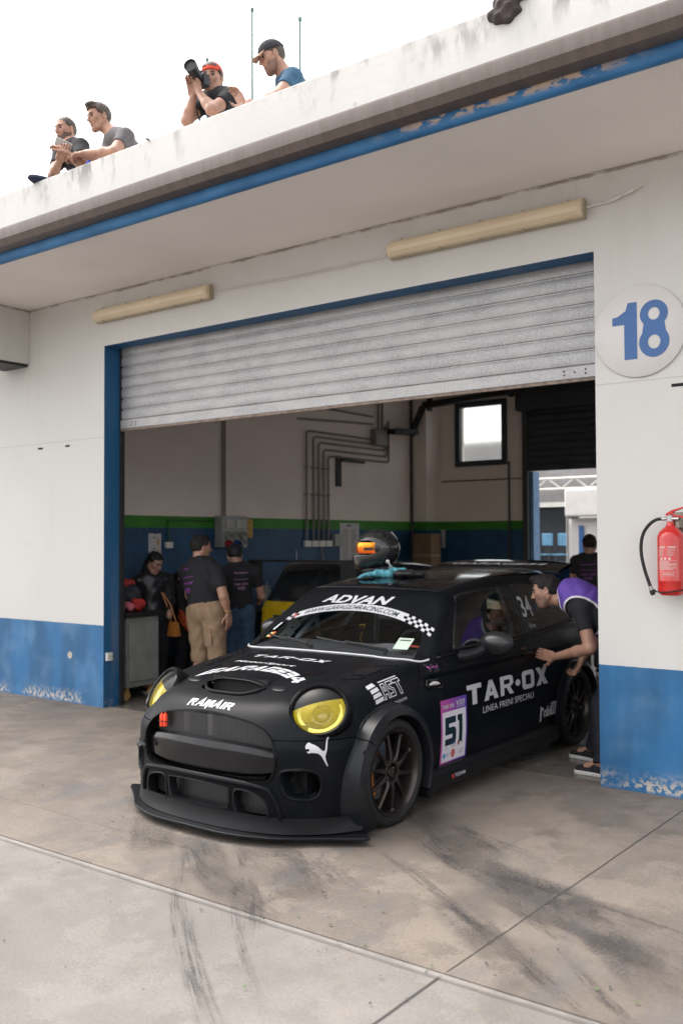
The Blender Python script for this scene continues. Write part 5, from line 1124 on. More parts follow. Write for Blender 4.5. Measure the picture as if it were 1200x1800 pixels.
# suspension brand on the front wing
WING=dict(r=(-1,0,.10),u=(0,-.25,1),d=(0,-1,-.35))
def wing_dec(name,vf,u0,v0,w0,m=None): return decal(name,vf,(u0,v0+.12,w0),m=m or M_LETTER,cell=.03,**WING)
spr=[]
for i in range(4): y=.0+i*.030; spr.append([(.0-.004*(i%2),y),(.075,y+.006),(.078-.006*(i%2),y+.028),(.004,y+.022)])
wing_dec('wing_emblem',letters(spr),.085,.80,.745)
def outl(pts,w):  # thick outline strokes
    out=[]
    for i in range(len(pts)-1):
        a=Vector(pts[i]);b=Vector(pts[i+1]); d=(b-a).normalized(); n=Vector((-d.y,d.x))*w/2; a=a-d*w/2; b=b+d*w/2; out.append([tuple(a+n),tuple(a-n),tuple(b-n),tuple(b+n)])
    return out
ast=[]
ast+=outl([(0,0),(.028,.088),(.062,.088),(.062,0),(.046,0),(.046,.025),(.024,.025),(.017,0),(0,0)],.0055)+outl([(.030,.045),(.046,.045),(.046,.070),(.036,.070),(.030,.045)],.005)
ast+=outl([(.074,0),(.118,0),(.124,.012),(.124,.042),(.098,.058),(.098,.070),(.132,.070),(.132,.090),(.084,.090),(.078,.080),(.078,.052),(.106,.036),(.106,.020),(.074,.020),(.074,0)],.0055)
ast+=outl([(.142,.090),(.212,.090),(.212,.070),(.190,.070),(.190,-.002),(.168,-.002),(.168,.070),(.142,.070),(.142,.090)],.0055)+[R_(.03,.212,.100,.106)]
wing_dec('wing_lettering',letters(ast),.000,.80,.760)
vf=fit_w(text_obj('SUSPENSION',.02,off=.005,space=1.15),.215,.017); wing_dec('wing_lettering',(vf[0],vf[1]),-.105,.82,.727)
# leaping cat on the bumper corner
CAT=[(0,.088),(.012,.100),(.026,.104),(.040,.097),(.062,.090),(.085,.078),(.100,.066),(.112,.058),(.124,.056),(.132,.066),(.138,.090),(.146,.112),(.157,.126),(.167,.128),(.164,.119),(.153,.108),(.147,.085),(.143,.062),(.136,.044),(.130,.026),(.134,.006),(.142,-.010),(.148,-.026),(.140,-.024),(.128,-.006),(.115,.014),(.104,.030),(.088,.042),(.070,.048),(.052,.050),(.036,.052),(.022,.048),(.010,.052),(.006,.058),(.020,.060),(.026,.066),(.016,.074),(.004,.070),(-.002,.076)]
CT=np.array([.485,.70,.47]); 
def cat():
    import mathutils
    tri_=mathutils.geometry.tessellate_polygon([[Vector((x,y,0)) for x,y in CAT]]); vs=[(x,y) for x,y in CAT]; return vs,[tuple(q) for q in tri_]
decal('leaping_cat_emblem',cat(),(.62,.745,.445),r=(-.62,.52,.02),u=(0,0,1),d=(-.62,-.75,0),m=M_LETTER,cell=.03)
# bonnet lettering (reads from the front): right = +v, up = -u
def hood_text(name,vf,u0,v0,stretch=1.0,warp=None,cell=.04,m=None): return decal(name,vf,(u0,v0,1.2),r=(0,1,0),u=(-stretch,0,0),d=(0,0,-1),m=m or M_LETTER,warp=warp,cell=cell)
def ramair():
    L=[];x=0; h=.052
    def sh(p): return [(a+b*.22,b) for a,b in p]
    def Rl(x): return [sh([(x,0),(x+.014,0),(x+.014,h),(x,h)]),sh([(x+.014,h),(x+.044,h),(x+.050,h-.006),(x+.050,h-.012),(x+.014,h-.012)]),sh([(x+.038,h-.012),(x+.050,h-.012),(x+.050,h-.024),(x+.044,h-.030),(x+.038,h-.028)]),sh([(x+.014,h-.030),(x+.044,h-.030),(x+.038,h-.020),(x+.014,h-.020)]),sh([(x+.024,h-.030),(x+.038,h-.030),(x+.054,0),(x+.038,0)])]
    def Al(x,t=.022): return [sh([(x,0),(x+.014,0),(x+.030,h+t),(x+.024,h)]),sh([(x+.040,0),(x+.056,0),(x+.038,h),(x+.030,h+t),(x+.024,h-.01)]),sh([(x+.012,.012),(x+.044,.012),(x+.042,.022),(x+.016,.022)])]
    def Ml(x): return [sh([(x,0),(x+.014,0),(x+.014,h),(x,h)]),sh([(x+.046,0),(x+.060,0),(x+.060,h),(x+.046,h)]),sh([(x+.010,h),(x+.024,h),(x+.032,-.016),(x+.026,-.010)]),sh([(x+.036,h),(x+.050,h),(x+.032,-.016),(x+.026,.006)])]
    L+=Rl(0)+Al(.058)+Ml(.118)+Al(.180)+[sh([(.242,0),(.256,0),(.256,h),(.242,h)])]+Rl(.264); return letters(L)
v_,f_=ramair(); xs=[p[0] for p in v_]; cx=(min(xs)+max(xs))/2; hood_text('bonnet_lettering',([(( x-cx)*1.10,y) for x,y in v_],f_),.600,-.028,.80)
# arched workshop name across the bonnet behind the scoop
vf=block('GARAGE34',wd=.98,st=.27,gap=.10); vf=fit_w(([(x+y*.45,y) for x,y in vf[0]],vf[1]),.80,.098)
def arch(x,y): return (x*1.0, y-.155*(abs(x-.02)/.40)**2*1.0)
hood_text('bonnet_lettering',vf,.168,-.015,1.0,warp=arch,cell=.03)
vf=fit_w(text_obj('MotorSport',.05,off=.02,shear=.4),.52,.045); hood_text('bonnet_lettering',vf,.035,-.110,.9,warp=lambda x,y:(x,y-.02*x))
v2=fit_w(block('TAR.OX',wd=1.0,gap=.18),.62,.055); hood_text('bonnet_lettering',([(x+y*.5,y) for x,y in v2[0]],v2[1]),-.115,-.045,1.0)
# windscreen banner
WS=dict(r=(0,1,0),u=(-.565,0,.825),d=(-1,0,0))
vf=fit_w(text_obj('ADVAN',.1,off=.035,shear=.30,space=1.02),.60,.064); decal('banner_lettering',vf,(-.50,-.035,1.198),m=M_LETTER,cell=.04,lift=.002,r=(0,1,0),u=(-.0,0,.82),d=(-1,0,0))
def arcpos(x,y,base=.006): 
    v=x; return (v, float(arc_low(np.array([v]))[0])+base+y)
def strip_poly(x0,x1,y0,y1,n): return letters([[(x0+(x1-x0)*i/n,y0),(x0+(x1-x0)*(i+1)/n,y0),(x0+(x1-x0)*(i+1)/n,y1),(x0+(x1-x0)*i/n,y1)] for i in range(n)])
def ban(name,vf,m,lift,warp=arcpos): return decal(name,vf,(-.3,0,0),m=m,cell=.03,lift=lift,r=(0,1,0),u=(0,0,1),d=(-1,0,0),warp=warp)
ban('banner_strip',strip_poly(-.455,.43,0,.043,30),M_LETTER,.0020)
vf=fit_w(text_obj('WWW.GARAGE34RACING.COM',.03,off=.014,shear=.25),.80,.028); ban('banner_lettering',([(x-.015,y) for x,y in vf[0]],vf[1]),M_NUM,.0034,warp=lambda x,y:arcpos(x,y,.0135))
chk=[]
for i in range(9):
    x0=.43+i*.028
    for j in range(3):
        if (i+j)%2==0: chk.append(R_(x0,x0+.028,j*.0145,(j+1)*.0145))
ban('banner_checks',letters(chk),M_LETTER,.0022)
chk=[]
for i in range(4):
    x0=-.455-(i+1)*.026
    for j in range(3):
        if (i+j)%2==0: chk.append(R_(x0,x0+.026,j*.0145,(j+1)*.0145))
ban('banner_checks',letters(chk),M_LETTER,.0022); ban('banner_emblem',letters([R_(-.50,-.48,.012,.034)]),mat('emblem_red',(.60,.05,.04),.4),.004)
# racing number on the quarter window
def qtext(s,u0,w0,wd,ht,off,m=M_LETTER): vf=fit_w(text_obj(s,ht,off=off),wd,ht); decal('window_lettering',vf,(u0,.9,w0),r=(-1,0,0),u=(0,0,1),d=(0,-1,0),m=m,cell=.1,lift=.002)
qtext('34',-2.10,1.055,.20,.155,.01); qtext('Driver',-2.10,.975,.13,.030,0)
qtext('cup series',-2.13,1.018,.16,.022,0,mat('faded_print',(.12,.17,.17),.5))
# katakana-like strip and small tag on the scuttle
v_=letters([R_(0,.10,.0,.045)]); decal('scuttle_tag',v_,(-.495,.99,.822),m=mat('tag_dark',(.015,.012,.02),.4,var=0),cell=.05,lift=.0012,**SIDE)
kk=[]
for i,x in enumerate((.006,.026,.046,.062,.080)):
    kk+= [R_(x,x+.012,.028,.031),R_(x+.003,x+.006,.016,.036)] if i%2==0 else [R_(x,x+.013,.025,.0285)]
decal('scuttle_lettering',letters(kk),(-.495,.99,.822),m=mat('tag_pink',(.50,.12,.42),.5,var=0),cell=.2,lift=.0024,**SIDE)
# fabric tag on the spoiler's end
# ------------------------------------------------------------------ people
def nrm(v): v=np.asarray(v,float); return v/np.linalg.norm(v)
def skin(name,c):
    if name in MATS: return MATS[name]
    m=bpy.data.materials.new(name); MATS[name]=m; t=NT(m); o=t.obj(); n=t.noise(16,4,o); t.p('Base Color',t.mix(t.step(n,.3,.7),tuple(k*.86 for k in c),tuple(min(1,k*1.10) for k in c)))
    t.p('Roughness',.48); t.p('Subsurface Weight',.12); t.p('Subsurface Radius',(.02,.008,.004)); t.bump(t.noise(140,2,o),.08,.002); return m
SK1=skin('skin_warm',(.38,.205,.140)); SK2=skin('skin_tan',(.30,.16,.11)); SK3=skin('skin_medium',(.34,.19,.135))  # skin tones differ from person to person
HAIR=mat('hair_dark_brown',(.008,.006,.005),.75,var=.4,scale=60,bump=.4,bscale=90); HAIR2=mat('hair_brown',(.055,.038,.028),.55,var=.4,scale=60,bump=.4); HAIR3=mat('hair_black',(.006,.006,.008),.6,var=.3,scale=50,bump=.3)
STUB2=mat('stubble',(.20,.115,.085),.7,var=.15,scale=60)
STUB=mat('beard_dark',(.10,.062,.046),.7,var=.3,scale=90)
TEE=mat('black_cotton',(.012,.012,.015),.85,var=.25,scale=25,bump=.2,bscale=30); LEATH=mat('black_leather_jacket',(.012,.013,.017),.38,var=.3,scale=12,bump=.4,bscale=14); DARKT=mat('dark_trousers',(.010,.011,.017),.8,var=.25,scale=20,bump=.25,bscale=22)
KHAKI=mat('khaki_cotton',(.27,.18,.11),.85,var=.14,scale=14,bump=.35,bscale=16); JEAN=mat('blue_denim',(.030,.065,.12),.85,var=.25,scale=14,bump=.2); PURP=mat('purple_bib',(.115,.055,.33),.75,var=.14,scale=10,bump=.3,bscale=12); PIPING=mat('white_piping',(.60,.58,.60),.6,var=.05)
GREYS=mat('grey_polo',(.115,.105,.11),.85,var=.15,scale=20,bump=.2,bscale=30); BLUET=mat('petrol_blue_tee',(.030,.085,.15),.85,var=.15,scale=20,bump=.2,bscale=26); SOLE=mat('white_sole',(.55,.53,.50),.5,var=.05); CANV=mat('black_canvas',(.012,.012,.014),.8,var=.2); REDCAP=mat('red_cap_cloth',(.55,.06,.03),.8,var=.1); BLKCAP=mat('black_cap_cloth',(.022,.022,.026),.85,var=.1); TANP=mat('tan_cap_peak',(.33,.20,.13),.8,var=.1)
def head_frame(J):
    f=nrm(J['face']); u=nrm(J.get('hup',(0,0,1))); u=nrm(u-f*(u@f)); l=np.cross(u,f); return np.stack([f,l,u])
def hp(J,f,l,u,s=None):
    A=head_frame(J); s=s or J.get('hs',1); return np.array(J['head'])+(A[0]*f+A[1]*l+A[2]*u)*s
def head_sd(P,J):
    A=head_frame(J); s=J.get('hs',1); q=((P-np.array(J['head']))@A.T)/s; q=q.copy(); q[:,1]=np.abs(q[:,1]); I=np.eye(3)
    d=ellip(q,(-.010,0,.028),I,(.098,.076,.092)); j=ellip(q,(.022,0,-.035),I,(.070,.058,.080)); d=smin(d,j,.03)
    d=smin(d,rcone(q,(.066,0,-.100),(.050,.028,-.092),.020,.020),.03); d=smin(d,rcone(q,(-.01,.062,-.045),(.045,.035,-.090),.020,.016),.03)
    d=smin(d,rcone(q,(.084,0,.030),(.072,.040,.030),.013,.010),.014); d=smin(d,rcone(q,(.060,.043,-.010),(.064,.036,-.025),.020,.016),.02)
    d=smax(d,-(np.linalg.norm(q-np.array([.101,.032,.008]),axis=1)-.017),.014)
    d=smin(d,rcone(q,(.090,0,.018),(.112,0,-.024),.008,.0115),.010); d=smin(d,rcone(q,(.098,0,-.028),(.096,.011,-.029),.009,.007),.006)
    d=smin(d,rcone(q,(.089,0,-.055),(.080,.018,-.058),.0075,.005),.007); d=smin(d,rcone(q,(.086,0,-.067),(.078,.016,-.066),.0085,.005),.006)
    e=ellip(q,(-.008,.080,-.004),I,(.021,.009,.033)); e=smax(e,-(ellip(q,(-.004,.090,.0),I,(.011,.008,.019))),.006); d=smin(d,e,.006)
    return d*s
def hand_prims(w,d,n,curl=.4,thumb=1,s=1.0,spread=.0):
    """w wrist, d direction of the hand, n palm normal; thumb=+-1 side"""
    w=np.array(w,float); d=nrm(d); n=nrm(np.array(n,float)-d*(np.array(n,float)@d)); a=np.cross(n,d)*thumb; pr=[]
    k0=w+d*.088*s
    for i,(off,L) in enumerate(((.030,.94),(.010,1.05),(-.011,1.0),(-.031,.80))):
        p=k0+a*off*s-d*abs(off-.005)*.12; pr.append((w+d*.018*s+a*off*.55*s,p,.0135*s,.0105*s)); ang=0; cur=d+a*spread*off*20; cur=nrm(cur)
        for (l_,c_,r0,r1) in ((.045,.55,.0098,.0088),(.028,1.0,.0088,.0078),(.021,.8,.0078,.0066)):
            ang+=curl*c_*(1+.12*i); dd=cur*math.cos(ang)+n*math.sin(ang); q=p+dd*l_*L*s; pr.append((p,q,r0*s,r1*s)); p=q
    t0=w+d*.022*s+a*.022*s; t1=t0+nrm(d*.55+a*.80+n*.25)*.042*s; t2=t1+nrm(d*.85+a*.40+n*.35)*.032*s; t3=t2+nrm(d*1.0+a*.12+n*.35)*.024*s
    pr+=[(t0,t1,.0145*s,.012*s),(t1,t2,.011*s,.0095*s),(t2,t3,.0095*s,.0075*s)]; palm=(w+d*.048*s,np.stack([d,a,n]),(.046*s,.040*s,.0135*s)); return pr,palm
def person(name_label,J,shirt=TEE,trousers=DARKT,skinm=SK1,hair=HAIR,h=.011,b=1.0,sleeve=.55,hem=1.0,shoes=True,hands=None,hairstyle='short',beard=False,group=None,bare_legs=False,bare_head=False,headwear=None,collar=0,vest=False):
    T=thing('person',name_label,'person',group=group); J={k:(np.array(v,float) if isinstance(v,(tuple,list)) else v) for k,v in J.items()}
    nk,pv=J['neck'],J['pelvis']; up=nrm(nk-pv); lat=J['shL']-J['shR']; lat=nrm(lat-up*(lat@up)); dep=np.cross(lat,up); A=np.stack([dep,lat,up]); L=np.linalg.norm(nk-pv)
    bend=J.get('bend',np.zeros(3)); ch=pv+(nk-pv)*.72+bend; ab=pv+(nk-pv)*.36+bend*.8; sw=np.linalg.norm(J['shL']-J['shR'])/2
    torso=[('e',ch,(.112*b,max(.125,sw*.86)*min(b,1.15),L*.34)),('e',ab,(.100*b*b,.145*b,L*.34)),('e',pv+up*.02,(.112*b,.158*b,.13))]
    arms={}; legs={}
    for s_ in 'LR':
        arms[s_]=[(J['sh'+s_],J['el'+s_],.056*b**.5,.043*b**.5),(J['el'+s_],J['el'+s_]+(J['wr'+s_]-J['el'+s_])*.35,.043*b**.5,.040*b**.5),(J['el'+s_]+(J['wr'+s_]-J['el'+s_])*.35,J['wr'+s_],.040*b**.5,.026)]
        hpj=pv+lat*(.085*b if s_=='L' else -.085*b)-up*.03; legs[s_]=[(hpj,J['kn'+s_],.088*b,.058*b**.5),(J['kn'+s_],J['kn'+s_]+(J['an'+s_]-J['kn'+s_])*.3,.056*b**.5,.055*b**.5),(J['kn'+s_]+(J['an'+s_]-J['kn'+s_])*.3,J['an'+s_],.055*b**.5,.038)]
    def f_torso(P,inf=0):
        d=ellip(P,torso[0][1],A,torso[0][2]); d=smin(d,ellip(P,torso[1][1],A,torso[1][2]),.09); d=smin(d,ellip(P,torso[2][1],A,torso[2][2]),.07)
        d=smin(d,rcone(P,J['shL'],J['shR'],.054,.054),.06); d=smin(d,rcone(P,nk-up*.03,J['shL']*.55+nk*.45,.060,.050),.04); d=smin(d,rcone(P,nk-up*.03,J['shR']*.55+nk*.45,.060,.050),.04); return d-inf
    def chain(P,prims,k=.02,inf=0):
        d=None
        for p in prims: e=rcone(P,p[0],p[1],p[2]+inf,p[3]+inf); d=e if d is None else smin(d,e,k)
        return d
    hb=hp(J,-.025,0,-.06); H=[]
    for key in (hands or {}):
        H.append(hand_prims(J['wr'+key],*hands[key][:2],**hands[key][2]))
    def f_body(P):
        d=f_torso(P); d=smin(d,rcone(P,nk-up*.02,hb,.060,.052),.035); d=smin(d,head_sd(P,J),.012)
        for s_ in 'LR': d=smin(d,chain(P,arms[s_]),.03); d=smin(d,chain(P,legs[s_]),.03)
        for s_ in 'LR': d=smin(d,rcone(P,J['an'+s_],J['toe'+s_],.038,.028),.03)
        for pr,palm in H:
            g=rbox(P,palm[0],palm[1],palm[2],.012)
            for p in pr: g=smin(g,rcone(P,*p),.005)
            d=smin(d,g,.012)
        for s_ in 'LR':
            if not hands or s_ not in hands: d=smin(d,ellip(P,J['wr'+s_]+nrm(J['wr'+s_]-J['el'+s_])*.06,np.eye(3),(.035,.035,.05)),.03)
        return d
    pts=np.array([v for k,v in J.items() if k in ('head','neck','pelvis','shL','shR','elL','elR','wrL','wrR','knL','knR','anL','anR','toeL','toeR')]); lo=pts.min(0)-.24; hi=pts.max(0)+.24; lo[2]=max(lo[2],pts[:,2].min()-.08)
    V,F_,N=implicit(f_body,lo,hi,h); body=npmesh('body',V,F_,N,skinm,T)
    wr=lambda P,a=.004: a*np.sin(P[:,2]*38+3*np.sin(P[:,0]*17))*np.sin(P[:,0]*29+P[:,1]*23)
    def f_shirt(P):
        d=f_torso(P,.013)-wr(P)
        for s_ in 'LR':
            a,e=J['sh'+s_],J['el'+s_]; w_=J['wr'+s_]
            if sleeve<=1: c=rcone(P,a,a+(e-a)*sleeve,.070*b**.5,.060*b**.5); c=smax(c,((P-(a+(e-a)*sleeve))@nrm(e-a)),.006)
            else: c=smin(rcone(P,a,e,.070,.056),rcone(P,e,e+(w_-e)*.93,.056,.038),.02); c=c-wr(P,.003); c=smax(c,((P-(e+(w_-e)*.93))@nrm(w_-e)),.006)
            d=smin(d,c,.03)
        d=smax(d,-((P-pv)@up)-.10*hem,.01)
        nc=np.linalg.norm(P-(nk+up*.045),axis=1)-(.060 if collar==0 else .05); d=smax(d,-nc,.01); return d
    V,F_,N=implicit(f_shirt,lo,hi,h); sh=npmesh('shirt',V,F_,N,shirt,T)
    def f_trs(P):
        d=ellip(P,torso[2][1],A,tuple(r+.016 for r in torso[2][2])); d=smin(d,rcone(P,pv+up*.0,pv+up*.05,.13*b,.13*b)+.0,.04) if b>1 else d
        cut=.50 if bare_legs else .97
        for s_ in 'LR':
            c=chain(P,[(legs[s_][0][0],legs[s_][0][1],legs[s_][0][2]+.022,legs[s_][0][3]+(.026 if bare_legs else .022)),(J['kn'+s_],J['an'+s_],.056*b**.5+(.030 if bare_legs else .022),.038+(.03 if not bare_legs else .05))],.03)-wr(P,.005)
            a,e=J['kn'+s_],J['an'+s_]; pl=(P-(a+(e-a)*((.18) if bare_legs else 1.0)))@nrm(e-a)
            c=smax(c,pl,.008); d=smin(d,c,.03)
        return smax(d,((P-pv)@up)-.075,.01)
    V,F_,N=implicit(f_trs,lo,hi,h); tr_=npmesh('trousers' if not bare_legs else 'shorts',V,F_,N,trousers,T)
    if shoes:
        for s_ in 'LR':
            a,t_=J['an'+s_],J['toe'+s_]; d_=t_-a; d_=nrm([d_[0],d_[1],0]); z0=min(a[2],t_[2])-.05; base=np.array([a[0],a[1],z0]); e=base+d_*.17
            def f_sh(P,base=base,e=e,d_=d_,z0=z0): 
                g=rcone(P,base+np.array([0,0,.035]),e+np.array([0,0,.022]),.045,.036); g=smin(g,rcone(P,base+np.array([0,0,.05]),base+d_*.05+np.array([0,0,.06]),.044,.036),.03); return smax(g,z0+.012-P[:,2],.006)
            def f_so(P,base=base,e=e,z0=z0): return smax(rcone(P,np.array([*base[:2],z0+.01]),np.array([*e[:2],z0+.01]),.050,.043),np.maximum(P[:,2]-(z0+.028),z0-.001-P[:,2]),.004)
            lo_=np.minimum(base,e)-.09; hi_=np.maximum(base,e)+.12; V,F_,N=implicit(f_sh,lo_,hi_,.008); so_=npmesh('shoe',V,F_,N,CANV,T); V,F_,N=implicit(f_so,lo_,hi_,.007); npmesh('sole',V,F_,N,SOLE,so_)
    # head dressing
    Ah=head_frame(J); s=J.get('hs',1); I=np.eye(3)
    def hl(P): return ((P-J['head'])@Ah.T)/s
    def f_hair(P):
        q=hl(P); rip=.0012*np.sin(q[:,1]*170+6*np.sin(q[:,0]*35))+.0022*np.sin(q[:,0]*70+q[:,2]*60+q[:,1]*40); top=.007+.011*sstep(q[:,0],-.02,.08) if hairstyle!='buzz' else .002
        d=ellip(q,(-.012,0,.030),I,(.099,.078,.093))-top-rip
        if hairstyle=='quiff': d=smin(d,ellip(q,(.055,0,.108),I,(.050,.055,.026))-rip,.02)
        line=-(.165*(q[:,2]+.055)-.12*(q[:,0]+.08))/.204; pk=-(q[:,2]-(.060+.25*np.maximum(q[:,0]-.03,0))) ; c=smax(line,np.where(q[:,0]>.045,pk,-1),.01); d=smax(d,c,.008)
        side=smax(ellip(q,(-.02,0,.0),I,(.086,.078,.070))-(.001 if hairstyle!='long' else .003), q[:,0]-.004,.006); side=smax(side,-.035-q[:,2],.006); d=smin(d,smax(side,np.abs(q[:,0]+.0)-.2,.01),.01)
        if hairstyle=='long':
            lg=ellip(q,(-.045,0,-.09),I,(.062,.088,.175))-rip; lg=smin(lg,rcone(q,(-.04,-.06,-.05),(-.02,-.085,-.24),.035,.02),.03); lg=smax(lg,q[:,0]-.02,.01); d=smin(d,lg,.03)
        return d*s
    hc=J['head']; r3=np.array([.20,.20,.36 if hairstyle=='long' else .17]); 
    if hairstyle: V,F_,N=implicit(f_hair,hc-r3,hc+np.array([.2,.2,.17]),min(h,.008)); npmesh('hair',V,F_,N,hair,T)
    if beard:
        def f_b(P):
            q=hl(P); q[:,1]=np.abs(q[:,1]); d=head_sd(P,J)/s-.0035; c=smax(q[:,2]-(-.062+.03*sstep(q[:,1],.03,.06)),-.0-q[:,0],.01); m=-(ellip(q,(.09,0,-.060),I,(.02,.022,.010))); return smax(smax(d,c,.008),m,.004)*s
        V,F_,N=implicit(f_b,hc-.17,hc+.15,min(h,.007)); npmesh('beard',V,F_,N,STUB if beard==1 else STUB2,T)
    em=mat('eye_dark',(.03,.02,.018),.2,var=0)
    br=MB()
    for sd in (1,-1):
        mb=MB(); c=hp(J,.0795,.032*sd,.008); mb.lathe([(0,-.011*s),(.007*s,-.009*s),(.0115*s,0),(.007*s,.009*s),(0,.011*s)],c,Ah[2],12); mb.build('eye',em,T); br.tube([hp(J,.095,.014*sd,.026),hp(J,.094,.030*sd,.032),hp(J,.080,.048*sd,.028)],.0032*s,6)
    br.build('eyebrows',hair,T)
    MB().tube([hp(J,.090,.020,-.060),hp(J,.0985,0,-.0605),hp(J,.090,-.020,-.060)],.0022*s,6).build('mouth_line',mat('lip_dark',(.16,.06,.05),.5,var=0),T)
    if headwear=='cap' or headwear=='cap_back':
        def f_cap(P):
            q=hl(P); d=ellip(q,(-.010,0,.036),I,(.106,.085,.094))-.004; d=smax(d,.042+.10*0-q[:,2]+.10*(q[:,0]) *(-1 if headwear=='cap' else .9)*.35,.006); return d*s
        V,F_,N=implicit(f_cap,hc-.17,hc+.18,.007); cp=npmesh('cap',V,F_,N,BLKCAP if headwear=='cap' else REDCAP,T); sg_=1 if headwear=='cap' else -1
        pk=MB(); pk.grid(lambda a,c:tuple(hp(J,sg_*(.070+.095*c*(1-(2*a-1)**2*.55)),(a-.5)*.155*(1-.15*c),.052-.012*(2*a-1)**2-.030*c)),14,5); pk.build('cap_peak',TANP if headwear=='cap' else TANP,cp,smooth=60,solid=.004)
    if vest:
        def f_v(P):
            d=f_torso(P,.026)-wr(P,.005); return smax(d,-((P-pv)@up)-.22,.01)
        V,F_,N=implicit(f_v,lo,hi,h); T3=(V,tri(F_),N)
        def g_arm(V,s_): a=J['sh'+s_]; e=J['el'+s_]; q=V-(a+(e-a)*.18-up*.0); return .118-np.sqrt(((q@A[1])/1.0)**2*.35+((q@A[0])/1.0)**2+((q@A[2])/1.28)**2)
        trims=[]
        for s_ in 'LR': _,T3=clip(*T3,-g_arm(T3[0],s_)); 
        for s_ in 'LR':
            a_,T3=clip(*T3,-(g_arm(T3[0],s_))-.012); trims.append(a_)
        nkf=lambda V: .098-np.sqrt(((V-(nk+up*.01+A[0]*.03))@A[1])**2+((V-(nk+up*.01+A[0]*.03))@A[2]*.72)**2+((V-(nk+up*.01+A[0]*.03))@A[0])**2)
        _,T3=clip(*T3,-nkf(T3[0])); a_,T3=clip(*T3,-nkf(T3[0])-.012); trims.append(a_)
        bib=npmesh('bib_vest',T3[0],T3[1],T3[2],PURP,T)
        for q in trims:
            if len(q[1]): npmesh('bib_piping',q[0],q[1],q[2],PIPING,bib)
    return T,dict(shirt=f_shirt,J=J,A=A,up=up,lat=lat,dep=dep,trs=f_trs)
def back_print(T,D,m,off=(0,0),wd=.20,lines=((.0,.022),(-.065,.012),(-.12,.022),(-.17,.032)),words=('Autosport','motorsport','TAR OX','V33'),m2=None):
    J=D['J']; bk=-D['dep']; c=D['J']['neck']-D['up']*.12+bk*.4; rt=-D['lat']*-1; rt=np.cross(D['up'],bk); mb=MB()
    for (dy,hh),w_ in zip(lines,words):
        vs,fs=subdiv2d(fit_w(text_obj(w_,hh,off=.01,shear=.2 if hh<.03 else 0),wd if hh<.03 else wd*.5,hh),.04); P=np.array([c+rt*(x+off[0])+D['up']*(y+dy+off[1]) for x,y in vs]); P=onbody(P,-bk,.003,D['shirt']); mb.add([tuple(p) for p in P],fs)
    mb.build('back_print',m,T,smooth=0)
# marshal leaning to the window
J=dict(head=(-.600,.515,1.255),face=(-.95,-.26,-.24),hup=(-.35,0,1),hs=1.01,neck=(-.46,.525,1.205),pelvis=(.02,.54,.86),bend=(.02,0,.075),shL=(-.275,.385,1.145),shR=(-.34,.72,1.150),elL=(-.190,.325,.872),wrL=(-.500,.405,.780),elR=(-.33,.80,.89),wrR=(-.425,.74,.735),
  knL=(-.13,.40,.46),anL=(-.08,.27,.085),toeL=(-.20,.265,.05),knR=(-.22,.64,.46),anR=(-.30,.68,.085),toeR=(-.42,.69,.05))
PM,DM=person('young man in purple bib leaning in to the side window of the black car',J,h=.0075,vest=True,hairstyle='quiff',beard=2,hands={'L':(( -.95,.28,.10),(-.20,.95,-.1),dict(curl=.12,thumb=-1,s=1.05)),'R':((-.35,-.1,-1),(-.7,-.5,.2),dict(curl=.75,thumb=1,s=1.0))},hair=HAIR)
MB().box(-.245,-.225,.30,.40,.36,.47).build('knee_patch',mat('pale_patch',(.42,.42,.40),.7),PM,smooth=0,bevel=.004) if False else None
# woman with long hair
J=dict(head=(-5.43,1.0,1.405),face=(1,.05,-.50),hup=(.4,0,1),hs=.97,neck=(-5.505,1.02,1.275),pelvis=(-5.47,1.02,.80),shL=(-5.40,1.16,1.215),shR=(-5.56,.88,1.205),elL=(-5.38,1.2,.98),wrL=(-5.24,1.05,.87),elR=(-5.60,.86,.97),wrR=(-5.42,.84,.86),knL=(-5.43,1.10,.44),anL=(-5.46,1.10,.085),toeL=(-5.36,1.05,.05),knR=(-5.49,.94,.44),anR=(-5.52,.94,.085),toeR=(-5.42,.88,.05))
PC,DC=person('woman with long black hair and leather jacket looking down by the tool trolley',J,shirt=LEATH,skinm=SK3,hair=HAIR3,h=.011,b=.88,sleeve=1.5,hairstyle='long',hem=.4,hands={'R':((.8,-.1,-.3),(0,1,0),dict(curl=.9,thumb=1,s=.92))})
tag(MB().prism([(-.06,0),(.07,0),(.085,.005),(.05,.155),(-.035,.155),(-.07,.01)],lambda a,c,d:(-5.215+a,1.05+d,.605+c),.06).tube([(-5.245,1.08,.755),(-5.30,1.06,.95),(-5.36,1.04,1.08)],.009,6).tube([(-5.17,1.08,.755),(-5.24,1.06,.95),(-5.34,1.04,1.08)],.007,6).build('handbag',mat('tan_leather',(.40,.15,.03),.45,var=.15)),'tan leather shoulder bag hanging beside the woman in the leather jacket','handbag')
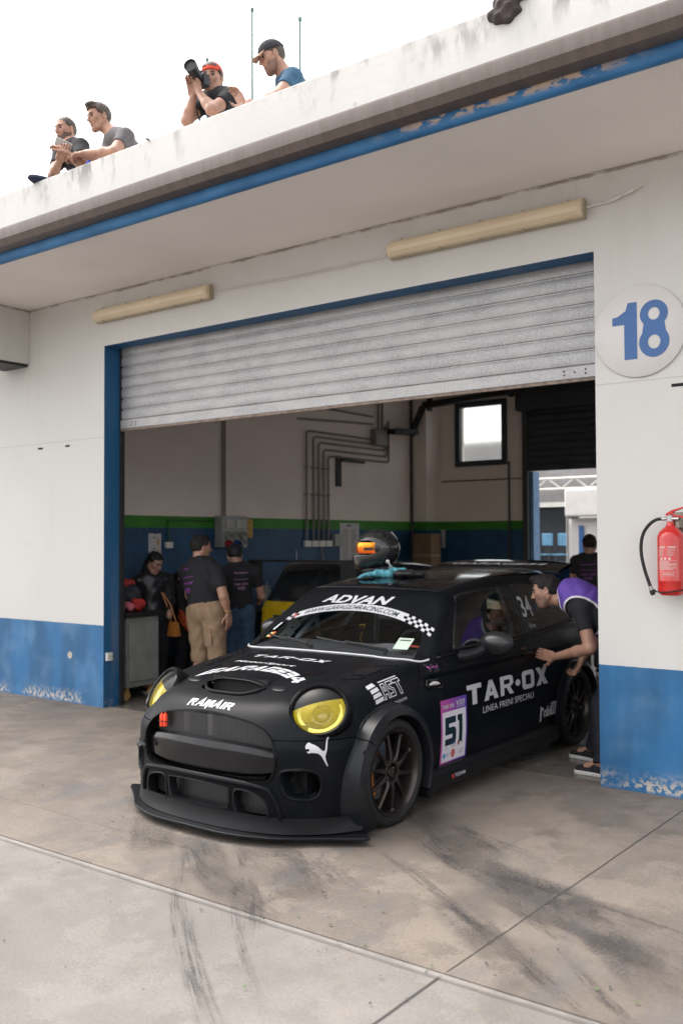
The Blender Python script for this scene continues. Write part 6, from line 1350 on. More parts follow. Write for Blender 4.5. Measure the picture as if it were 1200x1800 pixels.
# bent over helper behind her
J=dict(head=(-5.53,1.55,1.235),face=(.5,.1,-.85),hup=(1,0,.5),hs=.95,neck=(-5.60,1.56,1.17),pelvis=(-5.58,1.6,.80),shL=(-5.47,1.70,1.10),shR=(-5.52,1.42,1.10),elL=(-5.38,1.72,.88),wrL=(-5.25,1.6,.80),elR=(-5.42,1.40,.86),wrR=(-5.28,1.46,.78),knL=(-5.50,1.68,.44),anL=(-5.55,1.68,.085),toeL=(-5.44,1.64,.05),knR=(-5.52,1.50,.44),anR=(-5.56,1.50,.085),toeR=(-5.46,1.46,.05))
PD,DD=person('person in black with hood of dark hair bending behind the woman with long hair',J,shirt=TEE,skinm=SK3,hair=HAIR3,h=.013,b=.92,sleeve=1.5,hairstyle='long')
mb=MB(); mb.grid(lambda a,c:(-5.42+.20*a+.02*math.sin(c*6),1.36-.02*math.sin(a*3.14),.90-.13*c-.17*a),6,4); tag(mb.build('jacket_bundle',mat('orange_black_cloth',(.45,.07,.02),.7,var=.5,scale=30),smooth=60,solid=.03),'orange and black folded cloth held at the waist of the person bending behind','jacket')
# broad man in khaki shorts, back to the door
J=dict(head=(-4.635,.92,1.575),face=(.35,.93,-.10),hs=1.05,neck=(-4.63,.90,1.45),pelvis=(-4.545,.90,.93),shL=(-4.845,.90,1.315),shR=(-4.400,.92,1.315),elL=(-4.90,1.02,1.06),wrL=(-4.80,1.25,.98),elR=(-4.275,.88,1.08),wrR=(-4.265,.94,.90),knL=(-4.64,.92,.46),anL=(-4.66,.90,.085),toeL=(-4.68,1.05,.05),knR=(-4.40,.92,.46),anR=(-4.40,.90,.085),toeR=(-4.36,1.05,.05))
PE,DE=person('broad man in black tee and khaki shorts seen from behind',J,trousers=KHAKI,skinm=SK1,h=.011,b=1.25,sleeve=.66,bare_legs=True,hem=.9,hands={'R':((.0,.1,-1),(-1,0,0),dict(curl=.35,thumb=1,s=1.05))})
MP=mat('purple_print',(.28,.06,.34),.6,var=.1); back_print(PE,DE,MP,off=(-.085,.02),wd=.22,lines=((.0,.03),(-.085,.016),(-.15,.026),(-.235,.050)))
pk=MB(); P=onbody([(-4.42+x,.66,.66+z) for x,z in ((-.055,-.09),(.05,-.09),(.05,.09),(-.055,.09))],(0,1,0),.006,DE['trs']); pk.add([(p[0],min(p[1],.82),p[2]) for p in P],[(0,1,2,3)]); pk.build('cargo_pocket',KHAKI,PE,smooth=0,solid=.012)
MB().tube([(-4.265+.034*math.cos(a),.935+.034*math.sin(a),.925) for a in np.linspace(0,6.28,16)[:-1]],.007,6,closed=True).build('wrist_band',mat('gold_strap',(.45,.30,.10),.4,.6),PE)
# younger man beyond him
J=dict(head=(-4.70,1.50,1.485),face=(-.75,.62,-.30),hs=.98,neck=(-4.66,1.50,1.385),pelvis=(-4.66,1.52,.88),shL=(-4.76,1.40,1.295),shR=(-4.50,1.62,1.295),elL=(-4.86,1.46,1.06),wrL=(-4.90,1.62,1.10),elR=(-4.50,1.72,1.03),wrR=(-4.66,1.86,.98),knL=(-4.72,1.50,.46),anL=(-4.74,1.50,.085),toeL=(-4.82,1.60,.05),knR=(-4.60,1.58,.46),anR=(-4.60,1.58,.085),toeR=(-4.66,1.70,.05))
PF,DF=person('slim man in black tee and jeans beside the man in khaki shorts',J,trousers=JEAN,skinm=SK3,hair=HAIR3,hairstyle='quiff',h=.012,b=.95,hem=2.2); back_print(PF,DF,mat('pink_print',(.42,.22,.38),.6,var=.1),off=(.04,.02),wd=.15)
# man in black tee at the back door
J=dict(head=(-2.05,5.0,1.575),face=(-.5,.86,-.1),neck=(-2.05,5.0,1.44),pelvis=(-2.03,5.0,.93),shL=(-2.22,4.98,1.37),shR=(-1.88,5.02,1.37),elL=(-2.28,5.02,1.10),wrL=(-2.25,5.2,.95),elR=(-1.83,5.02,1.10),wrR=(-1.85,5.2,.95),knL=(-2.12,5.0,.48),anL=(-2.12,5.0,.085),toeL=(-2.14,5.15,.05),knR=(-1.94,5.0,.48),anR=(-1.94,5.0,.085),toeR=(-1.92,5.15,.05))
PB,DB=person('man in black tee with purple back print standing by the back door',J,skinm=SK1,h=.013); back_print(PB,DB,MP,off=(0,.0),wd=.20)
# four men up on the roof, elbows on the parapet
def roofman(lab,head,face,shL,shR,elL,wrL,elR,wrR,**k):
    hd=np.array(head); nk=(np.array(shL)+np.array(shR))/2+np.array([0,0,.06]); nk=nk*.75+ (hd-np.array([0,0,.13]))*.25; pv=np.array([nk[0]+k.pop('px',0),nk[1]+.42,4.58]); x=pv[0]
    hs=k.pop('hs',.95); hup=k.pop('hup',(0,0,1))
    J=dict(head=head,face=face,hs=hs,hup=hup,neck=tuple(nk),pelvis=tuple(pv),shL=shL,shR=shR,elL=elL,wrL=wrL,elR=elR,wrR=wrR,knL=(x+.12,pv[1]-.25,4.42),anL=(x+.12,pv[1]+.15,4.38),toeL=(x+.12,pv[1]+.28,4.35),knR=(x-.12,pv[1]-.25,4.42),anR=(x-.12,pv[1]+.15,4.38),toeR=(x-.12,pv[1]+.28,4.35))
    return person(lab,J,h=.011,shoes=False,**k)
G='men leaning on the roof parapet'
PG1,_=roofman('bearded bald man in black tee holding a phone over the parapet',(-4.375,-.99,5.235),(.0,-1,-.14),(-4.15,-1.0,5.03),(-4.45,-.98,5.05),(-3.98,-1.12,4.80),(-4.02,-1.235,4.86),(-4.36,-1.13,4.79),(-4.13,-1.235,4.83),skinm=SK1,hair=HAIR2,hairstyle='buzz',beard=1,group=G,hands={'L':((-.5,-.4,.5),(-.3,.2,-1),dict(curl=.6,thumb=-1)),'R':((.8,-.3,.4),(0,.3,1),dict(curl=.6,thumb=1))})
PG2,_=roofman('dark haired man in grey polo leaning his forearms on the parapet',(-3.925,-.99,5.225),(-.22,-.97,-.24),(-3.60,-.98,4.98),(-3.90,-.88,5.02),(-3.56,-1.14,4.79),(-3.82,-1.22,4.82),(-3.80,-1.05,4.79),(-3.92,-1.18,4.85),skinm=SK1,hair=HAIR2,hairstyle='quiff',shirt=GREYS,group=G,px=.12,hs=.98,hands={'L':((-1,-.1,.1),(0,.2,-1),dict(curl=.7,thumb=1)),'R':((-.9,-.2,.1),(0,.4,-1),dict(curl=.7,thumb=-1))})
PG3,_=roofman('photographer in red backwards cap aiming a camera down from the roof',(-2.640,-.95,5.190),(.45,-.88,-.16),(-2.46,-.93,5.0),(-2.765,-.92,5.05),(-2.46,-1.14,4.83),(-2.60,-1.13,5.0),(-2.74,-1.12,4.83),(-2.67,-1.12,5.0),skinm=SK1,hair=HAIR2,headwear='cap_back',group=G,hands={'L':((-.1,-.35,1),(-.3,-1,.2),dict(curl=.8,thumb=1)),'R':((.1,-.3,1),(.5,-.8,.2),dict(curl=.8,thumb=-1))})
PG4,_=roofman('man in petrol blue tee and dark cap looking down from the roof',(-2.035,-.95,5.165),(-.58,-.80,-.42),(-1.84,-.95,4.955),(-2.04,-.75,4.98),(-1.84,-1.12,4.76),(-2.0,-1.16,4.74),(-2.10,-.92,4.74),(-2.13,-1.15,4.755),skinm=SK1,hair=HAIR2,hairstyle='buzz',shirt=BLUET,headwear='cap',beard=2,group=G,px=.05,hands={'R':((-.4,-.2,.9),(-.3,-1,0),dict(curl=.35,thumb=1,s=1.0))})
# things they hold or left on the parapet
MB().box(-.035,.035,-.004,.004,-.07,.07).build('mobile_phone',mat('phone_silver',(.45,.44,.43),.3,.3),smooth=0,bevel=.003,loc=(-4.06,-1.25,4.945),rot=(R(55),R(-48),R(-10)))
tag(bpy.data.objects['mobile_phone'],'silver phone in the hand of the bearded man on the roof','phone')
cmr=thing('camera','black camera with long lens held up by the man in the red cap','camera',(-2.625,-1.09,5.105),R(0)); MB().box(-.065,.065,-.03,.035,-.045,.05).box(-.03,.03,-.03,.03,.05,.075).build('camera_body',M_BLACK,cmr,smooth=0,bevel=.008)
MB().lathe([(.036,-.03),(.038,-.05),(.040,-.10),(.046,-.15),(.050,-.19),(.050,-.20),(.044,-.20),(.040,-.185)],(0,0,0),(-.37,.91,-.17),24).lathe([(.0,-.188),(.042,-.188)],(0,0,0),(-.37,.91,-.17),24).build('lens',M_BLACK,cmr)
MB().tube([(-.06,.02,.0),(-.055,.0,-.12),(-.03,.0,-.25),(.0,.03,-.33)],.007,6).build('neck_strap',M_BLACKRUB,cmr)
tag(MB().lathe([(0,0),(.10,.0),(.13,.02),(.12,.045),(.05,.06),(0,.062)],(-4.40,-1.185,4.70),(0,0,1),16,ell=(1.3,.6)).build('dark_bag',mat('navy_cloth',(.02,.03,.06),.8)),'flat dark bag lying on the parapet left of the bearded man','bag')
tag(MB().lathe([(.0,0),(.026,0),(.026,.028),(.012,.036),(.012,.05),(0,.05)],(-3.78,-1.21,4.702),(0,0,1),14).build('small_bottle',mat('blue_label_bottle',(.02,.06,.50),.3)),'small bottle with blue label on the parapet by the grey polo','bottle')
def f_bun(P):
    q=P-np.array([.005,-1.27,4.70]); r=.007*np.sin(P[:,0]*45+P[:,2]*70)+.004*np.sin(P[:,2]*95-P[:,0]*60)
    d=ellip(q,(-.02,0,-.045),np.eye(3),(.105,.060,.065)); d=smin(d,ellip(q,(.05,.02,.02),np.eye(3),(.10,.09,.035)),.04); return smin(d,ellip(q,(0,.07,.02),np.eye(3),(.12,.10,.03)),.03)-r
V,F_,N=implicit(f_bun,(-.2,-1.42,4.54),(.25,-1.05,4.82),.009); tag(npmesh('cloth_bundle',V,F_,N,mat('brown_grey_cloth',(.07,.055,.055),.9,var=.3,scale=20)),'bundled dark cloth hanging over the parapet edge','cloth')
# ------------------------------------------------------------------ helmet and gloves on the roof of the car
c2w=lambda u,v,w: Vector((CARO.x+math.cos(CARZ)*u-math.sin(CARZ)*v, CARO.y+math.sin(CARZ)*u+math.cos(CARZ)*v, w))
hm=thing('racing_helmet','glossy carbon racing helmet with orange visor on the car roof','helmet',c2w(-1.50,-.29,1.392),R(224))
def carbonm():
    m=bpy.data.materials.new('carbon_weave'); t=NT(m); o=t.obj(); s=t.t.nodes.new('ShaderNodeSeparateXYZ'); t.t.links.new(o,s.inputs[0]); a=t.math('FRACT',t.mul(t.add(s.outputs[2],s.outputs[1]),70)); b=t.math('FRACT',t.mul(t.sub(s.outputs[2],s.outputs[1]),70)); k=t.mul(t.step(a,.4,.6),t.step(b,.4,.6)); t.p('Base Color',t.mix(k,(.012,.012,.013),(.035,.035,.036))); t.p('Roughness',.25); t.p('Coat Weight',.5); t.p('Coat Roughness',.05); return m
def f_hel(P):
    I=np.eye(3); d=ellip(P,(-.012,0,.158),I,(.150,.122,.132)); d=smin(d,ellip(P,(.045,0,.095),I,(.112,.098,.078)),.05); d=smax(d,.012+.05*(-P[:,0])*.3-P[:,2]+.0,.02); d=smin(d,rcone(P,(.12,-.04,.055),(.12,.04,.055),.022,.022),.03)
    o=rbox(P,(.14,0,.165),I,(.105,.128,.046),.03); return smax(d,-o,.006)
V,F_,N=implicit(f_hel,(-.19,-.15,-.01),(.19,.15,.31),.006); npmesh('shell',V,F_,N,carbonm(),hm)
vz=MB(); vz.grid(lambda a,b:((.118*math.cos(R(-84+a*168))+.018-.02*(b-.5)**2),(.120*math.sin(R(-84+a*168))),.130+b*.070),24,6); 
vm=bpy.data.materials.new('iridium_visor'); t=NT(vm); o=t.obj(); s=t.t.nodes.new('ShaderNodeSeparateXYZ'); t.t.links.new(o,s.inputs[0]); t.p('Base Color',t.mix(t.step(s.outputs[2],.12,.20),(.80,.10,.01),(.95,.35,.03))); t.p('Metallic',.75); t.p('Roughness',.08); vz.build('visor',vm,hm,smooth=60)
MB().box(-.005,.10,.095,.118,.150,.166).lathe([(.020,0),(.020,.010),(.008,.014),(0,.014)],(.015,.113,.16),(0,1,0),20).lathe([(.020,0),(.020,.010),(.008,.014),(0,.014)],(.015,-.113,.16),(0,-1,0),20).build('visor_pivot',mat('pivot_black',(.02,.02,.02),.3),hm,smooth=40)
MB().lathe([(.013,0),(.013,.006),(0,.008)],(-.055,.118,.075),(0,1,0),16).lathe([(.012,0),(.012,.006),(0,.008)],(-.075,.108,.035),(0,1,0),16).tube([(-.055,.122,.075),(-.07,.125,.05),(-.09,.118,.03)],.008,8).tube([(-.10,.02,.27),(-.135,.03,.22),(-.15,.03,.15)],.006,6).build('anchor_post',M_STEEL,hm)
MB().tube([(-.06,.09,.03),(.0,.10,.018),(.06,.08,.016),(.09,.03,.014)],.016,8).tube([(-.06,-.09,.03),(.0,-.10,.018),(.06,-.08,.016)],.016,8).build('chin_pad',M_BLACKRUB,hm)
hm.scale=(1.17,1.17,1.17)
gl=[]
def glove(loc,rz,lab,s=1.0,flat=1.0):
    w=np.array([0,0,.035]); pr,palm=hand_prims(w,(1,0,-.12),(0,0,-1),curl=.35,thumb=1,s=1.12*s,spread=.25)
    def f(P):
        g=rbox(P,palm[0],palm[1],palm[2],.012)
        for p in pr: g=smin(g,rcone(P,p[0],p[1],p[2]+.002,p[3]+.002),.008)
        g=smin(g,rcone(P,(-.09,0,.03),(0.01,0,.035),.034,.030),.02); return g-.002*np.sin(P[:,0]*120)
    V,F_,N=implicit(f,(-.14,-.10,-.09),(.25,.11,.10),.006); V[:,2]=np.maximum(V[:,2],-.0+.0)
    T=thing('racing_glove',lab,'glove',loc,rz,group='teal racing gloves on the car roof'); npmesh('glove_shell',V,F_,N,mat('teal_suede',(.075,.27,.33),.8,var=.2,scale=30,bump=.2,objspace=True),T)
    mb=MB()
    for p in pr[1:16:4]: mb.tube([tuple(p[0]+np.array([0,0,.011])),tuple(p[1]+np.array([0,0,.010]))],.0025,5)
    mb.tube([(-.05,-.03,.062),(-.05,.03,.062)],.004,5); mb.build('glove_stitching',M_BLACK,T)
glove(c2w(-1.36,-.17,1.358),R(196),'teal and black racing glove spread out in front of the helmet'); glove(c2w(-1.44,-.08,1.372),R(172),'teal racing glove piled up against the base of the helmet')
V,F_,N=implicit(lambda P:smin(ellip(P,(0,0,.02),np.eye(3),(.10,.07,.03)),ellip(P,(.07,.05,.015),np.eye(3),(.08,.06,.022)),.03)-.005*np.sin(P[:,0]*60)*np.sin(P[:,1]*50),(-.16,-.12,-.03),(.2,.16,.09),.008); o=npmesh('balaclava',V,F_,N,mat('black_fireproof_knit',(.015,.015,.018),.6,var=.3)); o.location=c2w(-1.42,.02,1.372); tag(o,'crumpled black balaclava on the car roof beside the helmet','balaclava')
# ------------------------------------------------------------------ yellow and black car parked across the back
yc=thing('parked_car','yellow hatchback with black roof and rear wing parked tail first behind the black car','car',(-4.42,5.62,0),R(88.5))
M_YEL=mat('yellow_paint',(.90,.60,.015),.28,var=.05,coat=.5); M_YDARK=mat('dark_window_panel',(.02,.022,.025),.15,var=.1,coat=.5)
_,yb=clip(BV,BT,BN,F(f_arch,BV)); low_,top_=clip(*yb,yb[0][:,2]-.915)
npmesh('body_shell',low_[0],low_[1],low_[2],M_YEL,yc); npmesh('cabin_top',top_[0],top_[1],top_[2],M_YDARK,yc)
def rearpatch(name,vf,v0,w0,m,lift=.004,cell=.08): vs,fs=subdiv2d(vf,cell); P=onbody([(-3.6,v0-x,w0+y) for x,y in vs],(1,0,0),lift); return MB().add([tuple(p) for p in P],fs).build(name,m,yc,smooth=0)
pan=[(p.x,p.y) for p in smooth_poly([(0,.03),(.03,0),(.80,.0),(.86,.05),(.88,.20),(.82,.26),(.10,.27),(.03,.24)],4)]
rearpatch('tailgate_panel',(pan,[tuple(range(len(pan)))]),.50,.49,mat('dark_grey_panel',(.09,.092,.095),.5,var=.1))
v_=fit_w(text_obj('TEAM',.05,off=.01),.20,.035); rearpatch('tailgate_lettering',v_,.33,.675,M_LETTER,.008,.3); v_=fit_w(text_obj('R3M',.1,off=.02,space=1.1),.42,.085); rearpatch('tailgate_lettering',v_,.03,.53,M_LETTER,.008,.3)
rearpatch('tailgate_strip',letters([R_(0,.30,0,.025)]),.33,.79,M_LETTER,.006)
for sd in (1,-1):
    MB().box(-3.36,-3.10,.70*sd,.715*sd,1.18,1.42).build('wing_endplate',M_BLACK,yc,smooth=0,bevel=.01)
MB().box(-3.36,-3.08,-.70,.70,1.395,1.415).build('rear_wing',M_BLACK,yc,smooth=0,bevel=.006)
MB().tube([(-3.0,.25,1.38),(-3.0,.25,1.52)],.006,6).build('aerial',M_STEEL,yc)
for (u,_) in wheel_c:
    for sd in (1,-1):
        W=thing_part('wheel',yc); W.location=(u,.84*sd,.305); W.rotation_euler=(0,0,0 if sd>0 else math.pi); MB().lathe([(.24,-.2),(.29,-.22),(.305,-.2),(.305,-.03),(.28,.0),(.25,-.004)],(0,0,0),(0,1,0),40).build('tyre',M_TYRE,W); MB().lathe([(.245,-.01),(.22,-.03),(.08,-.05),(0,-.04)],(0,0,0),(0,1,0),40).build('rim',M_RIM,W)
# ------------------------------------------------------------------ tool trolley and clutter on the left
tr=thing('tool_trolley','grey metal tool trolley with clothes on top just inside the door','tool trolley',(-5.12,.56,0),R(0))
tm=mat('trolley_enamel',(.24,.25,.24),.42,.2,var=.12)
MB().box(-.62,0,-.22,.22,.14,.86).build('cabinet',tm,tr,smooth=0,bevel=.012); MB().box(-.66,.04,-.26,.26,.862,.905).build('worktop',M_BLACK,tr,smooth=0,bevel=.008); MB().box(.002,.022,-.20,.20,.20,.80).box(-.60,-.04,-.240,-.222,.18,.82).build('door_panel',tm,tr,smooth=0,bevel=.006)
MB().box(-.20,-.135,-.246,-.241,.42,.485).build('sticker',M_LETTER,tr,smooth=0); MB().lathe([(.016,0),(.016,.003),(0,.004)],(-.168,-.247,.452),(0,-1,0),14).build('sticker_dot',mat('dark_green',(.03,.10,.07),.5),tr)
for cx in (-.56,-.06):
    for cy in (-.17,.17): w_=MB().lathe([(.045,-.014),(.052,-.008),(.052,.008),(.045,.014)],(cx,cy,.052),(1,0,0),20,cap=True); w_.box(cx-.02,cx+.02,cy-.02,cy+.02,.09,.14); w_.build('castor',mat('amber_castor',(.40,.25,.09),.5),tr)
def cloth(name,lab,cat_,c,r,m,seed,flat=.5):
    def f(P):
        q=P-np.array(c); return ellip(q,(0,0,0),np.eye(3),r)-.015*np.sin(q[:,0]*38+seed)*np.sin(q[:,1]*41+q[:,2]*30+seed)
    V,F_,N=implicit(f,np.array(c)-np.array(r)-.05,np.array(c)+np.array(r)+.05,.012); tag(npmesh(name,V,F_,N,m),lab,cat_)
cloth('pink_cloth','pink and red cloth on the trolley top beside the woman','cloth',(-5.29,.50,.955),(.10,.07,.05),mat('pink_cotton',(.60,.16,.20),.8,var=.2),1)
cloth('red_cloth','small red cloth on the trolley top behind the pink one','cloth',(-5.25,.60,.975),(.08,.07,.07),mat('red_cotton',(.45,.03,.025),.8,var=.2),2)
cloth('clothes_pile','pile of dark clothes with a red sleeve on the trolley by the blue jamb','clothes',(-5.42,.58,1.05),(.16,.15,.16),mat('mixed_dark_cloth',(.03,.035,.045),.85,var=.6,scale=9),3)
cloth('red_jacket','red and grey jacket lying on top of the dark clothes pile','jacket',(-5.44,.56,1.20),(.12,.12,.05),mat('red_grey_cloth',(.38,.04,.03),.8,var=.5,scale=22),4)
def rag(a,b): return (-5.50+.17*a,.315-.01+.008*math.sin(a*9),.88-.34*b+.02*a)
tag(MB().grid(rag,8,8).build('grey_towel',mat('grey_towelling',(.07,.075,.09),.9),smooth=60,solid=.012),'grey towel hanging over the front edge of the trolley','towel')
# dark benches and bins along the left wall
tb=thing('work_bench','dark low workbench against the blue wall behind the men','workbench',(-5.75,2.6,0)); MB().box(-.38,.35,-.9,1.6,.72,.76).build('bench_top',M_BLACK,tb,smooth=0); MB().box(-.34,.30,-.85,1.55,.22,.26).build('bench_shelf',M_BLACK,tb,smooth=0)
for x in (-.34,.30):
    for y in (-.85,1.52): MB().box(x,x+.05,y,y+.05,0,.72).build('leg',M_BLACK,tb,smooth=0)
for k,(x,y,z,r,h_,m_,lab) in enumerate([(-5.05,3.05,0,.17,.55,mat('blue_bin_plastic',(.02,.07,.16),.4),'blue plastic drum on the floor behind the slim man'),(-5.1,3.1,.55,.15,.26,mat('black_pot',(.012,.012,.014),.5),'black bucket standing on top of the blue drum'),(-5.9,2.3,.76,.09,.22,mat('black_pot',(.012,.012,.014),.5),'dark canister on the workbench'),(-5.8,3.3,.76,.05,.26,mat('clear_bottle',(.30,.33,.34),.3),'pale plastic bottle on the workbench')]):
    T=thing('drum' if k<2 else 'canister',lab,'drum' if k<2 else 'canister',(x,y,z)); MB().lathe([(r*.92,0),(r,.02),(r,h_*.9),(r*.9,h_),(0,h_)],(0,0,0),(0,0,1),24,cap=True).build('body',m_,T); MB().lathe([(r*.95,h_),(r*.97,h_+.03),(r*.2,h_+.035),(r*.15,h_+.07),(0,h_+.07)],(0,0,0),(0,0,1),24).build('lid',m_,T)
lt=thing('laptop','small dark monitor on the bench beside the yellow car','monitor',(-5.35,3.55,.76),R(-35)); MB().box(-.20,.20,-.01,.01,.03,.26).build('screen',mat('dim_screen',(.05,.06,.065),.2),lt,smooth=0,bevel=.004); MB().box(-.2,.2,-.16,.12,0,.02).build('stand',M_BLACK,lt,smooth=0)
# ------------------------------------------------------------------ fittings on the inner walls (x = -6.2)
WX=-6.198
def wbox(y0,y1,z0,z1,d,mb=None): return (mb or MB()).box(WX,WX+d,y0,y1,z0,z1)
n1=thing('wall_notice','white notice sheet clipped above the woman with long hair','notice',(0,0,0)); wbox(1.60,1.80,1.48,1.735,.004).build('sheet',M_PAPER,n1,smooth=0)
a=MB(); 
for i,zz in enumerate((1.655,1.635,1.615,1.595,1.52)): wbox(1.73,1.77,zz,zz+.016,.0055,a)
a.build('coloured_boxes',mat('notice_orange',(.50,.28,.06),.6,var=.4,scale=40),n1,smooth=0); a=MB(); 
for zz in (1.68,1.545,1.50): wbox(1.65,1.72,zz,zz+.008,.0055,a)
a.build('text_lines',M_BLACK,n1,smooth=0); wbox(1.69,1.71,1.725,1.75,.01).build('clip',M_BLACK,n1,smooth=0)
so2=thing('wall_switch','cream switch box on the blue wall under the green stripe','switch',(0,0,0)); wbox(1.855,1.97,1.555,1.63,.04).build('housing',M_WHITE,so2,bevel=.006); MB().tube([(WX+.012,1.91,1.63),(WX+.012,1.91,1.90),(WX+.012,2.70,1.90)],.010,6).build('conduit',mat('conduit_painted_green',(.03,.13,.03),.5),so2)
eb=thing('electrical_cabinet','grey socket cabinet with red and blue outlets on the wall','electrical cabinet',(0,0,0)); wbox(2.72,3.21,1.555,1.965,.14).build('housing',M_GREYBOX,eb,smooth=0,bevel=.012)
wbox(2.78,2.92,1.80,1.93,.155).build('cover_plate',mat('clear_cover',(.36,.36,.36),.2),eb,smooth=0,bevel=.01); wbox(2.98,3.16,1.80,1.93,.155).build('cover_plate',mat('clear_cover',(.36,.36,.36),.2),eb,smooth=0,bevel=.01)
for i,(yy,zz,m_) in enumerate([(2.80,1.72,M_GREYBOX),(2.95,1.72,M_GREYBOX),(3.10,1.72,M_GREYBOX),(2.82,1.61,mat('outlet_red',(.30,.02,.025),.4)),(2.98,1.61,mat('outlet_blue',(.02,.06,.22),.4)),(3.11,1.61,M_GREYBOX)]):
    MB().lathe([(.050,0),(.052,.03),(.046,.055),(.035,.05),(0,.02)],(WX+.14,yy,zz),(1,0,-.35),18).build('outlet',m_,eb)
MB().tube([(WX+.02,2.86,1.965),(WX+.02,2.86,4.1)],.013,6).build('conduit',M_GREYP,eb); MB().tube([(WX+.02,2.90,1.965),(WX+.02,2.90,4.1)],.013,6).build('conduit',M_GREYP,eb)
yn=thing('wall_notice','orange yellow printed notice right of the electrical cabinet','notice',(0,0,0)); wbox(3.235,3.46,1.68,1.93,.004).build('sheet',M_PAPERY,yn,smooth=0); a=MB()
for i in range(8): wbox(3.26,3.43-.03*(i%3),1.70+.028*i,1.710+.028*i,.0055,a)
a.build('text_lines',mat('brown_ink',(.25,.12,.03),.6),yn,smooth=0)
ss=thing('socket_row','row of small white sockets at the foot of the grey conduits','sockets',(0,0,0))
for i in range(4): wbox(4.545+.17*i,4.69+.17*i,1.545,1.635,.05).build('socket',M_WHITE,ss,smooth=0,bevel=.008)
wbox(5.235,5.42,1.55,1.735,.07).build('socket_box',M_GREYBOX,ss,smooth=0,bevel=.008); MB().tube([(WX+.03,4.95,1.545),(WX+.04,4.98,1.35),(WX+.03,5.02,1.2)],.010,6).build('cord',M_GREYP,ss)
pn=thing('wall_notice','tall typewritten notice sheet right of the socket row','notice',(0,0,0)); wbox(5.445,5.95,1.25,1.905,.004).build('sheet',M_PAPER,pn,smooth=0); a=MB(); rr=random.Random(4)
for i in range(24): wbox(5.50,5.68+rr.uniform(-.04,.0),1.29+.022*i,1.298+.022*i,.0055,a); wbox(5.73,5.90+rr.uniform(-.06,.0),1.29+.022*i,1.298+.022*i,.0055,a)
wbox(5.62,5.74,1.85,1.88,.0055,a); a.build('text_lines',mat('grey_ink',(.16,.15,.16),.7),pn,smooth=0)
cpn=thing('conduit_run','five nested grey conduits bending along the upper left wall','conduit',(0,0,0))
pb=[4.60,4.76,4.885,5.005,5.125]; tz=[3.245,3.17,3.09,2.995,2.905]; he=[(6.27,3.345),(6.52,3.235),(6.62,3.13),(6.68,3.03),(6.73,2.93)]
for i in range(5):
    y0,z1=pb[i],tz[i]; ye,ze=he[i]; r_=.05; pts=[(WX+.03,y0,1.62),(WX+.03,y0,z1-r_),(WX+.03,y0+.015,z1-.015),(WX+.03,y0+r_,z1)]; pts+=[(WX+.03,ye,z1+(0.01))]
    if i: pts+=[(WX+.03,ye+.03,z1+.05),(WX+.03,ye+.03,3.40+.05*i)]
    MB().tube(pts,.016,8).build('conduit_pipe',M_GREYP,cpn)
for zz in (1.9,2.3,2.7):
    for y0 in pb: MB().box(WX,WX+.05,y0-.025,y0+.025,zz,zz+.02).build('pipe_clip',M_GREYP,cpn,smooth=0)
wbox(6.27,6.60,3.16,3.42,.12).build('junction_box',M_GREYP,cpn,smooth=0,bevel=.01); MB().tube([(WX+.04,6.45,3.42),(WX+.04,6.45,4.1)],.02,8).tube([(WX+.04,6.56,3.42),(WX+.04,6.56,4.1)],.02,8).build('conduit_pipe',M_GREYP,cpn)
MB().tube([(WX+.03,4.4,3.40),(WX+.03,6.3,3.50)],.016,8).tube([(WX+.03,4.5,3.62),(WX+.03,6.3,3.62)],.016,8).build('conduit_pipe',M_GREYP,cpn)
bk=thing('wall_bracket','black angle bracket fixed to the wall right of the conduits','bracket',(0,0,0)); wbox(5.345,5.46,2.46,2.93,.03).build('plate',M_BLACK,bk,smooth=0); MB().box(WX+.03,WX+.07,5.46,6.03,2.845,2.885).build('arm',M_BLACK,bk,smooth=0)
ct=thing('cable_tray','black cable tray stepping up from the side wall to the back wall','cable tray',(0,0,0))
def traypath(pts,w,hh):
    mb=MB()
    for i in range(len(pts)-1):
        p,q=Vector(pts[i]),Vector(pts[i+1]); d=(q-p); L=d.length; M=Matrix.Translation(p)@d.to_track_quat('X','Z').to_matrix().to_4x4(); mb.box(-.02,L+.02,-w/2,w/2,0,.012,M=M).box(-.02,L+.02,-w/2,-w/2+.012,.012,hh,M=M).box(-.02,L+.02,w/2-.012,w/2,.012,hh,M=M)
    return mb
traypath([(-6.0,6.60,3.36),(-6.0,7.28,3.40),(-5.86,7.42,3.86),(-4.4,7.42,3.93),(-.7,7.42,3.98)],.16,.09).build('tray',M_BLACKRUB,ct,smooth=0)
MB().box(-5.80,-5.76,7.36,7.48,3.80,4.13).box(-4.30,-4.26,7.36,7.48,3.9,4.13).build('hanger',M_BLACK,ct,smooth=0)
pl=thing('wall_pipe','thin dark pipe down the back wall below the window','pipe',(0,0,0)); MB().tube([(-4.60,7.97,2.93),(-4.60,7.97,1.30)],.018,8).build('pipe',mat('pipe_dark',(.05,.05,.055),.5),pl); MB().tube([(-5.89,7.985,2.64),(-4.34,7.985,2.64)],.010,6).build('cable_run',mat('pipe_dark',(.05,.05,.055),.5),pl)
MB().tube([(-6.17,7.46,4.1),(-6.17,7.46,1.2)],.022,8).build('pipe',mat('pipe_dark',(.05,.05,.055),.5),pl)
cb_=thing('cardboard_box','brown cardboard box on a shelf in the dark back corner','box',(-5.78,7.30,1.02)); MB().box(-.17,.17,-.15,.15,0,.72).build('carton',M_CARD,cb_,smooth=0); MB().box(-.175,.175,-.155,.155,.34,.38).build('tape',mat('box_tape',(.30,.22,.14),.4),cb_,smooth=0)
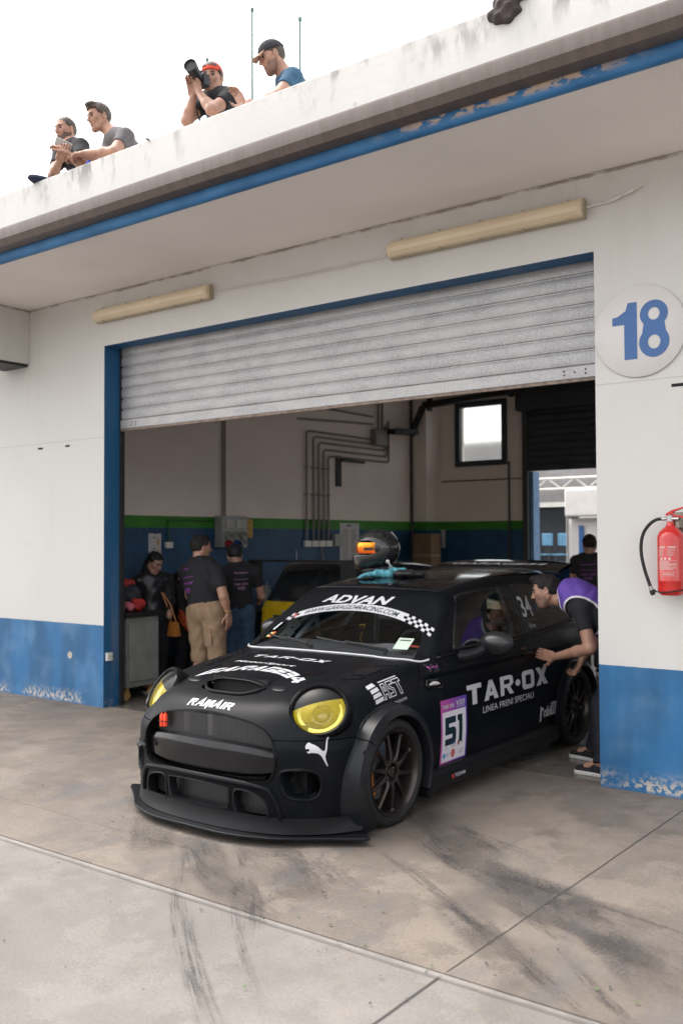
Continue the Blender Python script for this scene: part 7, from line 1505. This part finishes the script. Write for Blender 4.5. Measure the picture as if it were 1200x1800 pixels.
sv=thing('steel_shelf','dark steel shelf under the cardboard box','shelf',(-5.78,7.30,0)); MB().box(-.3,.3,-.18,.18,.98,1.018).build('shelf_board',M_BLACK,sv,smooth=0)
for x in (-.28,.25):
    for y in (-.17,.14): MB().box(x,x+.03,y,y+.03,0,.98).build('leg',M_BLACK,sv,smooth=0)
n3=thing('wall_notice','small pale notice on the blue back wall','notice',(0,0,0)); MB().box(-5.93,-5.83,7.990,7.997,1.50,1.81).build('sheet',M_PAPER,n3,smooth=0)
# ------------------------------------------------------------------ paddock seen through the back door
aw=thing('paddock_awning','grey paddock awning with white truss and dark screen beyond the back door','awning',(0,0,0))
def truss(x0,x1,y,z0,z1,n):
    mb=MB(); mb.tube([(x0,y,z1),(x1,y,z1)],.035,6).tube([(x0,y,z0),(x1,y,z0)],.035,6)
    for i in range(n): xa=x0+(x1-x0)*i/n; xb=x0+(x1-x0)*(i+1)/n; mb.tube([(xa,y,z0),((xa+xb)/2,y,z1)],.022,6).tube([((xa+xb)/2,y,z1),(xb,y,z0)],.022,6)
    return mb
truss(-9.5,-1.0,13.0,2.72,2.95,14).build('truss',mat('truss_white',(.62,.60,.56),.5),aw); 
MB().box(-9.5,-1,13.4,13.44,2.38,3.9).build('valance',mat('awning_grey',(.26,.25,.25),.8),aw,smooth=0); MB().box(-9.5,-1,13.0,13.03,2.36,2.44).build('eave_rail',mat('truss_white',(.62,.60,.56),.5),aw,smooth=0)
MB().box(-9.5,-5.75,13.6,13.7,0,2.36).build('screen_wall',mat('screen_dark',(.022,.028,.035),.6),aw,smooth=0); MB().box(-5.7,-1,15.8,15.9,0,2.5).build('back_panel',mat('panel_beige',(.36,.33,.31),.8),aw,smooth=0)
for x in (-9.4,-1.1): MB().box(x,x+.08,13,13.08,0,2.4).build('post',M_WHITE,aw,smooth=0)
for k,(x,lab) in enumerate([(-6.02,'pale blue folding chair left of its twin beyond the back door'),(-5.66,'pale blue folding chair right of its twin beyond the back door')]):
    T=thing('folding_chair',lab,'chair',(x,12.6,0),group='pale blue chairs in the paddock'); bm_=mat('pale_blue_canvas',(.12,.28,.42),.6)
    MB().box(-.12,.12,.0,.03,1.50,1.76).build('backrest',bm_,T,bevel=.01); MB().box(-.12,.12,-.3,0,1.30,1.33).build('seat',bm_,T)
    for x2 in (-.11,.09): MB().box(x2,x2+.02,-.28,-.26,0,1.30).build('leg',M_BLACK,T,smooth=0); MB().box(x2,x2+.02,.0,.02,0,1.5).build('leg',M_BLACK,T,smooth=0)
t2=thing('white_table','white box table beside the blue chairs in the paddock','table',(-6.35,12.4,0)); MB().box(-.20,.12,-.2,.2,1.30,1.58).build('box_top',M_WHITE,t2,smooth=0,bevel=.02); MB().box(-.18,.10,-.18,.18,0,1.29).build('base',M_GREYBOX,t2,smooth=0)
t3=thing('parked_vehicle','dark car with bright windscreen reflections parked beyond the back door','car',(-5.2,10.6,0),R(5)); MB().prism([(-1.6,.2),(-1.65,.75),(-1.0,.86),(-.55,1.18),(.55,1.18),(1.0,.86),(1.6,.75),(1.6,.2)],lambda a,c,d:(a,d,c),1.6).build('body',mat('dark_blue_car',(.02,.03,.045),.25,coat=.6),t3,bevel=.06); MB().box(-.5,.5,-.012,-.002,.86,1.12).build('side_glass',M_GLASS2,t3,smooth=0)
for x in (-1.0,1.0): MB().lathe([(.30,0),(.30,.03),(.0,.03)],(x,-.001,.30),(0,-1,0),24).build('wheel',M_TYRE,t3)
t4=thing('feather_banner','white and blue advertising banner beyond the back door','banner',(-4.75,11.5,0)); MB().grid(lambda a,b:(-.33+.66*a,.02*math.sin(a*6),.8+1.25*b),8,8).build('banner_cloth',M_SIGNW,t4,smooth=60,solid=.006); MB().box(-.10,.0,-.03,-.02,.9,1.9).build('banner_stripe',M_SIGNB,t4,smooth=0); MB().tube([(-.35,0,0),(-.35,0,2.3)],.02,8).build('pole',M_STEEL,t4); MB().box(-.32,.5,-.2,.2,2.08,2.62).build('light_box',M_WHITE,t4,bevel=.03)
